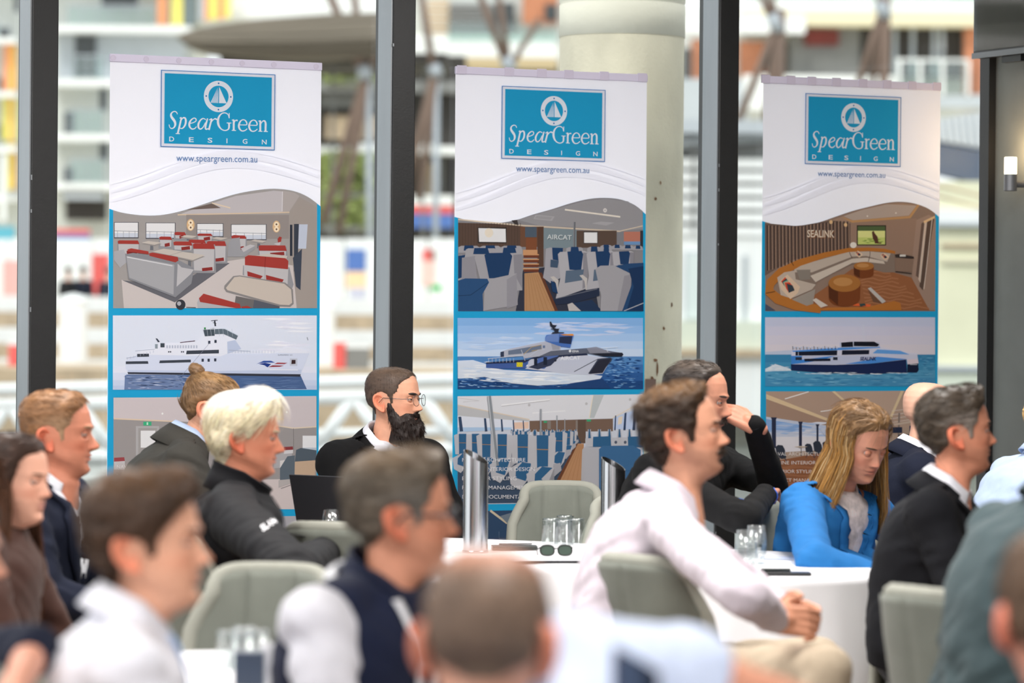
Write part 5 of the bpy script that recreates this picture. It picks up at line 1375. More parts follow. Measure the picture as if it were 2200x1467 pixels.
def head_grid(p):
    zs = np.concatenate([[.235, .2345, .2335, .232, .2295], np.linspace(.226, -.012, 96), np.linspace(-.02, -.16, 16)])
    rev = lambda a: np.interp(zs, ZK[::-1], a[::-1])
    F, B, W, S = rev(FK), rev(BK), rev(WK), rev(SK)
    fem = p.get('fem', 0.0); jowl = p.get('jowl', 0.0); neckw = p.get('neck', 1.0)
    W = W * (1 - .05 * fem)
    low = np.clip((.06 - zs) / .06, 0, 1)
    W = W * (1 - .07 * fem * low) * (1 + .10 * jowl * np.exp(-((zs - .03) / .03) ** 2))
    nk = np.clip((-.0 - zs) / .02, 0, 1)
    W = W * (1 + (neckw - 1) * nk); F = F + (.012 * (neckw - 1) * 4 + .018 * jowl) * nk
    B = B - .010 * (neckw - 1) * 4 * nk
    u = np.arange(NPHI) / NPHI
    phi = 2 * np.pi * u - .62 * np.sin(2 * np.pi * u)
    c, s = np.cos(phi), np.sin(phi)
    ex = 2 / 2.25
    cx = (F + B) / 2; a = (F - B) / 2
    X = cx[:, None] + a[:, None] * (np.sign(c) * np.abs(c) ** ex)[None, :]
    Y = W[:, None] * (np.sign(s) * np.abs(s) ** ex)[None, :]
    Z = np.repeat(zs[:, None], NPHI, 1)
    zl = Z.copy()
    # features pushed forward on the face
    fr = np.clip((X - cx[:, None]) / np.maximum(a[:, None], 1e-4), 0, 1) ** .7
    ns = p.get('nose', 1.0)
    zz = [.128, .120, .112, .104, .096, .089, .084, .0795, .0755, .072, .067]
    nh = [0, .0035, .008, .0135, .019, .0245, .0275, .0265, .019, .008, 0]
    nw = [.010, .0085, .0085, .009, .010, .0115, .0125, .0135, .0135, .012, .012]
    NH = np.interp(zs, zz[::-1], nh[::-1]) * ns; NW = np.interp(zs, zz[::-1], nw[::-1])
    D = NH[:, None] * np.exp(-(np.abs(Y) / NW[:, None]) ** 2.4)
    g = lambda y0, z0, sy, sz: np.exp(-((np.abs(Y) - y0) / sy) ** 2 - ((zl - z0) / sz) ** 2)
    D += .0045 * ns * g(.0125, .078, .006, .006)                       # nostril wings
    D += p.get('brow', 1.0) * .0055 * g(.022, .137, .022, .008)
    D -= .0135 * g(.031, .1185, .0125, .0095)                          # eye sockets
    D += .003 * g(.032, .104, .014, .006)
    D += .0045 * g(.050, .094, .018, .016)                             # cheekbones
    D += .0062 * g(0, .0585, .020, .0045) + .0068 * g(0, .0475, .017, .0045)   # lips
    D -= .0035 * g(0, .0532, .022, .0018)
    D -= .0050 * g(0, .036, .020, .006)
    D += p.get('chin', 1.0) * .0065 * g(0, .016, .018, .011)
    D -= .0018 * g(.028, .055, .006, .008)
    X = X + D * fr
    Z = Z + S[:, None] * (F[:, None] - np.minimum(X, F[:, None]))
    return np.stack([X, Y, Z], -1), zl, zs
def poly_sd(px, pz, poly):
    """signed distance to a polygon, positive inside"""
    d = np.full(px.shape, 1e9); ins = np.zeros(px.shape, bool)
    n = len(poly)
    for i in range(n):
        x0, z0 = poly[i]; x1, z1 = poly[(i + 1) % n]
        ex, ez = x1 - x0, z1 - z0
        t = np.clip(((px - x0) * ex + (pz - z0) * ez) / (ex * ex + ez * ez + 1e-12), 0, 1)
        d = np.minimum(d, np.hypot(px - x0 - t * ex, pz - z0 - t * ez))
        cond = ((z0 > pz) != (z1 > pz)) & (px < (x1 - x0) * (pz - z0) / (z1 - z0 + 1e-12) + x0)
        ins ^= cond
    return np.where(ins, d, -d)
def grid_normals(G):
    du = np.roll(G, -1, 1) - np.roll(G, 1, 1)
    dv = np.empty_like(G); dv[1:-1] = G[2:] - G[:-2]; dv[0] = G[1] - G[0]; dv[-1] = G[-1] - G[-2]
    n = np.cross(dv, du); l = np.linalg.norm(n, axis=-1, keepdims=True)
    n = n / np.maximum(l, 1e-9)
    c = G.mean(axis=1, keepdims=True)
    flip = np.sign(np.sum(n * (G - c), -1, keepdims=True)); flip[flip == 0] = 1
    n = n * flip
    n[0] = [0, 0, 1]; n[1] = n[1] * .5 + np.array([0, 0, .5])
    return n
def grid_faces(R, C, off=0):
    F = []
    for i in range(R - 1):
        for k in range(C): F.append((off + i * C + k, off + (i + 1) * C + k, off + (i + 1) * C + (k + 1) % C, off + i * C + (k + 1) % C))
    return F
HAIRLINES = {
 'short': [(.080, .197), (.066, .186), (.054, .172), (.050, .150), (.034, .136), (.031, .106), (.020, .100), (.012, .132), (-.006, .150), (-.028, .146), (-.040, .122), (-.042, .090), (-.060, .066), (-.2, .058), (-.2, .3), (.085, .3)],
 'receding': [(.070, .212), (.050, .196), (.040, .172), (.044, .150), (.032, .136), (.030, .104), (.019, .098), (.012, .132), (-.006, .150), (-.028, .146), (-.040, .122), (-.042, .090), (-.060, .062), (-.2, .056), (-.2, .3), (.072, .3)],
 'full': [(.088, .186), (.074, .176), (.060, .158), (.046, .146), (.036, .128), (.030, .100), (.016, .100), (.012, .124), (-.004, .138), (-.022, .134), (-.034, .112), (-.040, .078), (-.060, .046), (-.2, .036), (-.2, .3), (.095, .3)],
 'bald': [(-.070, .160), (-.05, .150), (-.044, .120), (-.042, .090), (-.060, .066), (-.2, .058), (-.2, .165)],
 'long': [(.084, .196), (.066, .190), (.050, .172), (.044, .146), (.030, .110), (.016, .060), (-.010, .050), (-.030, .040), (-.2, .03), (-.2, .3), (.09, .3)],
}
def ear_geo(side, W, zc=.108, xc=-.013, size=1.0):
    V = []; F = []; n = 26
    up = np.array([-.22, 0, 1.0]); up /= np.linalg.norm(up)
    bk = np.array([-.88, side * .47, 0]); out = np.cross(up, bk) * -side; out /= np.linalg.norm(out)
    if out[1] * side < 0: out = -out
    c = np.array([xc, side * (W + .004), zc])
    prof = [(1.0, -.010), (1.03, -.002), (1.0, .004), (.90, .0065), (.78, .004), (.66, -.002), (.5, -.0015), (.36, -.006), (.18, -.009), (.02, -.009)]
    for r, h in prof:
        for k in range(n):
            t = 2 * np.pi * k / n
            ww = .0185 * (1 + .18 * math.sin(t)) ; hh = .0315
            x = math.cos(t) * ww * r + .008; y = math.sin(t) * hh * r
            if y < -.012: x -= .35 * (-.012 - y)
            V.append(c + (bk * x + up * y) * size + out * h * size * (1 if x > -.004 else .6))
    m = len(prof)
    for i in range(m - 1):
        for k in range(n): F.append((i * n + k, i * n + (k + 1) % n, (i + 1) * n + (k + 1) % n, (i + 1) * n + k))
    F.append(tuple((m - 1) * n + k for k in range(n)))
    return V, F
def lin(c): return np.array(rgb(*c)[:3])

def ribbons(P0, steps, width, cols):
    """P0: list of arrays (k,3) strand paths; returns flat tapered ribbons, two crossing the view"""
    V = []; F = []; C = []
    for pts, c, w in zip(P0, cols, width):
        k = len(pts)
        d = pts[-1] - pts[0]; d /= (np.linalg.norm(d) + 1e-9)
        r = rng.normal(size=3); s = np.cross(d, r); s /= (np.linalg.norm(s) + 1e-9)
        n0 = len(V)
        for i in range(k):
            ww = w * (1 - .8 * (i / (k - 1)) ** 2)
            V.append(pts[i] - s * ww); V.append(pts[i] + s * ww); C.append(c); C.append(c)
        for i in range(k - 1):
            a = n0 + 2 * i; F.append((a, a + 1, a + 3, a + 2))
    return V, F, C

def make_head(p):
    """returns dict of numpy pieces in head space (forward +x, left +y, up +z, chin at 0)"""
    G, zl, zs = head_grid(p)
    N = grid_normals(G)
    R, C = G.shape[:2]
    X, Y, Z = G[..., 0], G[..., 1], G[..., 2]
    skin = lin(p['skin'])
    col = np.ones((R, C, 4)); col[..., :3] = skin
    g = lambda y0, z0, sy, sz: np.exp(-((np.abs(Y) - y0) / sy) ** 2 - ((zl - z0) / sz) ** 2) * (X > .02)
    def blend(m, c):
        col[..., :3] = col[..., :3] * (1 - m[..., None]) + np.array(c) * m[..., None]
    red = skin * np.array([1.05, .74, .66])
    blend(np.clip(.55 * g(.045, .085, .022, .020) + .6 * g(0, .082, .016, .010), 0, 1) * p.get('flush', .8), red)
    lip = lin(p.get('lip', (176, 104, 92)))
    blend(np.clip(.85 * g(0, .0585, .018, .0040) + .85 * g(0, .0475, .016, .0042), 0, .85), lip)
    blend(np.clip(.8 * g(0, .0532, .020, .0014), 0, .8), lip * .35)
    blend(np.clip(.75 * g(.031, .1185, .012, .006), 0, .6), skin * np.array([.84, .72, .68]))  # shade of the eye sockets painted into the skin colour
    blend(np.clip(.9 * g(.009, .0742, .0045, .0022), 0, .8), skin * .2)  # dark of the nostril holes painted into the skin colour
    if p.get('stubble'):
        sd = poly_sd(X, zl, [(.3, .070), (.075, .070), (.06, .058), (.030, .062), (.010, .100), (-.004, .098), (-.01, .04), (.0, -.03), (.3, -.03)])
        m = np.clip(sd / .012 + .5, 0, 1) * (1 - np.clip(1.3 * g(0, .053, .017, .010), 0, 1))
        blend(m * p['stubble'], lin(p.get('stubble_col', (90, 70, 60))))
    out = {}
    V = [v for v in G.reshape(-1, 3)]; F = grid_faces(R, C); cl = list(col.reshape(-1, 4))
    F.append(tuple(range(C))); F.append(tuple((R - 1) * C + k for k in range(C))[::-1])
    Wear = np.interp(.108, ZK[::-1], WK[::-1]) * (1 - .05 * p.get('fem', 0))
    earc = np.append(skin * np.array([1.05, .70, .62]), 1)
    for sd in (-1, 1):
        v, f = ear_geo(sd, Wear - .003, size=p.get('ear', 1.12))
        n = len(V); V += v; F += [tuple(i + n for i in q) for q in f]; cl += [earc] * len(v)
    # eyelids: a shell over each eyeball with a slit
    open_ = p.get('eye_open', .5)
    eyes = []
    for sd in (-1, 1):
        ec = np.array([.0765, sd * .031, .1185]); er = .0122
        n = len(V); rows = 14; cs = 18
        for i in range(rows):
            th = -1.25 + 2.5 * i / (rows - 1)       # elevation on the lid ball
            rr = er * 1.10
            gap = .30 * open_
            if abs(th + .04) < gap: rr = er * .80   # opening sinks behind the eyeball
            for k in range(cs):
                ph = -1.35 + 2.7 * k / (cs - 1)
                r2 = rr if abs(ph) < 1.05 else er * 1.08
                V.append(ec + r2 * np.array([math.cos(th) * math.cos(ph), math.cos(th) * math.sin(ph), math.sin(th)]))
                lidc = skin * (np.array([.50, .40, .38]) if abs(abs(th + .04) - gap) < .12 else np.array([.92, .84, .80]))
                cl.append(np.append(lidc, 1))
        for i in range(rows - 1):
            for k in range(cs - 1): F.append((n + i * cs + k, n + i * cs + k + 1, n + (i + 1) * cs + k + 1, n + (i + 1) * cs + k))
        ev = []; ef = []; ecol = []
        for i in range(13):
            th = math.pi * i / 12                    # polar angle from +x
            for k in range(16):
                ph = 2 * math.pi * k / 16
                ev.append(ec + er * np.array([math.cos(th), math.sin(th) * math.cos(ph), math.sin(th) * math.sin(ph)]))
                a = th
                ecol.append((.01, .01, .01, 1) if a < .25 else ((*lin(p.get('iris', (70, 50, 36))), 1) if a < .55 else (.36, .33, .31, 1)))
        ef = grid_faces(13, 16)
        eyes.append((ev, ef, ecol))
    out['body'] = (V, F, cl); out['eyes'] = eyes
    # hair cap: the same grid lifted off the scalp inside the hair line, sunk under the skin elsewhere
    st = p.get('hair', 'short')
    hv = []; hf = []; hc = []
    base = lin(p['hair_col'])
    if st:
        line = p.get('hairline') or HAIRLINES[st if st in HAIRLINES else 'short']
        sd_ = poly_sd(X, Z, line)
        top = np.clip((Z - .13) / .08, 0, 1); back = np.clip((-X + .02) / .08, 0, 1); front = np.clip((X - .02) / .06, 0, 1) * top
        T = p.get('t_side', .006) * (1 - top) + p.get('t_top', .014) * top
        T = T * (1 - back * (1 - top)) + p.get('t_back', .008) * back * (1 - top) + p.get('t_front', .0) * front
        nz = vnoise(np.stack([X * p.get('n_x', 60), Y * p.get('n_y', 60), Z * p.get('n_z', 60)], -1).reshape(-1, 3) + p.get('seed', 0)).reshape(R, C)
        nz2 = vnoise(np.stack([X * 160, Y * 160, Z * 160], -1).reshape(-1, 3) + 5).reshape(R, C)
        T = T * (1 + p.get('lump', .3) * nz + p.get('fine', .15) * nz2)
        edge = np.clip(sd_ / p.get('fade', .016), -1, 1)
        thick = np.where(edge > 0, T * np.sqrt(np.clip(edge, 0, 1)), edge * .02 - .001)
        H = G + N * thick[..., None]
        if p.get('quiff'):
            q = np.clip((X - .03) / .06, 0, 1) * np.clip(edge, 0, 1)
            H[..., 2] += p['quiff'] * q; H[..., 0] += p['quiff'] * .4 * q
        rr = int(np.argmax(zs < -.03))
        n0 = len(hv); hv += list(H[:rr].reshape(-1, 3)); hf += grid_faces(rr, C)
        cc = base[None, None, :] * (1 + .28 * nz2[..., None] + .2 * nz[..., None])
        if p.get('grey_side') is not None:
            gm = np.clip((.185 - Z) / .03, 0, 1) * np.clip((X + .06) / .05, 0, 1) * p.get('grey_amt', .8)
            cc = cc * (1 - gm[..., None]) + lin(p['grey_side']) * (1 + .25 * nz2[..., None]) * gm[..., None]
        if p.get('top_col') is not None:
            gm = np.clip((Z - .195) / .03, 0, 1) * p.get('top_amt', .6)
            cc = cc * (1 - gm[..., None]) + lin(p['top_col']) * (1 + .25 * nz2[..., None]) * gm[..., None]
        hc += list(np.concatenate([np.clip(cc, 0.002, 1), np.ones((R, C, 1))], -1)[:rr].reshape(-1, 4))
        # loose strands lying over the cap
        idx = np.argwhere((edge > .25) & (Z > .0)); ns_ = p.get('strands', 1400)
        if len(idx) and ns_:
            pick = idx[rng.integers(len(idx), size=ns_)]
            kd = None
            paths = []; cs_ = []; ws = []
            L0 = p.get('s_len', .03)
            fl = p.get('flow', 'whorl')
            HN = N
            for (i, k) in pick:
                q = H[i, k].copy(); nrm = HN[i, k]
                if fl == 'whorl': d = q - np.array([-.035, .008, .235])
                elif fl == 'back': d = np.array([-1.0, 0, -.25 - 3 * max(0, .12 - q[2])])
                elif fl == 'side': d = np.array([-.25, .9 * (1 if q[1] > -.03 else -.4), -.5])
                elif fl == 'down': d = np.array([-.35, 0, -1.0]) if q[2] < .2 else np.array([-.6, q[1] * 12, -.4])
                elif fl == 'front': d = np.array([1.0, 0, -.15])
                else: d = np.array(fl) - q
                d = d + rng.normal(size=3) * p.get('s_jit', .25) * np.linalg.norm(d)
                d = d - nrm * d.dot(nrm); d /= (np.linalg.norm(d) + 1e-9)
                L = L0 * (.5 + rng.random()); lift = p.get('s_lift', .15)
                if st == 'bald': L *= .3
                pts = np.array([q + nrm * (.0003) + d * L * t - (nrm * 5.0 * (L * t) ** 2 if L > .02 else 0) + nrm * lift * L * t * (1 - .5 * t) for t in (0, .34, .67, 1.0)])
                paths.append(pts); b = hc[n0 + i * C + k][:3] if i < rr else base
                cs_.append(np.append(np.clip(np.array(b) * (.55 + .9 * rng.random()), 0, 1), 1)); ws.append(p.get('s_w', .0006) * (.6 + .8 * rng.random()))
            v, f, c = ribbons(paths, 4, ws, cs_)
            n = len(hv); hv += v; hf += [tuple(a + n for a in q) for q in f]; hc += c
    # eyebrows
    bc = np.append(lin(p.get('brow_col', p['hair_col'])) * .8, 1)
    bm_ = ((np.abs(Y) - .029) / .0185) ** 2 + ((zl - (.1375 + .10 * (np.abs(Y) - .02) - 2.2 * (np.abs(Y) - .03) ** 2)) / p.get('brow_h', .0042)) ** 2
    t = np.where(X > .04, (1 - bm_), -1)
    rows = np.argwhere(t.max(axis=1) > 0).ravel()
    if len(rows):
        a, b = rows.min() - 2, rows.max() + 3
        E = G + N * (np.clip(t, -1, 1) * .0022)[..., None]
        n = len(hv); hv += list(E[a:b].reshape(-1, 3)); hf += grid_faces(b - a, C, n); hc += [bc] * ((b - a) * C)
    out['hair'] = (hv, hf, hc)
    # beard / moustache
    if p.get('beard') or p.get('moustache'):
        bv = []; bf = []; bcols = []
        if p.get('beard'):
            line = [(.3, .074), (.070, .066), (.052, .048), (.036, .070), (.024, .104), (.006, .108), (.004, .05), (.012, .0), (.0, -.045), (.3, -.06)]
            mouth = np.clip(1.5 * np.exp(-((np.abs(Y)) / .019) ** 4 - ((zl - .0545) / .0085) ** 4) * (X > .05), 0, 1)
            sd_ = poly_sd(X, zl, line) - mouth * .03
            edge = np.clip(sd_ / .012, -1, 1)
            low = np.clip((.060 - zl) / .06, 0, 1)
            T = .006 + p['beard'] * low * np.clip((X + .01) / .05, 0, 1)
            nz = vnoise(G.reshape(-1, 3) * 120 + 9).reshape(R, C)
            th = np.where(edge > 0, T * np.sqrt(np.clip(edge, 0, 1)) * (1 + .3 * nz), edge * .02 - .001)
            dirn = N + np.array([.35, 0, -.75]) * low[..., None]; dirn /= np.linalg.norm(dirn, axis=-1, keepdims=True)
            H = G + dirn * th[..., None]
            a = int(np.argmax(zs < .125)); b = int(np.argmax(zs < -.075))
            bv += list(H[a:b].reshape(-1, 3)); bf += grid_faces(b - a, C)
            bb = lin(p.get('beard_col', p['hair_col']))
            bcols += [np.append(bb * (.8 + .4 * rng.random()), 1) for _ in range((b - a) * C)]
            idx = np.argwhere(edge > .1); pick = idx[rng.integers(len(idx), size=p.get('beard_strands', 2600))]
            paths = []; cs_ = []; ws = []
            for (i, k) in pick:
                q = H[i, k]; d = N[i, k] * .5 + np.array([.25, 0, -1.0]) + rng.normal(size=3) * .4; d /= np.linalg.norm(d)
                L = .016 * (.5 + rng.random())
                paths.append(np.array([q - d * L * .2 + d * L * t + np.array([0, 0, -.004]) * t * t for t in (0, .4, 1.0)])); cs_.append(np.append(bb * (.5 + 1.1 * rng.random()), 1)); ws.append(.0006)
            v, f, c = ribbons(paths, 3, ws, cs_); n = len(bv); bv += v; bf += [tuple(x + n for x in q) for q in f]; bcols += c
        if p.get('moustache'):
            t = 1 - (np.abs(Y) / .031) ** 2 - ((zl - (.0650 - 11 * Y * Y)) / .0085) ** 2
            t = np.where(X > .03, t, -1)
            E = G + N * (np.clip(t, -1, 1) * p['moustache'])[..., None] + np.array([0, 0, -.002])
            a = int(np.argmax(zs < .085)); b = int(np.argmax(zs < .035))
            n = len(bv); bv += list(E[a:b].reshape(-1, 3)); bf += grid_faces(b - a, C, n)
            mc = lin(p.get('beard_col', p['hair_col'])); bcols += [np.append(mc * (.7 + .6 * rng.random()), 1) for _ in range((b - a) * C)]
            idx = np.argwhere(t > .1); pick = idx[rng.integers(len(idx), size=500)]; paths = []; cs_ = []; ws = []
            for (i, k) in pick:
                q = E[i, k]; d = np.array([.3, .8 * np.sign(Y[i, k]), -.7]) + rng.normal(size=3) * .3; d /= np.linalg.norm(d)
                paths.append(np.array([q + d * .010 * t_ for t_ in (0, .5, 1)])); cs_.append(np.append(mc * (.5 + rng.random()), 1)); ws.append(.0006)
            v, f, c = ribbons(paths, 3, ws, cs_); n = len(bv); bv += v; bf += [tuple(x + n for x in q) for q in f]; bcols += c
        out['beard'] = (bv, bf, bcols)
    out['grid'] = (G, N, zs)
    return out

def curtain(p, G, zs, f0, f1, zbot, out_, cols, part=0.0, n=1500):
    """long hair falling from the scalp: an inner sheet and loose ribbons; angles f0..f1 from the front, both sides"""
    V = []; F = []; C = []
    def path(phi, lay, sgn):
        pts = []
        c, s = math.cos(phi), math.sin(phi) * sgn
        for t in np.linspace(0, 1, 15):
            z = .228 + (zbot - .228) * t ** .9
            zr = max(z, .085)
            i = int(np.argmin(np.abs(zs - zr)))
            cx = (G[i, :, 0].max() * .8 + G[i, :, 0].min()) / 2; a = (G[i, :, 0].max() * .8 - G[i, :, 0].min()) / 2 + .010 + lay; w = np.abs(G[i, :, 1]).max() + .010 + lay
            spread = out_ * np.clip((.09 - z) / .2, 0, 1)
            pts.append(np.array([cx + (a + spread * .4) * c, (w + spread) * s, z]))
        return pts
    m = 26
    for sgn in (-1, 1):
        base = len(V)
        for k in range(m):
            ph = f0 + (f1 - f0) * k / (m - 1)
            pp = path(ph, -.003, sgn)
            for j, q in enumerate(pp):
                V.append(q + .004 * vnoise([[ph * 9, q[2] * 6, sgn]])[0]); C.append(np.append(cols[0] * .75, 1))
        for k in range(m - 1):
            for j in range(14): F.append((base + k * 15 + j, base + k * 15 + j + 1, base + (k + 1) * 15 + j + 1, base + (k + 1) * 15 + j))
    paths = []; cs = []; ws = []
    for _ in range(n):
        sgn = 1 if rng.random() < .5 else -1
        ph = f0 + (f1 - f0) * rng.random(); pp = path(ph, .001 + .008 * rng.random(), sgn)
        a = int(rng.integers(0, 6)); b = int(min(15, a + 7 + rng.integers(0, 9)))
        q = np.array(pp[a:b]); wv = .004 * np.sin(np.linspace(0, 5, len(q)) + rng.random() * 6); q = q + np.stack([wv, wv * .6, 0 * wv], 1)
        q = q + rng.normal(size=3) * .003
        tip = np.clip((np.mean(q[:, 2]) - zbot) / (.228 - zbot), 0, 1)
        c = cols[1] * (1 - tip) + cols[0] * tip
        if rng.random() < .3: c = cols[2]
        paths.append(q); cs.append(np.append(c * (.72 + .5 * rng.random()), 1)); ws.append(p.get('cw', .0010))
    v, f, c = ribbons(paths, 8, ws, cs); n0 = len(V); V += v; F += [tuple(i + n0 for i in q) for q in f]; C += c
    return V, F, C

# ---- hands
def hand_parts(wrist, d, palm, side, curl=.5, spread=.1, scale=1.0, thumb_curl=.3):
    """closed capsules of a hand: d = along the hand, palm = palm normal, side = +1 right / -1 left"""
    w = np.array(wrist, float); d = np.array(d, float); d /= np.linalg.norm(d)
    pn = np.array(palm, float); pn -= d * pn.dot(d); pn /= np.linalg.norm(pn)
    lat = np.cross(d, pn) * side       # towards the thumb
    k = scale; parts = []
    P_ = lambda a, b, c: w + (d * a + lat * b + pn * c) * k
    for b in (-.030, -.011, .009, .029):
        parts.append(capsule(P_(.010, b * .75, 0), .0150 * k, P_(.085, b, 0), .0105 * k))
    parts.append(capsule(P_(-.02, 0, 0), .024 * k, P_(.03, 0, 0), .0235 * k))
    L = ((.029, .040, .024, .020), (.009, .045, .028, .022), (-.011, .042, .026, .021), (-.030, .033, .020, .019))
    for q, (b, l1, l2, l3) in enumerate(L):
        p0 = P_(.088, b, 0); r = (.0088 - .0006 * (q == 3)) * k
        a = 0.0; cur = p0
        for j, l in enumerate((l1, l2, l3)):
            a += curl * (.9, 1.1, .7)[j] * (1 + .12 * q)
            dd = d * math.cos(a) + pn * math.sin(a) + lat * spread * (b / .03) * (.35)
            nx = cur + dd * l * k
            parts.append(capsule(cur, r * (1 - .07 * j), nx, r * (.93 - .08 * j), 10, 3)); cur = nx
    cur = P_(.020, .024, .004)
    for j, (l, r0, r1) in enumerate(((.040, .0145, .0115), (.032, .0110, .0100), (.024, .0098, .0085))):
        dd = d * (.62 + .25 * j) + lat * (.75 - thumb_curl * 1.2 * j) + pn * (.25 + thumb_curl * .9 * j); dd /= np.linalg.norm(dd)
        nx = cur + dd * l * k; parts.append(capsule(cur, r0 * k, nx, r1 * k, 10, 3)); cur = nx
    return parts

# ---------------------------------------------------------------- people: assembly
ZV = np.array([0, 0, 1.0])
EAR_R = (-.013, -.078, .108); EAR_L = (-.013, .078, .108); NOSE = (.117, 0, .083); CROWN = (-.01, 0, .235)
TT = [-.10, 0.0, .18, .38, .58, .74, .84, .91, .96, 1.0, 1.05]
TA = [.150, .172, .168, .162, .172, .180, .175, .146, .100, .070, .060]
TB = [.115, .130, .128, .122, .126, .122, .110, .090, .076, .066, .060]
def unit(v): v = np.array(v, float); return v / np.linalg.norm(v)

class Body:
    pass
def pose(sp):
    b = Body()
    h = sp['head']; al = math.radians(h.get('yaw', 0)); pt = math.radians(h.get('pitch', 0)); rl = math.radians(h.get('roll', 0))
    f = np.array([math.cos(al) * math.cos(pt), -math.sin(al) * math.cos(pt), -math.sin(pt)])
    l0 = np.array([math.sin(al), math.cos(al), 0]); u0 = np.cross(f, l0)
    l = l0 * math.cos(rl) + u0 * math.sin(rl); u = np.cross(f, l)
    b.hs = h.get('scale', 1.0)
    b.HR = np.stack([f, l, u], 1) * b.hs
    a = np.array(h.get('anchor', EAR_R), float)
    b.HO = np.array(P(*h['at'])) - b.HR @ a
    t = sp.get('torso', {})
    be = math.radians(t.get('yaw', h.get('yaw', 0)))
    b.fwd = np.array([math.cos(be), -math.sin(be), 0]); b.left = np.array([math.sin(be), math.cos(be), 0])
    b.N = b.HO + b.HR @ np.array([-.034, 0, -.038]) if 'neck' not in t else np.array(P(*t['neck']))
    b.N = b.N + np.array(t.get('shift', (0, 0, 0)), float)
    pz = t.get('pelvis_z', .56)
    b.L = b.N[2] - pz
    b.pel = np.array([b.N[0], b.N[1], pz]) - b.fwd * b.L * math.tan(math.radians(t.get('lean', 8))) + b.left * b.L * math.tan(math.radians(t.get('side', 0)))
    b.up = unit(b.N - b.pel); b.slouch = t.get('slouch', .02)
    b.f2 = unit(b.fwd - b.up * b.fwd.dot(b.up))
    b.k = t.get('k', 1.0); b.kd = t.get('kd', b.k); b.sw = t.get('sw', .182)
    b.drop = t.get('drop', .0)
    b.center = lambda s: b.pel + (b.N - b.pel) * s - b.f2 * b.slouch * math.sin(math.pi * min(max(s, 0), 1))
    b.sh = {}; b.el = {}; b.wr = {}
    for nm, sd in (('L', 1), ('R', -1)):
        ar = sp.get('arm' + nm, {})
        s0 = b.center(.865) + b.left * sd * b.sw - b.up * b.drop
        if 'shoulder' in ar: s0 = np.array(P(*ar['shoulder']))
        e0 = np.array(P(*ar['elbow'])) if 'elbow' in ar else s0 - ZV * .25 + b.fwd * ar.get('ef', .10) + b.left * sd * .05
        w0 = np.array(P(*ar['wrist'])) if 'wrist' in ar else e0 + b.fwd * .20 - ZV * .06 - b.left * sd * .10
        b.sh[nm], b.el[nm], b.wr[nm] = s0, e0, w0
    return b
def torso_part(b, infl=0.0, t0=-.1, t1=1.05, n=28):
    rings = []
    ts = [t for t in np.linspace(t0, t1, 22)]
    for t in ts:
        a = np.interp(t, TT, TA) * b.k + infl; d = np.interp(t, TT, TB) * b.kd + infl
        c = b.center(t); r = []
        for q in range(n):
            th = 2 * math.pi * q / n; cc, ss = math.cos(th), math.sin(th)
            r.append(c + b.left * a * np.sign(cc) * abs(cc) ** .82 + b.f2 * d * np.sign(ss) * abs(ss) ** .82)
        rings.append(r)
    return loft(rings)
def sleeve_parts(b, nm, infl=0.0, cuff=1.0, upto=1.0):
    """arm capsules; upto < 1 ends the sleeve early along shoulder-elbow-wrist"""
    s, e, w = b.sh[nm], b.el[nm], b.wr[nm]; k = b.k
    out = [capsule(b.center(.97) + (s - b.center(.97)) * .2, .050 * k + infl, s, .062 * k + infl), capsule(b.center(.66) + (s - b.center(.66)) * .35, .085 * k + infl, s, .066 * k + infl)]
    ru, re, rw = .058 * k + infl, .047 * k + infl, (.034 * k + infl) * cuff
    if upto >= 1.0:
        out += [capsule(s, ru, e, re), capsule(e, re, w, rw)]
    elif upto > .5:
        out += [capsule(s, ru, e, re), capsule(e, re, e + (w - e) * (upto - .5) * 2, re + (rw - re) * (upto - .5) * 2)]
    else:
        out += [capsule(s, ru, s + (e - s) * upto * 2, ru + (re - ru) * upto * 2)]
    return out
def folds(b, V, N, amp, seed):
    q = np.stack([(V - b.pel) @ b.left, (V - b.pel) @ b.f2, (V - b.pel) @ b.up], 1)
    n1 = vnoise(q * np.array([7, 7, 15]) + seed); n2 = vnoise(q * np.array([18, 18, 30]) + seed * 2 + 3); n3 = vnoise((q @ np.array([[.8, 0, .6], [0, 1, 0], [-.6, 0, .8]])) * np.array([10, 10, 34]) + seed)
    rid = 1 - np.abs(n3) * 2
    w = np.zeros(len(V))
    for nm in 'LR':
        de = np.linalg.norm(V - b.el[nm], axis=1); da = np.linalg.norm(V - (b.sh[nm] - b.up * .08), axis=1)
        w = np.maximum(w, np.maximum(np.exp(-(de / .12) ** 2), .9 * np.exp(-(da / .13) ** 2)))
    hgt = q[:, 2] / b.L
    w = np.maximum(w, .8 * np.exp(-((hgt - .25) / .25) ** 2)); w = .35 + .65 * w
    return V + N * (1.6 * amp * (n1 * .8 + n2 * .45 + rid * .55) * w)[:, None]
def garment(b, name, parts, m, parent, voxel=.011, amp=.006, seed=1, cut=None, smooth=6, thick=0.0):
    V, F, N = fuse(parts, voxel, smooth)
    V = folds(b, V, N, amp, seed)
    if cut is not None:
        F = [f for f in F if not cut(V[list(f)].mean(axis=0))]
    o = obj_of(np_mesh(name, V, F), name, m, parent)
    if thick or cut is not None:
        md = o.modifiers.new('thickness', 'SOLIDIFY'); md.thickness = thick or .004; md.offset = -1
    b.bvh = BVHTree.FromPolygons([Vector(v) for v in V], F)
    return o
def tl(b, c):      # torso coordinates: height 0..1, lateral, forward
    h = (c - b.pel).dot(b.up) / b.L
    r = c - b.center(h)
    return h, r.dot(b.left), r.dot(b.f2)
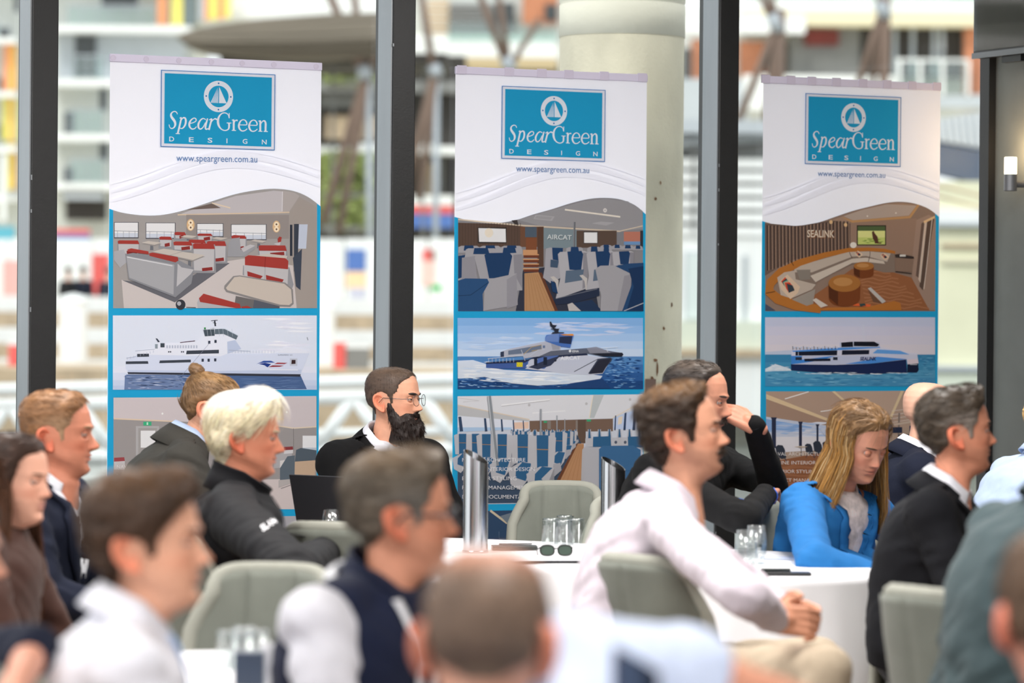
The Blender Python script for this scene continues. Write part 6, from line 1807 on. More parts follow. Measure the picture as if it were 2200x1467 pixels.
def vcut(b, hv, wv, wneck=.05):
    def fn(c):
        h, l, f = tl(b, c)
        if f < -.02: return False
        return h > hv and abs(l) < wv * max(h - hv, 0) / (1 - hv) + (wneck * max(0, (h - .9) / .1) if h > .9 else 0) and f > .0
    return fn
def on_front(b, h, l, off=.004, back=False):
    o = b.center(h) + b.left * l + b.f2 * (.6 if not back else -.6); d = b.f2 * (-1 if not back else 1)
    hit = b.bvh.ray_cast(Vector(o), Vector(d), 1.0)
    if hit[0] is None:
        return b.center(h) + b.left * l + b.f2 * (.1 if not back else -.1)
    return np.array(hit[0]) - d * off
def strip(b, name, m, parent, pts, width, off=.004, thick=.0025, sub=6):
    """flat band lying on the chest: pts = (h, l[, half width factor])"""
    rows = []
    q = []
    for i in range(len(pts) - 1):
        for k in range(sub): 
            t = k / sub; q.append(tuple(pts[i][j] + (pts[i + 1][j] - pts[i][j]) * t for j in range(len(pts[i]))))
    q.append(pts[-1])
    for i, p in enumerate(q):
        a = q[max(i - 1, 0)]; c = q[min(i + 1, len(q) - 1)]
        d = np.array([(c[0] - a[0]) * b.L, c[1] - a[1]]); d /= (np.linalg.norm(d) + 1e-9)
        n = np.array([-d[1], d[0]]); w = width * (p[2] if len(p) > 2 else 1) / 2
        rows.append([on_front(b, p[0] + n[0] * w * s / b.L, p[1] + n[1] * w * s, off) for s in (-1, 0, 1)])
    o = MB().grid(rows).build(name, m, parent, smooth=True)
    md = o.modifiers.new('thickness', 'SOLIDIFY'); md.thickness = thick; md.offset = 0
    return o
def lapels(b, m, parent, hv, wv, width=.07):
    for sd in (-1, 1):
        rows = []
        for i in range(17):
            t = i / 16; h = hv + (.985 - hv) * t; e = sd * (wv * t + .002 + (.045 * max(0, (h - .9) / .1)))
            w = width * math.sin(math.pi * (.08 + .72 * min(1, t * 1.12))) * (1 if t < .80 else (.72 if t < .86 else 1))
            rows.append([on_front(b, h, e + sd * w * q, .007 + .004 * math.sin(math.pi * q)) for q in (-.06, .3, .65, 1.0)])
        o = MB().grid(rows).build('lapel', m, parent, smooth=True)
        md = o.modifiers.new('thickness', 'SOLIDIFY'); md.thickness = .004; md.offset = 0
def collar(b, name, m, parent, r=(.066, .060), height=.036, flap=.045, point=.03, gap=18, flare=.012, lift=0.0, dz=0.0, tilt=.50, fwd=0.0, thick=.003):
    """neck band with a folded leaf; gap = half opening angle at the throat"""
    rows = []
    up = unit(ZV + b.fwd * tilt); f = unit(b.fwd - up * b.fwd.dot(up)); c0 = b.N + ZV * (dz + .010) + b.fwd * fwd
    n = 40
    for i in range(n + 1):
        ph = math.radians(gap) + (2 * math.pi - 2 * math.radians(gap)) * i / n
        fr = max(0, math.cos(ph)) ; ed = abs(i / n - .5) * 2
        drop = -.026 * fr
        o = f * math.cos(ph); s = b.left * math.sin(ph)
        rx = r[0] * b.k; ry = r[1] * b.k
        def pt(rad, z): return c0 + (o * (rx + rad) + s * (ry + rad)) + up * (z + drop)
        fl = flap + point * ed ** 6
        row = [pt(.006, -.016), pt(.002, height * .5), pt(.0, height + lift), pt(.005, height + .004 + lift)]
        if flap: row += [pt(.010 + flare * .4, height - fl * .4), pt(.012 + flare, height - fl)]
        rows.append(row)
    o = MB().grid(rows).build(name, m, parent, smooth=True)
    md = o.modifiers.new('thickness', 'SOLIDIFY'); md.thickness = thick; md.offset = 0
    return o

_names = {}
def person(label, sp, group=None):
    b = pose(sp); hp = sp['look']
    H = make_head(hp)
    toW = lambda A: (np.asarray(A, float) @ b.HR.T) + b.HO
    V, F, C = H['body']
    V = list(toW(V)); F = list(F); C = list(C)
    skin = np.append(lin(hp['skin']) * np.array([1.0, .93, .9]), 1)
    # arms and trunk of the body, hands fused on
    tp = torso_part(b, -.03, -.1, 1.0, 20)
    core = [tp]
    for nm in 'LR':
        core += [capsule(b.center(.93), .04, b.sh[nm], .045), capsule(b.sh[nm], .044 * b.k, b.el[nm], .035 * b.k), capsule(b.el[nm], .036 * b.k, b.wr[nm], .0245)]
    v, f, _ = fuse(core, .016, 3)
    n = len(V); V += list(v); F += [tuple(i + n for i in q) for q in f]; C += [skin] * len(v)
    for nm in 'LR':
        hd = sp.get('arm' + nm, {}).get('hand', {})
        if hd is None: continue
        d = hd.get('d', None)
        d = unit(b.wr[nm] - b.el[nm]) if d is None else np.array(d, float)
        palm = np.array(hd.get('palm', (0, 0, -1)), float)
        v, f, _ = fuse(hand_parts(b.wr[nm], d, palm, 1 if nm == 'R' else -1, hd.get('curl', .35), hd.get('spread', .1), hd.get('scale', 1.0), hd.get('thumb', .3)) + [capsule(b.wr[nm] - unit(b.wr[nm] - b.el[nm]) * .08, .028 * b.k, b.wr[nm], .0235)], .0042 if hd else .006, 2)
        n = len(V); V += list(v); F += [tuple(i + n for i in q) for q in f]; C += [skin] * len(v)
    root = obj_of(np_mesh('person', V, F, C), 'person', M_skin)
    tag(root, label, 'person', group or 'seated conference guests')
    # keep the root's origin under the figure
    org = Vector((b.pel[0], b.pel[1], 0.0))
    root.data.transform(Matrix.Translation(-org)); root.location = org
    for ev, ef, ec in H['eyes']:
        obj_of(np_mesh('eye', toW(ev), ef, ec), 'eye', M_eye, root)
    hv, hf, hc = H['hair']
    G, N_, zs = H['grid']
    if hp.get('curtain'):
        cu = hp['curtain']
        v, f, c = curtain(hp, G, zs, cu['f0'], cu['f1'], cu['z'], cu.get('out', .02), [lin(q) for q in cu['cols']], n=cu.get('n', 1500))
        n = len(hv); hv = list(hv) + v; hf = list(hf) + [tuple(i + n for i in q) for q in f]; hc = list(hc) + c
    if hv:
        obj_of(np_mesh('hair', toW(hv), hf, hc), 'hair', M_hair, root)
    if hp.get('bun'):
        c = np.array(hp['bun']); v, f, nn = fuse([capsule(c, .026, c + np.array([-.012, 0, .006]), .022), capsule(c + np.array([.014, 0, -.012]), .018, c, .02)], .004, 2)
        w = vnoise(v * np.array([160, 160, 420]))
        v = v + nn * (.003 * w)[:, None]
        bc = lin(hp['hair_col'])[None, :] * (1 + .5 * w[:, None])
        obj_of(np_mesh('hair_bun', toW(v), f, np.concatenate([np.clip(bc, .003, 1), np.ones((len(v), 1))], 1)), 'hair_bun', M_hair, root)
    if 'beard' in H:
        v, f, c = H['beard']
        obj_of(np_mesh('beard' if hp.get('beard') else 'moustache', toW(v), f, c), 'beard' if hp.get('beard') else 'moustache', M_hair, root)
    if hp.get('glasses'):
        gl = hp['glasses']; fm = mat(*gl['frame'][0], **gl['frame'][1]) if isinstance(gl['frame'], tuple) else gl['frame']
        mb = MB(); lens = MB(); zc = .115; xf = .109
        for sd in (-1, 1):
            ring = []; nn = 28
            for k in range(nn + 1):
                t = 2 * math.pi * k / nn
                ring.append(Vector(toW([[xf - .010 * abs(math.cos(t)) * 0 - .25 * max(0, abs(.033 * sd + gl.get('w', .024) * math.cos(t)) - .02) ** 1.2, sd * .033 + gl.get('w', .024) * math.cos(t), zc + gl.get('h', .019) * math.sin(t)]])[0]))
            mb.tube(ring, gl.get('r', .0011), 6)
            lens.add(ring[:-1], [tuple(range(nn))])
            a = toW([[xf - .013, sd * .058, zc + .006], [xf - .04, sd * .074, zc + .006], [-.004, sd * .080, zc + .012], [-.022, sd * .080, zc - .006]])
            mb.tube([Vector(q) for q in a], gl.get('rt', .0014), 6)
        br = toW([[xf, -.010, zc + .004], [xf + .004, 0, zc + .007], [xf, .010, zc + .004]])
        mb.tube([Vector(q) for q in br], gl.get('r', .0011), 6)
        go = mb.build('glasses', fm, root, smooth=True)
        lens.build('lens', clear_mat('spectacle_lens', (.93, .95, .95, 1), .08), go)
    # trousers and shoes
    tm = sp.get('trousers', M_tr_dark)
    parts = [capsule(b.pel + b.left * .07 + ZV * .01, .115 * b.kd, b.pel - b.left * .07 + ZV * .01, .115 * b.kd)]
    shoes = []
    for sd in (1, -1):
        tf = unit(b.fwd + b.left * sd * sp.get('splay', .12))
        kz = .50
        hip = b.pel + b.left * sd * .085 - ZV * .015; knee = np.array([hip[0], hip[1], 0]) + tf * sp.get('thigh', .44); knee[2] = kz
        if sp.get('knee' + ('L' if sd > 0 else 'R')): knee = np.array(P(*sp['knee' + ('L' if sd > 0 else 'R')]))
        ank = knee + tf * sp.get('shin', -.05); ank[2] = .11
        parts += [capsule(hip, .092 * b.k, knee, .066), capsule(knee, .064, ank, .050)]
        toe = ank + tf * .15; shoes.append((np.array([ank[0], ank[1], .055]) - tf * .05, np.array([toe[0], toe[1], .04])))
    v, f, nn = fuse(parts, .016, 5)
    v = folds(b, v, nn, .006, 31)
    obj_of(np_mesh('trousers', v, f), 'trousers', tm, root)
    for a, c in shoes:
        v, f, _ = fuse([capsule(a, .045, c, .036)], .012, 2)
        v[:, 2] = np.maximum(v[:, 2], .003)
        obj_of(np_mesh('shoe', v, f), 'shoe', M_shoe, root)
    sp['wear'](b, root)
    return root, b
M_tr_dark = cloth('dark_trouser_wool', 38, 40, 46)
M_shoe = mat('black_shoe_leather', rgb(26, 24, 23), 0.35)
ARMS = lambda b, i=0.0, **k: sleeve_parts(b, 'L', i, **k) + sleeve_parts(b, 'R', i, **k)

# ---------------------------------------------------------------- the people of the photograph
W_SHIRT = cloth('white_shirt_cotton', 226, 227, 236, 0.8)
W_PINK = cloth('pale_pink_shirt_cotton', 208, 198, 208, 0.8)
L_BLUE = cloth('light_blue_shirt_cotton', 170, 188, 218, 0.8)
NAVY_J = cloth('navy_jacket_cloth', 24, 29, 46, 0.9, sheen=0)
BLACK_J = cloth('black_softshell', 19, 19, 23, 0.75, weave=200, sheen=0)
BLACK_S = cloth('black_shirt_jersey', 10, 10, 12, 0.9, sheen=0)
CHAR_J = cloth('charcoal_suit_wool', 20, 21, 26, 0.9, sheen=0)
GREY_J = cloth('dark_olive_jacket', 54, 52, 48, 0.8, sheen=0)
BLUE_B = cloth('bright_blue_blazer', 36, 108, 172, 0.85, sheen=0)
BROWN_T = cloth('brown_blouse', 72, 46, 38, 0.7)
SLATE = cloth('slate_green_shirt', 58, 74, 78, 0.85)
NAVY_V = cloth('navy_vest_knit', 24, 32, 58, 0.9)
BEIGE = cloth('beige_chino', 188, 172, 150, 0.85)
PALE_S = cloth('pale_blue_white_shirt', 190, 202, 226, 0.8)
M_lany = mat('white_lanyard_tape', rgb(232, 234, 240), 0.6, noise=(30, 0.08))
M_lanyp = mat('orange_lanyard_print', rgb(222, 110, 70), 0.6)
M_badge = mat('badge_card', rgb(240, 240, 244), 0.4)
M_ink = mat('badge_ink', rgb(40, 44, 60), 0.6)
F_METAL = mat('spectacle_metal', rgb(110, 108, 112), 0.25, metal=0.9)
F_DARK = mat('spectacle_dark', rgb(46, 50, 60), 0.3)

def wear_shirt(m, gap=20, amp=.006, seed=1, col=True, **ck):
    def fn(b, root):
        garment(b, 'shirt', [torso_part(b)] + ARMS(b), m, root, amp=amp, seed=seed)
        if col: collar(b, 'shirt_collar', m, root, gap=gap, **ck)
    return fn
def lanyard(b, root, badge=True, w=.018, spread=.058, low=.42, m=None):
    for sd in (-1, 1):
        strip(b, 'lanyard_strap', m or M_lany, root, [(1.0, sd * spread), (.85, sd * spread * .86), (.65, sd * spread * .45), (low, sd * .006)], w, .011)
    for h in (.9, .7): strip(b, 'lanyard_print', M_lanyp, root, [(h, -spread * (.9 if h > .8 else .55)), (h - .05, -spread * (.84 if h > .8 else .45))], w * .7, .0155, .001, 2)
    if badge:
        c = on_front(b, low - .08, 0, .014)
        Mx = Matrix(((b.left[0], b.f2[0], b.up[0], c[0]), (b.left[1], b.f2[1], b.up[1], c[1]), (b.left[2], b.f2[2], b.up[2], c[2]), (0, 0, 0, 1)))
        o = MB().box((-.043, -.001, -.06), (.043, .002, .045), Mx).build('name_badge', M_badge, root)
        MB().box((-.036, .0022, -.005), (.036, .003, .022), Mx).build('badge_print', M_ink, o)
        MB().box((-.030, .0022, -.03), (.02, .003, -.022), Mx).build('badge_print', M_ink, o)
def wear_jacket(mj, ms, hv=.42, wv=.075, lap=.07, seed=3, amp=.006, lan=False, badge=False, sgap=22, collar_r=(.080, .076), cflap=.05, sr=(.066, .060)):
    def fn(b, root):
        garment(b, 'shirt', [torso_part(b, -.012, 0, 1.03)], ms, root, voxel=.012, amp=.003, seed=seed + 5)
        collar(b, 'shirt_collar', ms, root, gap=sgap, r=sr)
        garment(b, 'jacket', [torso_part(b, .010, -.12, 1.0)] + ARMS(b, .009), mj, root, amp=amp, seed=seed, cut=vcut(b, hv, wv))
        lapels(b, mj, root, hv, wv, lap)
        collar(b, 'jacket_collar', mj, root, r=collar_r, height=.022, flap=cflap, point=.0, gap=62, flare=.022, dz=-.012, thick=.005)
        if lan: lanyard(b, root, badge)
    return fn

# 1 ---- foreground, white shirt, seen from his right
p1, b1 = person('person in white shirt with short brown hair, large and blurred at lower left', dict(
    head=dict(at=(281, 1192, 1230), yaw=4, pitch=-6), torso=dict(yaw=-12, lean=10, k=1.08, drop=.01, shift=(-.01, 0, .018)),
    look=dict(skin=(226, 170, 142), hair='full', hair_col=(66, 47, 34), t_top=.020, t_side=.012, t_back=.014, t_front=.010, quiff=.012, lump=.35, top_col=(112, 82, 56), top_amt=.5, flow='side', s_len=.045, lip=(190, 120, 110)),
    wear=lambda b, r: (wear_shirt(W_SHIRT, gap=30, seed=2, flap=.052, point=.04)(b, r), lanyard(b, r, False, m=mat('blue_lanyard', rgb(150, 180, 220), .6)))))
# 2 ---- foreground, navy vest and glasses
def wear_vest(b, r):
    garment(b, 'shirt', [torso_part(b, -.006)] + ARMS(b, .002), W_SHIRT, r, seed=4, amp=.008)
    garment(b, 'vest', [torso_part(b, .012, -.1, 1.02)] + [capsule(b.center(.98), .060, b.center(.90) + b.left * sd * .125, .072) for sd in (1, -1)], NAVY_V, r, seed=6, amp=.005)
    collar(b, 'vest_collar', NAVY_V, r, r=(.074, .070), height=.045, flap=0, gap=26, dz=-.004, thick=.006)
    lanyard(b, r, False)
    collar(b, 'neck_strap', M_lany, r, r=(.088, .086), height=.002, flap=.018, point=0, gap=50, flare=.004, dz=-.008)
p2, b2 = person('person with glasses in navy vest over white shirt, blurred in the lower centre', dict(
    head=dict(at=(860, 1127, 1110), yaw=-12, pitch=-3), torso=dict(yaw=34, lean=8, k=1.08, shift=(-.012, 0, .015)),
    look=dict(skin=(214, 150, 122), hair='short', hair_col=(92, 82, 70), grey_side=(116, 112, 106), t_top=.018, t_side=.008, t_back=.010, t_front=.008, quiff=.010, flow='back', s_len=.035, stubble=.10, top_col=(128, 104, 78), top_amt=.5,
              glasses=dict(frame=F_DARK, w=.027, h=.017, r=.0018, rt=.0026)), wear=wear_vest))
# 3 ---- foreground, cropped grey brown hair from behind, arm stretched to the right
def wear_p3(b, r):
    garment(b, 'shirt', [torso_part(b)] + sleeve_parts(b, 'L') + sleeve_parts(b, 'R', .016, upto=.40), PALE_S, r, seed=8, amp=.008)
    collar(b, 'shirt_collar', PALE_S, r, gap=20)
p3, b3 = person('person with cropped thinning hair from behind, pale sleeve stretched out, bottom centre', dict(
    head=dict(at=(1176, 1400, 1690), yaw=-84, pitch=10, anchor=EAR_R), torso=dict(yaw=-96, lean=12, k=1.05, sw=.19),
    armR=dict(shoulder=(1232, 1450, 1640), elbow=(1532, 1452, 1540), wrist=(1745, 1520, 1500), hand=dict(palm=(0, 0, -1), curl=.3)),
    look=dict(skin=(206, 152, 128), hair='short', hair_col=(112, 92, 78), t_top=.0005, t_side=.004, t_back=.003, lump=.9, s_len=.010, s_lift=.5, strands=2600, s_w=.0006, top_col=(186, 136, 114), top_amt=.85, n_x=30, n_y=30, n_z=30, flow='whorl'),
    wear=wear_p3))
# 4 ---- bottom right corner, back of a head
p4, b4 = person('person with short brown hair seen from behind, cut off at the lower right corner', dict(
    head=dict(at=(2160, 1345, 1500), yaw=-86, pitch=0, anchor=EAR_L), torso=dict(yaw=-90, lean=10),
    look=dict(skin=(212, 150, 128), hair='short', hair_col=(86, 66, 50), t_top=.012, t_side=.006, t_back=.010), wear=wear_shirt(NAVY_J, seed=3)))
# 5 ---- slate shirt, leaning, head outside the frame
p5, b5 = person('person in slate green shirt leaning forward at the right edge, head out of frame', dict(
    head=dict(at=(2330, 960, 960), yaw=-5, pitch=8), torso=dict(yaw=-25, lean=14, k=1.08, kd=1.15, slouch=.05, sw=.19),
    look=dict(skin=(206, 150, 126), hair='short', hair_col=(80, 66, 54)), wear=wear_shirt(SLATE, seed=5, amp=.008)))
# 6 ---- left edge, face just inside the frame
p6, b6 = person('person in dark navy top cut off by the lower left edge', dict(
    head=dict(at=(16, 1232, 1120), yaw=0, pitch=0, anchor=NOSE), torso=dict(yaw=-10, lean=6), armR=dict(elbow=(70, 1400, 1230), wrist=(20, 1500, 1290), hand=dict(curl=.4)),
    look=dict(skin=(216, 160, 136), hair='full', hair_col=(70, 50, 36), fem=.5), wear=lambda b, r: garment(b, 'top', [torso_part(b)] + ARMS(b, .004, upto=.55), NAVY_J, r, seed=5)))
# 7 ---- long brown hair, brown blouse
p7, b7 = person('person with long brown hair in brown blouse at the left edge', dict(
    head=dict(at=(112, 1063, 860), yaw=18, pitch=0, anchor=NOSE, scale=.93), torso=dict(yaw=8, lean=5, k=.96, sw=.175, shift=(.005, 0, .015)),
    look=dict(skin=(226, 170, 146), hair='long', hair_col=(56, 36, 26), fem=1.0, nose=.85, brow=.5, neck=.85, t_top=.014, t_side=.014, t_back=.02, flow='down', s_len=.05, lip=(196, 128, 122), brow_h=.003, brow_col=(110, 84, 66),
              curtain=dict(f0=1.25, f1=3.14, z=-.30, out=.03, cols=[(54, 34, 24), (112, 66, 34), (84, 54, 34)], n=2200)),
    wear=lambda b, r: (garment(b, 'blouse', [torso_part(b)] + ARMS(b), BROWN_T, r, seed=6, amp=.007), collar(b, 'blouse_collar', BROWN_T, r, height=.02, flap=0, gap=30))))
# 8 ---- sandy hair, navy jacket
p8, b8 = person('person with short sandy hair in navy jacket and white collar beside the left mullion', dict(
    head=dict(at=(104, 946, 735), yaw=2, pitch=-3, scale=1.05), torso=dict(yaw=14, lean=6, k=1.12, shift=(.0, 0, .028)),
    look=dict(skin=(202, 132, 106), hair='short', hair_col=(132, 94, 62), t_top=.012, t_side=.0025, t_back=.003, t_front=.006, quiff=.002, flow='front', s_len=.022, s_lift=.05, jowl=.9, neck=1.3, grey_side=(168, 138, 110), grey_amt=.7, lip=(176, 96, 84), fade=.03, flush=1.1, brow_col=(150, 110, 80)),
    wear=lambda b, r: wear_jacket(NAVY_J, W_SHIRT, hv=.35, wv=.085, lan=True, sgap=40, sr=(.072, .066))(b, r)))
# 9 ---- hair bun
p9, b9 = person('person with a hair bun in dark jacket and light blue shirt at the left banner', dict(
    head=dict(at=(441, 886, 625), yaw=-2, pitch=14), torso=dict(yaw=-14, lean=22, k=1.02, slouch=.03, shift=(-.005, 0, .03)),
    look=dict(skin=(216, 160, 132), hair='short', hair_col=(112, 84, 56), t_top=.010, t_side=.005, t_back=.010, flow=(-.085, 0, .215), s_len=.04, s_jit=.12, s_lift=.03, strands=2600, top_col=(176, 138, 92), top_amt=.5, bun=(-.078, 0, .236), stubble=.12, lump=.2),
    wear=lambda b, r: (garment(b, 'shirt', [torso_part(b, -.01, .3, 1.03)], L_BLUE, r, seed=3, amp=.002), collar(b, 'shirt_collar', L_BLUE, r, gap=25, flap=.05, point=.04, flare=.016),
                       garment(b, 'jacket', [torso_part(b, .010, -.1, .99)] + ARMS(b, .010), GREY_J, r, seed=9, amp=.009, cut=vcut(b, .5, .06)), collar(b, 'jacket_collar', GREY_J, r, r=(.084, .082), height=.03, flap=.07, point=.0, gap=50, flare=.03, dz=-.014, thick=.006))))
# 10 ---- white hair, black softshell
M_letter = mat('white_embroidery', rgb(226, 226, 230), 0.7)
def wear_p10(b, r):
    garment(b, 'jacket', [torso_part(b, .010, -.12, 1.0)] + ARMS(b, .012), BLACK_J, r, seed=12, amp=.008)
    collar(b, 'stand_collar', BLACK_J, r, r=(.078, .076), height=.062, flap=.0, gap=16, dz=-.012, tilt=.34, lift=.0, thick=.006)
    strip(b, 'zip', mat('zip_tape', rgb(58, 58, 62), .5, metal=.4), r, [(.98, 0), (.6, 0), (.2, 0)], .012, .004)
    # letters on the upper arm facing the camera
    polys, (x0, x1) = text_polys('SLAM', 1.0, 1.0, .03)
    mb = MB()
    for q in polys:
        pts = []
        for (x, y) in q:
            t = (x - x0) / (x1 - x0); d_ = ray(562 + 31 * t - 9 * (y - .3), 1136 - 20 * t - 17 * (y - .3))
            hit = b.bvh.ray_cast(CAM_P, d_.normalized(), 30.0)
            if hit[0] is None: pts = []; break
            pts.append(hit[0] - d_.normalized() * .003)
        if pts: mb.add(pts, [tuple(range(len(pts)))])
    mb.build('sleeve_lettering', M_letter, r, fix=False)
p10, b10 = person('person with swept white hair in black softshell jacket at the left banner', dict(
    head=dict(at=(515, 950, 735), yaw=-2, pitch=0), torso=dict(yaw=-4, lean=1, k=1.2, kd=1.28, slouch=.03, shift=(.012, 0, -.002)),
    armR=dict(elbow=(632, 1232, 790), wrist=(700, 1190, 725)),
    look=dict(skin=(206, 134, 106), hair='full', hair_col=(230, 218, 188), t_top=.024, t_side=.016, t_back=.022, t_front=.012, quiff=.014, flow=(-.12, 0, .03), s_len=.055, s_jit=.15, s_lift=.05, strands=3600, lump=.10, fine=.04, top_col=(250, 248, 244), top_amt=.8, jowl=.6, neck=1.1, flush=1.1, lip=(176, 104, 92), brow_col=(190, 170, 140), n_z=25,
              hairline=[(.088, .190), (.074, .178), (.056, .160), (.040, .150), (.026, .136), (.018, .118), (.008, .118), (.004, .134), (-.012, .142), (-.028, .126), (-.036, .096), (-.042, .07), (-.060, .040), (-.2, .03), (-.2, .3), (.095, .3)]),
    wear=wear_p10))
# 11 ---- bearded, round glasses
def wear_p11(b, r):
    wear_jacket(BLACK_S, W_SHIRT, hv=.45, wv=.07, seed=14, sgap=26)(b, r)
    strip(b, 'collar_tag', M_lanyp, r, [(.97, -.072), (.93, -.074)], .010, .012, .001, 2)
    strip(b, 'jacket_pin', M_letter, r, [(.86, .085), (.80, .078)], .006, .014, .002, 2)
    strip(b, 'jacket_pin', M_letter, r, [(.80, .115), (.78, .115)], .012, .014, .002, 2)
p11, b11 = person('person with full dark beard, round glasses and black blazer behind the laptop', dict(
    head=dict(at=(819, 866, 590), yaw=22, pitch=-2), torso=dict(yaw=52, lean=2, k=1.14, sw=.20, shift=(-.004, 0, -.002)),
    look=dict(skin=(216, 158, 130), hair='short', hair_col=(80, 64, 54), t_top=.004, t_side=.002, t_back=.003, lump=.08, s_len=.006, fade=.010, strands=3000, s_lift=.3, s_w=.0004, fine=.05, top_col=(104, 84, 68), top_amt=.5, beard=.042, beard_col=(34, 22, 18), moustache=.006, neck=1.1, brow_h=.005, brow_col=(40, 30, 26),
              glasses=dict(frame=F_METAL, w=.024, h=.021, r=.0010, rt=.0011), jowl=.3),
    wear=wear_p11))
# 12 ---- moustache, pale shirt, sitting on the chair with his back to the room
p12, b12 = person('person with dark curly hair and moustache in pale pink white shirt and beige trousers', dict(
    head=dict(at=(1456, 946, 820), yaw=6, pitch=-10), torso=dict(yaw=-6, lean=14, k=1.10, slouch=.05, sw=.18, shift=(-.028, 0, -.004)),
    armR=dict(elbow=(1600, 1285, 900), wrist=(1665, 1330, 880), hand=dict(d=(1, 0.35, -.10), palm=(0, 1, -.3), curl=.55, thumb=.4)),
    armL=dict(elbow=(1620, 1270, 800), wrist=(1672, 1310, 845), hand=dict(d=(.8, -.5, -.1), palm=(-.2, -1, -.3), curl=.5)),
    kneeR=(1775, 1440, 880), kneeL=(1760, 1420, 780), trousers=BEIGE,
    look=dict(skin=(214, 156, 128), hair='full', hair_col=(50, 36, 26), t_top=.022, t_side=.013, t_back=.018, t_front=.010, lump=.55, n_x=75, n_y=75, n_z=75, flow='back', s_len=.025, s_jit=.9, s_lift=.4, strands=2200, top_col=(124, 88, 50), top_amt=.6, moustache=.013, beard_col=(50, 36, 26), stubble=.22,
              hairline=[(.072, .200), (.056, .190), (.046, .168), (.046, .146), (.036, .128), (.030, .096), (.016, .096), (.012, .124), (-.004, .138), (-.022, .134), (-.034, .112), (-.040, .078), (-.060, .046), (-.2, .036), (-.2, .3), (.078, .3)]),
    wear=wear_shirt(W_PINK, gap=14, seed=21, amp=.010, height=.030, flap=.048, point=.03)))
# 13 ---- black shirt, hand at the mouth
M_band = mat('black_watch_band', rgb(20, 20, 22), 0.4)
def wear_p13(b, r):
    garment(b, 'jumper', [torso_part(b)] + ARMS(b, .003), BLACK_S, r, seed=23, amp=.007)
    collar(b, 'jumper_collar', BLACK_S, r, height=.03, flap=0, gap=12, thick=.005)
    d = unit(b.wr['L'] - b.el['L']); c = b.wr['L'] + d * .012
    MB().tube([Vector(c - d * .011), Vector(c + d * .011)], .030, 20).build('watch_band', M_band, r, smooth=True)
    strip(b, 'lanyard_strap', mat('blue_lanyard_tape', rgb(60, 100, 190), .6), r, [(.95, .06), (.8, .062), (.6, .04)], .012, .004)
p13, b13 = person('person in black jumper resting a hand on the mouth behind the moustached one', dict(
    head=dict(at=(1573, 890, 640), scale=1.05, yaw=16, pitch=2, anchor=NOSE), torso=dict(yaw=24, lean=16, k=1.05, slouch=.03, shift=(-.005, 0, -.008)),
    armL=dict(shoulder=(1555, 1000, 600), elbow=(1660, 1040, 620), wrist=(1622, 915, 636), hand=dict(d=(-.80, -.05, .42), palm=(-.40, .70, -.60), curl=.62, thumb=.3, spread=.25, scale=1.06)),
    armR=dict(elbow=(1600, 1120, 670), wrist=(1645, 1062, 640)),
    look=dict(skin=(202, 142, 116), hair='receding', hair_col=(44, 38, 36), t_top=.014, t_side=.006, t_back=.008, flow='back', s_len=.03, moustache=.005, beard_col=(60, 48, 42), stubble=.25, top_col=(110, 96, 84), top_amt=.4, brow_col=(70, 56, 48)),
    wear=wear_p13))
# 14 ---- blue blazer
M_gold = mat('gold_bangle', rgb(206, 160, 80), 0.25, metal=1.0)
M_blous = mat('floral_blouse', rgb(238, 226, 224), 0.8, noise=(26, 0.35))
def wear_p14(b, r):
    garment(b, 'blouse', [torso_part(b, -.008, 0, 1.0)], M_blous, r, seed=25, amp=.004)
    collar(b, 'blouse_collar', M_blous, r, height=.02, flap=.03, gap=30, point=.02)
    garment(b, 'blazer', [torso_part(b, .012, -.1, .97)] + ARMS(b, .010), BLUE_B, r, seed=26, amp=.008, cut=vcut(b, .10, .085))
    lapels(b, BLUE_B, r, .14, .085, .05)
    collar(b, 'blazer_collar', BLUE_B, r, r=(.084, .086), height=.012, flap=.035, point=0, gap=70, flare=.02, dz=-.022, thick=.005)
    b.bvh = BVHTree.FromPolygons([b_ for b_ in b.bvh_v], b.bvh_f) if hasattr(b, 'bvh_v') else b.bvh
    lanyard(b, r, True, spread=.05, low=.34)
    for nm in 'R':
        d = unit(b.wr[nm] - b.el[nm]); c = b.wr[nm] - d * .005
        MB().tube([Vector(c - d * .006), Vector(c + d * .006)], .031, 18).build('bangle', M_gold, r, smooth=True)
p14, b14 = person('person with long fair brown hair in bright blue blazer looking down at the right table', dict(
    head=dict(at=(1891, 1004, 650), yaw=52, pitch=22, roll=4, anchor=NOSE, scale=1.04), torso=dict(yaw=42, lean=12, k=1.02, sw=.168, slouch=.02, shift=(-.012, 0, -.02)),
    armR=dict(elbow=(1748, 1205, 690), wrist=(1900, 1250, 690), hand=dict(curl=.6)), armL=dict(elbow=(1985, 1200, 610), wrist=(1940, 1260, 660)),
    look=dict(skin=(208, 146, 120), hair='long', hair_col=(122, 92, 60), fem=1.0, nose=.8, brow=.5, neck=.88, t_top=.014, t_side=.014, t_back=.02, flow='down', s_len=.06, strands=2200, eye_open=0.0, lip=(176, 96, 88), brow_h=.0034, brow_col=(84, 62, 44),
              curtain=dict(f0=.98, f1=3.14, z=-.19, out=.06, cols=[(112, 84, 54), (206, 150, 72), (196, 164, 116)], n=4200)),
    wear=wear_p14))
# 15 ---- bald head behind
p15, b15 = person('person with bald head in dark suit half hidden at the right banner', dict(
    head=dict(at=(1996, 822, 580), yaw=-8, pitch=4, anchor=CROWN), torso=dict(yaw=-4, lean=10, k=1.12),
    look=dict(skin=(226, 176, 152), hair=None, hair_col=(150, 130, 112)), wear=wear_jacket(NAVY_J, W_SHIRT, seed=31)))
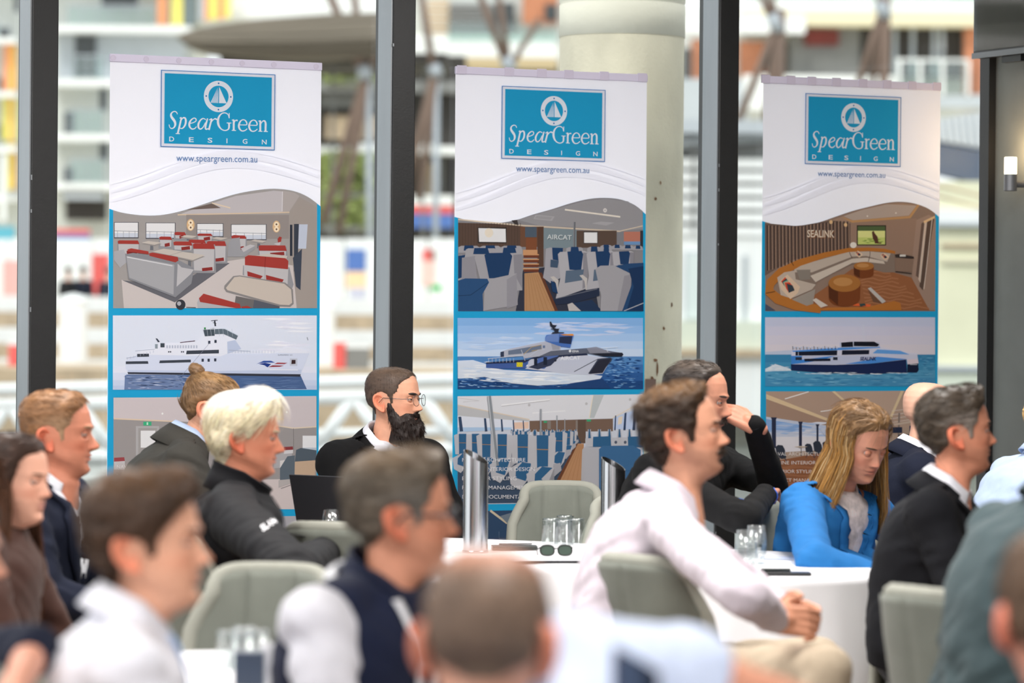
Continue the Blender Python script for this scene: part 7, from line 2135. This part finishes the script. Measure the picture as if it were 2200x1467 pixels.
# 16 ---- charcoal jacket, greying temples
p16, b16 = person('person with greying temples in charcoal jacket and white open collar at the right', dict(
    head=dict(at=(2061, 942, 755), yaw=-8, pitch=-7), torso=dict(yaw=14, lean=10, k=1.06, slouch=.03, shift=(-.008, 0, -.006)),
    look=dict(skin=(214, 146, 118), hair='short', hair_col=(66, 56, 46), grey_side=(158, 148, 140), grey_amt=.75, t_top=.018, t_side=.007, t_back=.010, t_front=.010, quiff=.012, flow='back', s_len=.035, brow_h=.005, brow_col=(44, 34, 30), stubble=.08),
    wear=wear_jacket(CHAR_J, W_SHIRT, hv=.40, wv=.08, seed=33, sgap=30)))
# 17 ---- light blue shirt, right edge
p17, b17 = person('person in light blue shirt with fair hair cut by the right edge', dict(
    head=dict(at=(2292, 905, 620), yaw=-20, pitch=10), torso=dict(yaw=-20, lean=24, k=1.05, slouch=.03),
    look=dict(skin=(222, 170, 146), hair='full', hair_col=(206, 166, 104), t_top=.02, t_side=.02, t_back=.03), wear=wear_shirt(L_BLUE, seed=41)))

# ---------------------------------------------------------------- chairs
M_velvet = mat('grey_green_velvet', rgb(120, 124, 116), 0.95, noise=(7, 0.12), bump=(500, 0.1), sheen=0.2, spec=0.2)
M_pipe = mat('highlit_chair_piping', rgb(150, 151, 141), 0.8)  # piping paler than the velvet, its edge highlight put into the colour
M_legm = mat('black_chair_leg', rgb(22, 22, 22), 0.4, metal=0.5)
def make_chair():
    root = empty('dining_chair', (0, 0, 0), 'grey green velvet dining chair', 'chair', 'grey green velvet dining chairs')
    NU, NV = 28, 22
    def shell(u, v, side):
        # u -1..1 across, v 0..1 up; side 0 inner face, 1 outer face
        top = .885 - .050 * abs(u) ** 5
        z = .40 + (top - .40) * v
        hw = .215 - .040 * v
        rnd = 1 - .22 * max(0, v - .82) / .18 * abs(u) ** 4
        y = u * hw * rnd
        x = -.175 - .085 * v + (.13 - .055 * v) * abs(u) ** 2.2
        t = .030 * (1 - .5 * abs(u) ** 6)
        n = Vector((1, -.7 * u, 0.12)).normalized()
        p = Vector((x, y, z))
        if side == 0:
            g = .013 * (math.exp(-((u - .36) / .05) ** 2) + math.exp(-((u + .36) / .05) ** 2)) * min(1, max(0, v - .42) * 6)
            for sgn in (-1, 1):       # diagonal quilting below
                d = (abs(u) - .36) * .6 - (.42 - v) * 1.1
                g = max(g, .012 * math.exp(-(d / .035) ** 2) * (v < .46))
            return p + n * (t * (1 - .35 * abs(u) ** 4) - g)
        g = .006 * math.exp(-(u / .03) ** 2)
        return p - n * (t - g)
    mb = MB(); rows = []
    for j in range(NV + 1):
        v = j / NV
        r = [shell(-1 + 2 * i / NU, v, 0) for i in range(NU + 1)] + [shell(1 - 2 * i / NU, v, 1) for i in range(NU + 1)]
        rows.append(r)
    mb.grid(rows, True)
    n = len(rows[0])
    mb.f.append(tuple(range(n))); mb.c.append(None); mb.f.append(tuple(NV * n + k for k in range(n))[::-1]); mb.c.append(None)
    bo = mb.build('backrest', M_velvet, root, smooth=True)
    rim = [(shell(u, 1, 0) + shell(u, 1, 1)) / 2 + Vector((0, 0, .001)) for u in np.linspace(-1, 1, 25)]
    rim = [(shell(-1, v, 0) + shell(-1, v, 1)) / 2 for v in np.linspace(0, .97, 12)] + rim + [(shell(1, v, 0) + shell(1, v, 1)) / 2 for v in np.linspace(.97, 0, 12)]
    MB().tube(rim, .0205, 8).build('rim', M_pipe, root, smooth=True)
    v, f, _ = fuse([capsule((-.13, -.13, .435), .05, (-.13, .13, .435), .05), capsule((.17, -.15, .435), .05, (.17, .15, .435), .05), capsule((-.13, -.13, .435), .05, (.17, -.15, .435), .05), capsule((-.13, .13, .435), .05, (.17, .15, .435), .05), capsule((0, -.06, .44), .05, (0.05, .06, .44), .05), loft([[(-.13, -.14, z), (.17, -.16, z), (.17, .16, z), (-.13, .14, z)] for z in (.39, .47)])], .014, 5)
    obj_of(np_mesh('seat', v, f), 'seat', M_velvet, root)
    for sx in (-1, 1):
        for sy in (-1, 1):
            MB().tube([(sx * .13 + .01, sy * .13, .40), (sx * .19 + .01, sy * .19, 0.0)], [.014, .009], 10).build('leg', M_legm, root, smooth=True)
    return root
chair0 = make_chair(); _first = [True]
def put_chair(x, y, beta, label, s=1.0):
    o = chair0 if _first[0] else copy_tree(chair0)
    _first[0] = False
    o.location = (x, y, 0); o.rotation_euler = (0, 0, -math.radians(beta)); o.scale = (s, s, 1.0)
    o['label'] = label
    return o
def chair_at(px, s, beta, label, **k):
    p = P(px, 690, s); return put_chair(p.x, p.y, beta, label, **k)
def chair_under(b, beta, label, back=.0):
    q = b.pel - b.fwd * back; return put_chair(q[0], q[1], beta, label)
chair_at(553, 905, 96, 'empty grey velvet chair facing the camera between white shirt and navy vest')
chair_at(775, 712, -70, 'empty grey velvet chair with its back to the camera below the laptop')
chair_at(1222, 585, 84, 'empty grey velvet chair facing the camera behind the upturned glasses')
put_chair(b12.pel[0] + .195, b12.pel[1] - .05, -42, 'grey velvet chair under the person with the moustache')
q = P(1975, 690, 905); put_chair(q.x + .17, q.y - .18, -34, 'grey velvet chair under the slate green shirt at lower right')
chair_under(b10, -48, 'grey velvet chair under the white haired person in black', .06)
put_chair(b16.pel[0] + .06, b16.pel[1] + .02, 84, 'grey velvet chair under the charcoal jacket with white collar', s=.82)
for bb, be, lab in ((b1, -5, 'grey velvet chair under the foreground white shirt'), (b2, 55, 'grey velvet chair under the navy vest'),
                    (b3, -90, 'grey velvet chair under the cropped hair at bottom centre'), (b4, -90, 'grey velvet chair under the person in the lower right corner'),
                    (b6, -10, 'grey velvet chair under the person at the lower left edge'), (b7, 8, 'grey velvet chair under the brown blouse'),
                    (b8, 14, 'grey velvet chair under the navy jacket at left'), (b9, -14, 'grey velvet chair under the person with the bun'),
                    (b11, 52, 'grey velvet chair under the bearded person'), (b13, 75, 'grey velvet chair under the black jumper'),
                    (b14, 42, 'grey velvet chair under the blue blazer'), (b15, -4, 'grey velvet chair under the bald person'), (b17, -20, 'grey velvet chair under the light blue shirt')):
    chair_under(bb, be, lab, -.12 if bb in (b1, b2) else -.03)

# ---------------------------------------------------------------- tables
M_cloth = mat('white_tablecloth', rgb(240, 240, 244), 0.8, noise=(4, 0.02), bump=(260, 0.06), sheen=0.15)
M_tleg = mat('grey_table_leg', rgb(90, 90, 92), 0.4, metal=0.7)
TZ = .745
def ont(px, py, z=TZ):
    d = ray(px, py); k = (z - CAM_P.z) / d.z
    return CAM_P + d * k
def cloth_table(outline, label, clabel, drop=.62, seed=1):
    n = len(outline); c = sum((Vector(p) for p in outline), Vector()) / n
    e = empty('banquet_table', (c.x, c.y, 0), label, 'table', 'cloth covered tables')
    MB().prism([(c.x + (p[0] - c.x) * .97, c.y + (p[1] - c.y) * .97, TZ - .03) for p in outline], (0, 0, .026)).build('tabletop', M_tleg, e)
    for k in range(4):
        p = Vector(outline[int(n * (k + .5) / 4) % n]); q = c.lerp(p, .55)
        MB().tube([(q.x, q.y, TZ - .03), (q.x, q.y, 0)], .02, 10).build('leg', M_tleg, e)
    r = np.random.default_rng(seed); rows = []
    rows.append([Vector((c.x, c.y, TZ)) + (Vector((p[0], p[1], TZ)) - Vector((c.x, c.y, TZ))) * .02 for p in outline])
    for f in (.5, .9, .985): rows.append([Vector((c.x + (p[0] - c.x) * f, c.y + (p[1] - c.y) * f, TZ)) for p in outline])
    ph = r.random(8) * 6
    for j, d in enumerate((.004, .02, .06, .14, .26, .40, drop)):
        row = []
        for i, p in enumerate(outline):
            t = 2 * math.pi * i / n
            wv = .5 * math.sin(7 * t + ph[0]) + .35 * math.sin(13 * t + ph[1]) + .3 * math.sin(23 * t + ph[2])
            o = 1.0 + min(1, d / .3) * (.018 + .030 * wv)
            row.append(Vector((c.x + (p[0] - c.x) * o, c.y + (p[1] - c.y) * o, TZ - d)))
        rows.append(row)
    cl = MB().grid(rows, True).build('tablecloth', M_cloth, None, smooth=True)
    cl.data.transform(Matrix.Translation((-c.x, -c.y, 0))); cl.location = (c.x, c.y, 0)
    tag(cl, clabel, 'tablecloth', 'white tablecloths')
    return e
def smooth_closed(pts, n=8):
    A = [Vector(p) for p in pts]; m = len(A); out = []
    for i in range(m):
        p0, p1, p2, p3 = A[i - 1], A[i], A[(i + 1) % m], A[(i + 2) % m]
        for k in range(n):
            t = k / n
            out.append(.5 * ((2 * p1) + (-p0 + p2) * t + (2 * p0 - 5 * p1 + 4 * p2 - p3) * t * t + (-p0 + 3 * p1 - 3 * p2 + p3) * t ** 3))
    return out
px_out = [(985, 1210), (1130, 1217), (1280, 1226), (1450, 1236), (1600, 1243), (1740, 1246), (1850, 1241), (1903, 1227), (1872, 1203), (1780, 1191), (1600, 1180), (1400, 1172), (1200, 1164), (1000, 1156), (850, 1152), (730, 1152), (676, 1162), (700, 1184), (810, 1199)]
cloth_table(smooth_closed([ont(*p) for p in px_out]), 'long oval table under a white cloth in the middle of the room', 'white cloth over the oval table in the middle of the room', seed=3)
def round_out(cx, cy, r, n=96): return [Vector((cx + r * math.cos(2 * math.pi * k / n), cy + r * math.sin(2 * math.pi * k / n), TZ)) for k in range(n)]
q = P(530, 690, 1000); cloth_table(round_out(q.x, q.y, .45), 'round table under a white cloth at the lower left, mostly out of frame', 'white cloth over the round table at lower left', seed=5)
cloth_table(round_out(.80, 4.40, .70), 'round table under a white cloth below the frame at bottom centre', 'white cloth over the round table below bottom centre', seed=6)

# ---------------------------------------------------------------- things on the tables
M_chrome = mat('brushed_steel', rgb(200, 200, 202), 0.18, metal=1.0, noise=(12, 0.06, (1, 1, 0.1)))
M_tumb = clear_mat('tumbler_glass', (.93, .95, .95, 1), .12, .04)
M_blackp = mat('black_gloss_plastic', rgb(16, 16, 18), 0.25)
M_paper = mat('printed_paper', rgb(240, 241, 246), 0.7)
M_pink = mat('paper_print_blue', rgb(120, 150, 200), 0.7)
def steel_tube(pos, r, h, label, rz=0.0, m=None):
    e = empty('steel_tube_vase', pos, label, 'vase', 'steel tubes on the tables')
    mb = MB(); n = 40; rows = []
    for (rr, zz) in ((r * .2, .0), (r, 0), (r, None), (r * .93, None), (r * .93, .012), (r * .2, .012)):
        row = []
        for k in range(n):
            t = 2 * math.pi * k / n
            z = zz if zz is not None else h - r * .55 * (1 + math.cos(t - rz))
            row.append(Vector(pos) + Vector((rr * math.cos(t), rr * math.sin(t), z)))
        rows.append(row)
    mb.grid(rows, True).build('tube', m or M_chrome, e, smooth=False)
    MB().lathe([(r * 1.06, 0), (r * 1.06, .006), (r * .98, .008)], 40, Matrix.Translation(pos)).build('foot_ring', M_chrome, e)
    return e
steel_tube(ont(1021, 1186), .041, .335, 'tall slant cut steel tube on the oval table right of the navy vest', -.4)
steel_tube(ont(1316, 1172), .041, .30, 'slant cut steel tube half hidden by the pale pink shirt', -.4)
steel_tube(Vector((.158, 4.35, TZ)), .030, .352, 'blurred dark steel tube standing in front of the stretched arm', 0, mat('dark_blue_steel', rgb(66, 76, 96), 0.2, metal=1.0))
def tumbler(pos, label, r=.036, h=.085, inverted=True, tall=False):
    e = empty('water_glass', pos, label, 'glass', 'water glasses on the tables')
    if tall:
        prof = [(.004, 0), (r * .62, 0), (r * .70, .004), (r * .98, h * .35), (r, h * .5), (r * .82, h), (r * .79, h), (r * .96, h * .5), (r * .93, h * .36), (r * .6, .010), (.004, .010)]
    else:
        prof = [(.004, 0), (r * .86, 0), (r * .9, .004), (r, h), (r * .95, h), (r * .84, .012), (.004, .012)]
    if inverted: prof = [(a, h - b) for a, b in prof]
    MB().lathe(prof, 32, Matrix.Translation(pos)).build('bowl', M_tumb, e, smooth=True)
    MB().lathe([(r * .84, 0), (r * .88, .003), (r * .84, .006)], 32, Matrix.Translation(Vector(pos) + Vector((0, 0, (h - .008) if inverted else .001)))).build('base_ring', clear_mat('glass_base', (.8, .84, .85, 1), .3, .05), e, smooth=True)
for i, (px, py, lab) in enumerate(((1184, 1166, 'upturned glass at the left of the cluster on the oval table'), (1211, 1170, 'upturned glass at the front of the cluster on the oval table'), (1238, 1166, 'upturned glass at the right of the cluster on the oval table'), (1214, 1159, 'upturned glass at the back of the cluster on the oval table'))):
    tumbler(ont(px, py), lab, r=.0335)
tumbler(ont(711, 1160), 'clear water glass beside the laptop', r=.034, h=.105, inverted=False, tall=True)
tumbler(ont(1602, 1226), 'clear water glass nearer the pink shirt sleeve on the oval table', r=.035, h=.125, inverted=False, tall=True)
tumbler(ont(1624, 1212), 'clear water glass behind its twin by the pink shirt sleeve', r=.034, h=.122, inverted=False, tall=True)
for (px, py, lab) in ((492, 1434, 'blurred upturned glass at the left of the lower left cluster'), (522, 1438, 'blurred upturned glass at the front of the lower left cluster'), (552, 1432, 'blurred upturned glass at the right of the lower left cluster'), (524, 1424, 'blurred upturned glass at the back of the lower left cluster')):
    tumbler(ont(px, py), lab, r=.030, h=.082)
# laptop
def quad_frame(c, x, y, z): 
    return Matrix(((x[0], y[0], z[0], c[0]), (x[1], y[1], z[1], c[1]), (x[2], y[2], z[2], c[2]), (0, 0, 0, 1)))
lc = ont(712, 1156)
lx = Vector((math.cos(math.radians(-38)), math.sin(math.radians(-38)), 0)); ly = Vector((-lx.y, lx.x, 0))
LB = quad_frame(lc, lx, ly, Vector((0, 0, 1)))
lap = empty('laptop', lc, 'open black laptop on the oval table in front of the bearded person', 'laptop')
MB().box((-.15, .0, .003), (.15, .21, .018), LB).build('keyboard_base', M_blackp, lap, bevel=.003)
LS = LB @ Matrix.Translation((0, .004, .018)) @ Matrix.Rotation(math.radians(14), 4, 'X')
MB().box((-.155, -.004, 0), (.155, .003, .205), LS).build('screen_lid', mat('black_lid', rgb(30, 30, 34), 0.45), lap, bevel=.002)
MB().box((-.145, .003, .012), (.145, .0045, .195), LS).build('display', M_screen, lap)
MB().box((.10, -.0045, .17), (.125, -.0039, .178), LS).build('lid_logo', M_lampbody, lap)
# sunglasses
sc_ = ont(1195, 1196); sg = empty('sunglasses', sc_, 'black sunglasses with green lenses lying by the upturned glasses', 'sunglasses')
SM = Matrix.Translation(sc_ + Vector((0, 0, .003))) @ Matrix.Scale(.85, 4) @ Matrix.Rotation(math.radians(8), 4, 'Z') @ Matrix.Rotation(math.radians(-12), 4, 'X')
fr = MB(); ln = MB()
for sd in (-1, 1):
    ring = []
    for k in range(25):
        t = 2 * math.pi * k / 24; ring.append(SM @ Vector((sd * .034 + .027 * math.copysign(abs(math.cos(t)) ** .8, math.cos(t)), 0, .021 + .020 * math.copysign(abs(math.sin(t)) ** .8, math.sin(t)))))
    fr.tube(ring, .0025, 6); ln.add([v - Vector((0, 0, 0)) for v in ring[:-1]], [tuple(range(24))])
    fr.tube([SM @ Vector((sd * .062, 0, .032)), SM @ Vector((sd * .066, .05, .030)), SM @ Vector((sd * .05, .12, .006))], .002, 6)
fr.tube([SM @ Vector((-.008, 0, .028)), SM @ Vector((.008, 0, .028))], .0022, 6)
fr.build('frame', M_blackp, sg, smooth=True); ln.build('lens', mat('green_sun_lens', rgb(70, 84, 76), 0.1), sg)
# notebook, dark holder, papers, phone
def flat(name, label, cat, px, py, w_, d_, h_, rz, m, z=0.0, sub=None):
    c = ont(px, py); Mx = Matrix.Translation(c + Vector((0, 0, .001 + z))) @ Matrix.Rotation(math.radians(rz), 4, 'Z')
    e = empty(name, c, label, cat)
    MB().box((-w_ / 2, -d_ / 2, 0), (w_ / 2, d_ / 2, h_), Mx).build('body', m, e, bevel=min(.002, h_ * .3))
    if sub: sub(e, Mx, h_)
    return e
flat('folder', 'thin black folder at the front edge of the oval table', 'folder', 1165, 1206, .30, .20, .008, 8, M_paper,
     sub=lambda e, Mx, h: MB().box((-.15, -.1005, -.001), (.15, -.0985, .009), Mx).build('spine', M_blackp, e))
def pen_sub(e, Mx, h): MB().tube([Mx @ Vector((-.05, .02, h + .006)), Mx @ Vector((.06, .03, h + .006))], .005, 8).build('pen', M_chrome, e)
flat('menu_holder', 'dark green flat case beside the steel tube', 'case', 1105, 1181, .15, .07, .014, 4, mat('dark_green_case', rgb(34, 46, 44), .3), sub=pen_sub)
def paper_sub(e, Mx, h):
    for k in range(5): MB().box((-.12, -.08 + k * .03, h), (.06 + .01 * (k % 3), -.075 + k * .03, h + .0004), Mx).build('print_line', M_pink, e)
flat('paper_sheet', 'printed paper sheet with blue lines on the right part of the table', 'paper', 1712, 1200, .21, .15, .002, -6, M_paper, sub=paper_sub)
flat('phone', 'black phone lying at the front edge of the right part of the table', 'phone', 1686, 1236, .155, .06, .010, 2, M_blackp, sub=lambda e, Mx, h: MB().tube([Mx @ Vector((-.07, .02, h + .005)), Mx @ Vector((.02, .022, h + .005))], .0045, 8).build('pen', mat('dark_green_case', rgb(34, 46, 44), .3), e))
flat('card_box', 'small white card standing at lower left beside the navy vest', 'card', 588, 1470, .055, .004, .085, 0, M_paper)
flat('small_box', 'dark blue box beside the white card at lower left', 'box', 536, 1474, .06, .05, .07, 0, mat('dark_blue_box', rgb(60, 72, 92), .4))

# ---------------------------------------------------------------- strollers on the far promenade
def far_person(px, ytop, s, top, label):
    p = P(px, ytop, s); h = 1.72; z0 = p.z - h; x, y = p.x, p.y
    c = lambda dx, dz: (x + dx, y, z0 + dz)
    v, f, _ = fuse([capsule(c(0, 1.58), .095, c(0, 1.64), .09), capsule(c(0, 1.38), .06, c(0, 1.5), .055), capsule(c(-.12, 1.3), .06, c(.12, 1.3), .06), capsule(c(0, .95), .14, c(0, 1.25), .17), capsule(c(-.08, .9), .085, c(-.10, .06), .05), capsule(c(.08, .9), .085, c(.10, .06), .05), capsule(c(-.2, 1.3), .05, c(-.26, .85), .04), capsule(c(.2, 1.3), .05, c(.26, .85), .04)], .03, 2)
    r = obj_of(np_mesh('person', v, f, [np.array(rgb(206, 160, 140))] * len(v)), 'person', M_skin)
    r.data.transform(Matrix.Translation((-x, -y, -z0))); r.location = (x, y, z0)
    tag(r, label, 'person', 'strollers on the far promenade')
    v, f, _ = fuse([capsule(c(-.12, 1.3), .075, c(.12, 1.3), .075), capsule(c(0, .92), .16, c(0, 1.22), .19), capsule(c(-.2, 1.3), .065, c(-.26, .9), .052), capsule(c(.2, 1.3), .065, c(.26, .9), .052)], .03, 2)
    obj_of(np_mesh('jacket', v, f), 'jacket', top, r)
    v, f, _ = fuse([capsule(c(-.08, .92), .10, c(-.10, .1), .065), capsule(c(.08, .92), .10, c(.10, .1), .065)], .03, 2)
    obj_of(np_mesh('trousers', v, f), 'trousers', NAVY_J, r)
    v, f, _ = fuse([capsule(c(0, 1.62), .10, c(-.01, 1.66), .10)], .02, 2)
    obj_of(np_mesh('hair', v, f), 'hair', M_vdark, r)
far_person(147, 574, 78.6, BLACK_J, 'tiny blurred stroller in black top beyond the left mullion')
far_person(179, 573, 78.6, NAVY_J, 'tiny blurred stroller in navy nearest the left mullion')
far_person(233, 576, 78.6, NAVY_J, 'tiny blurred stroller in navy at the left banner edge')
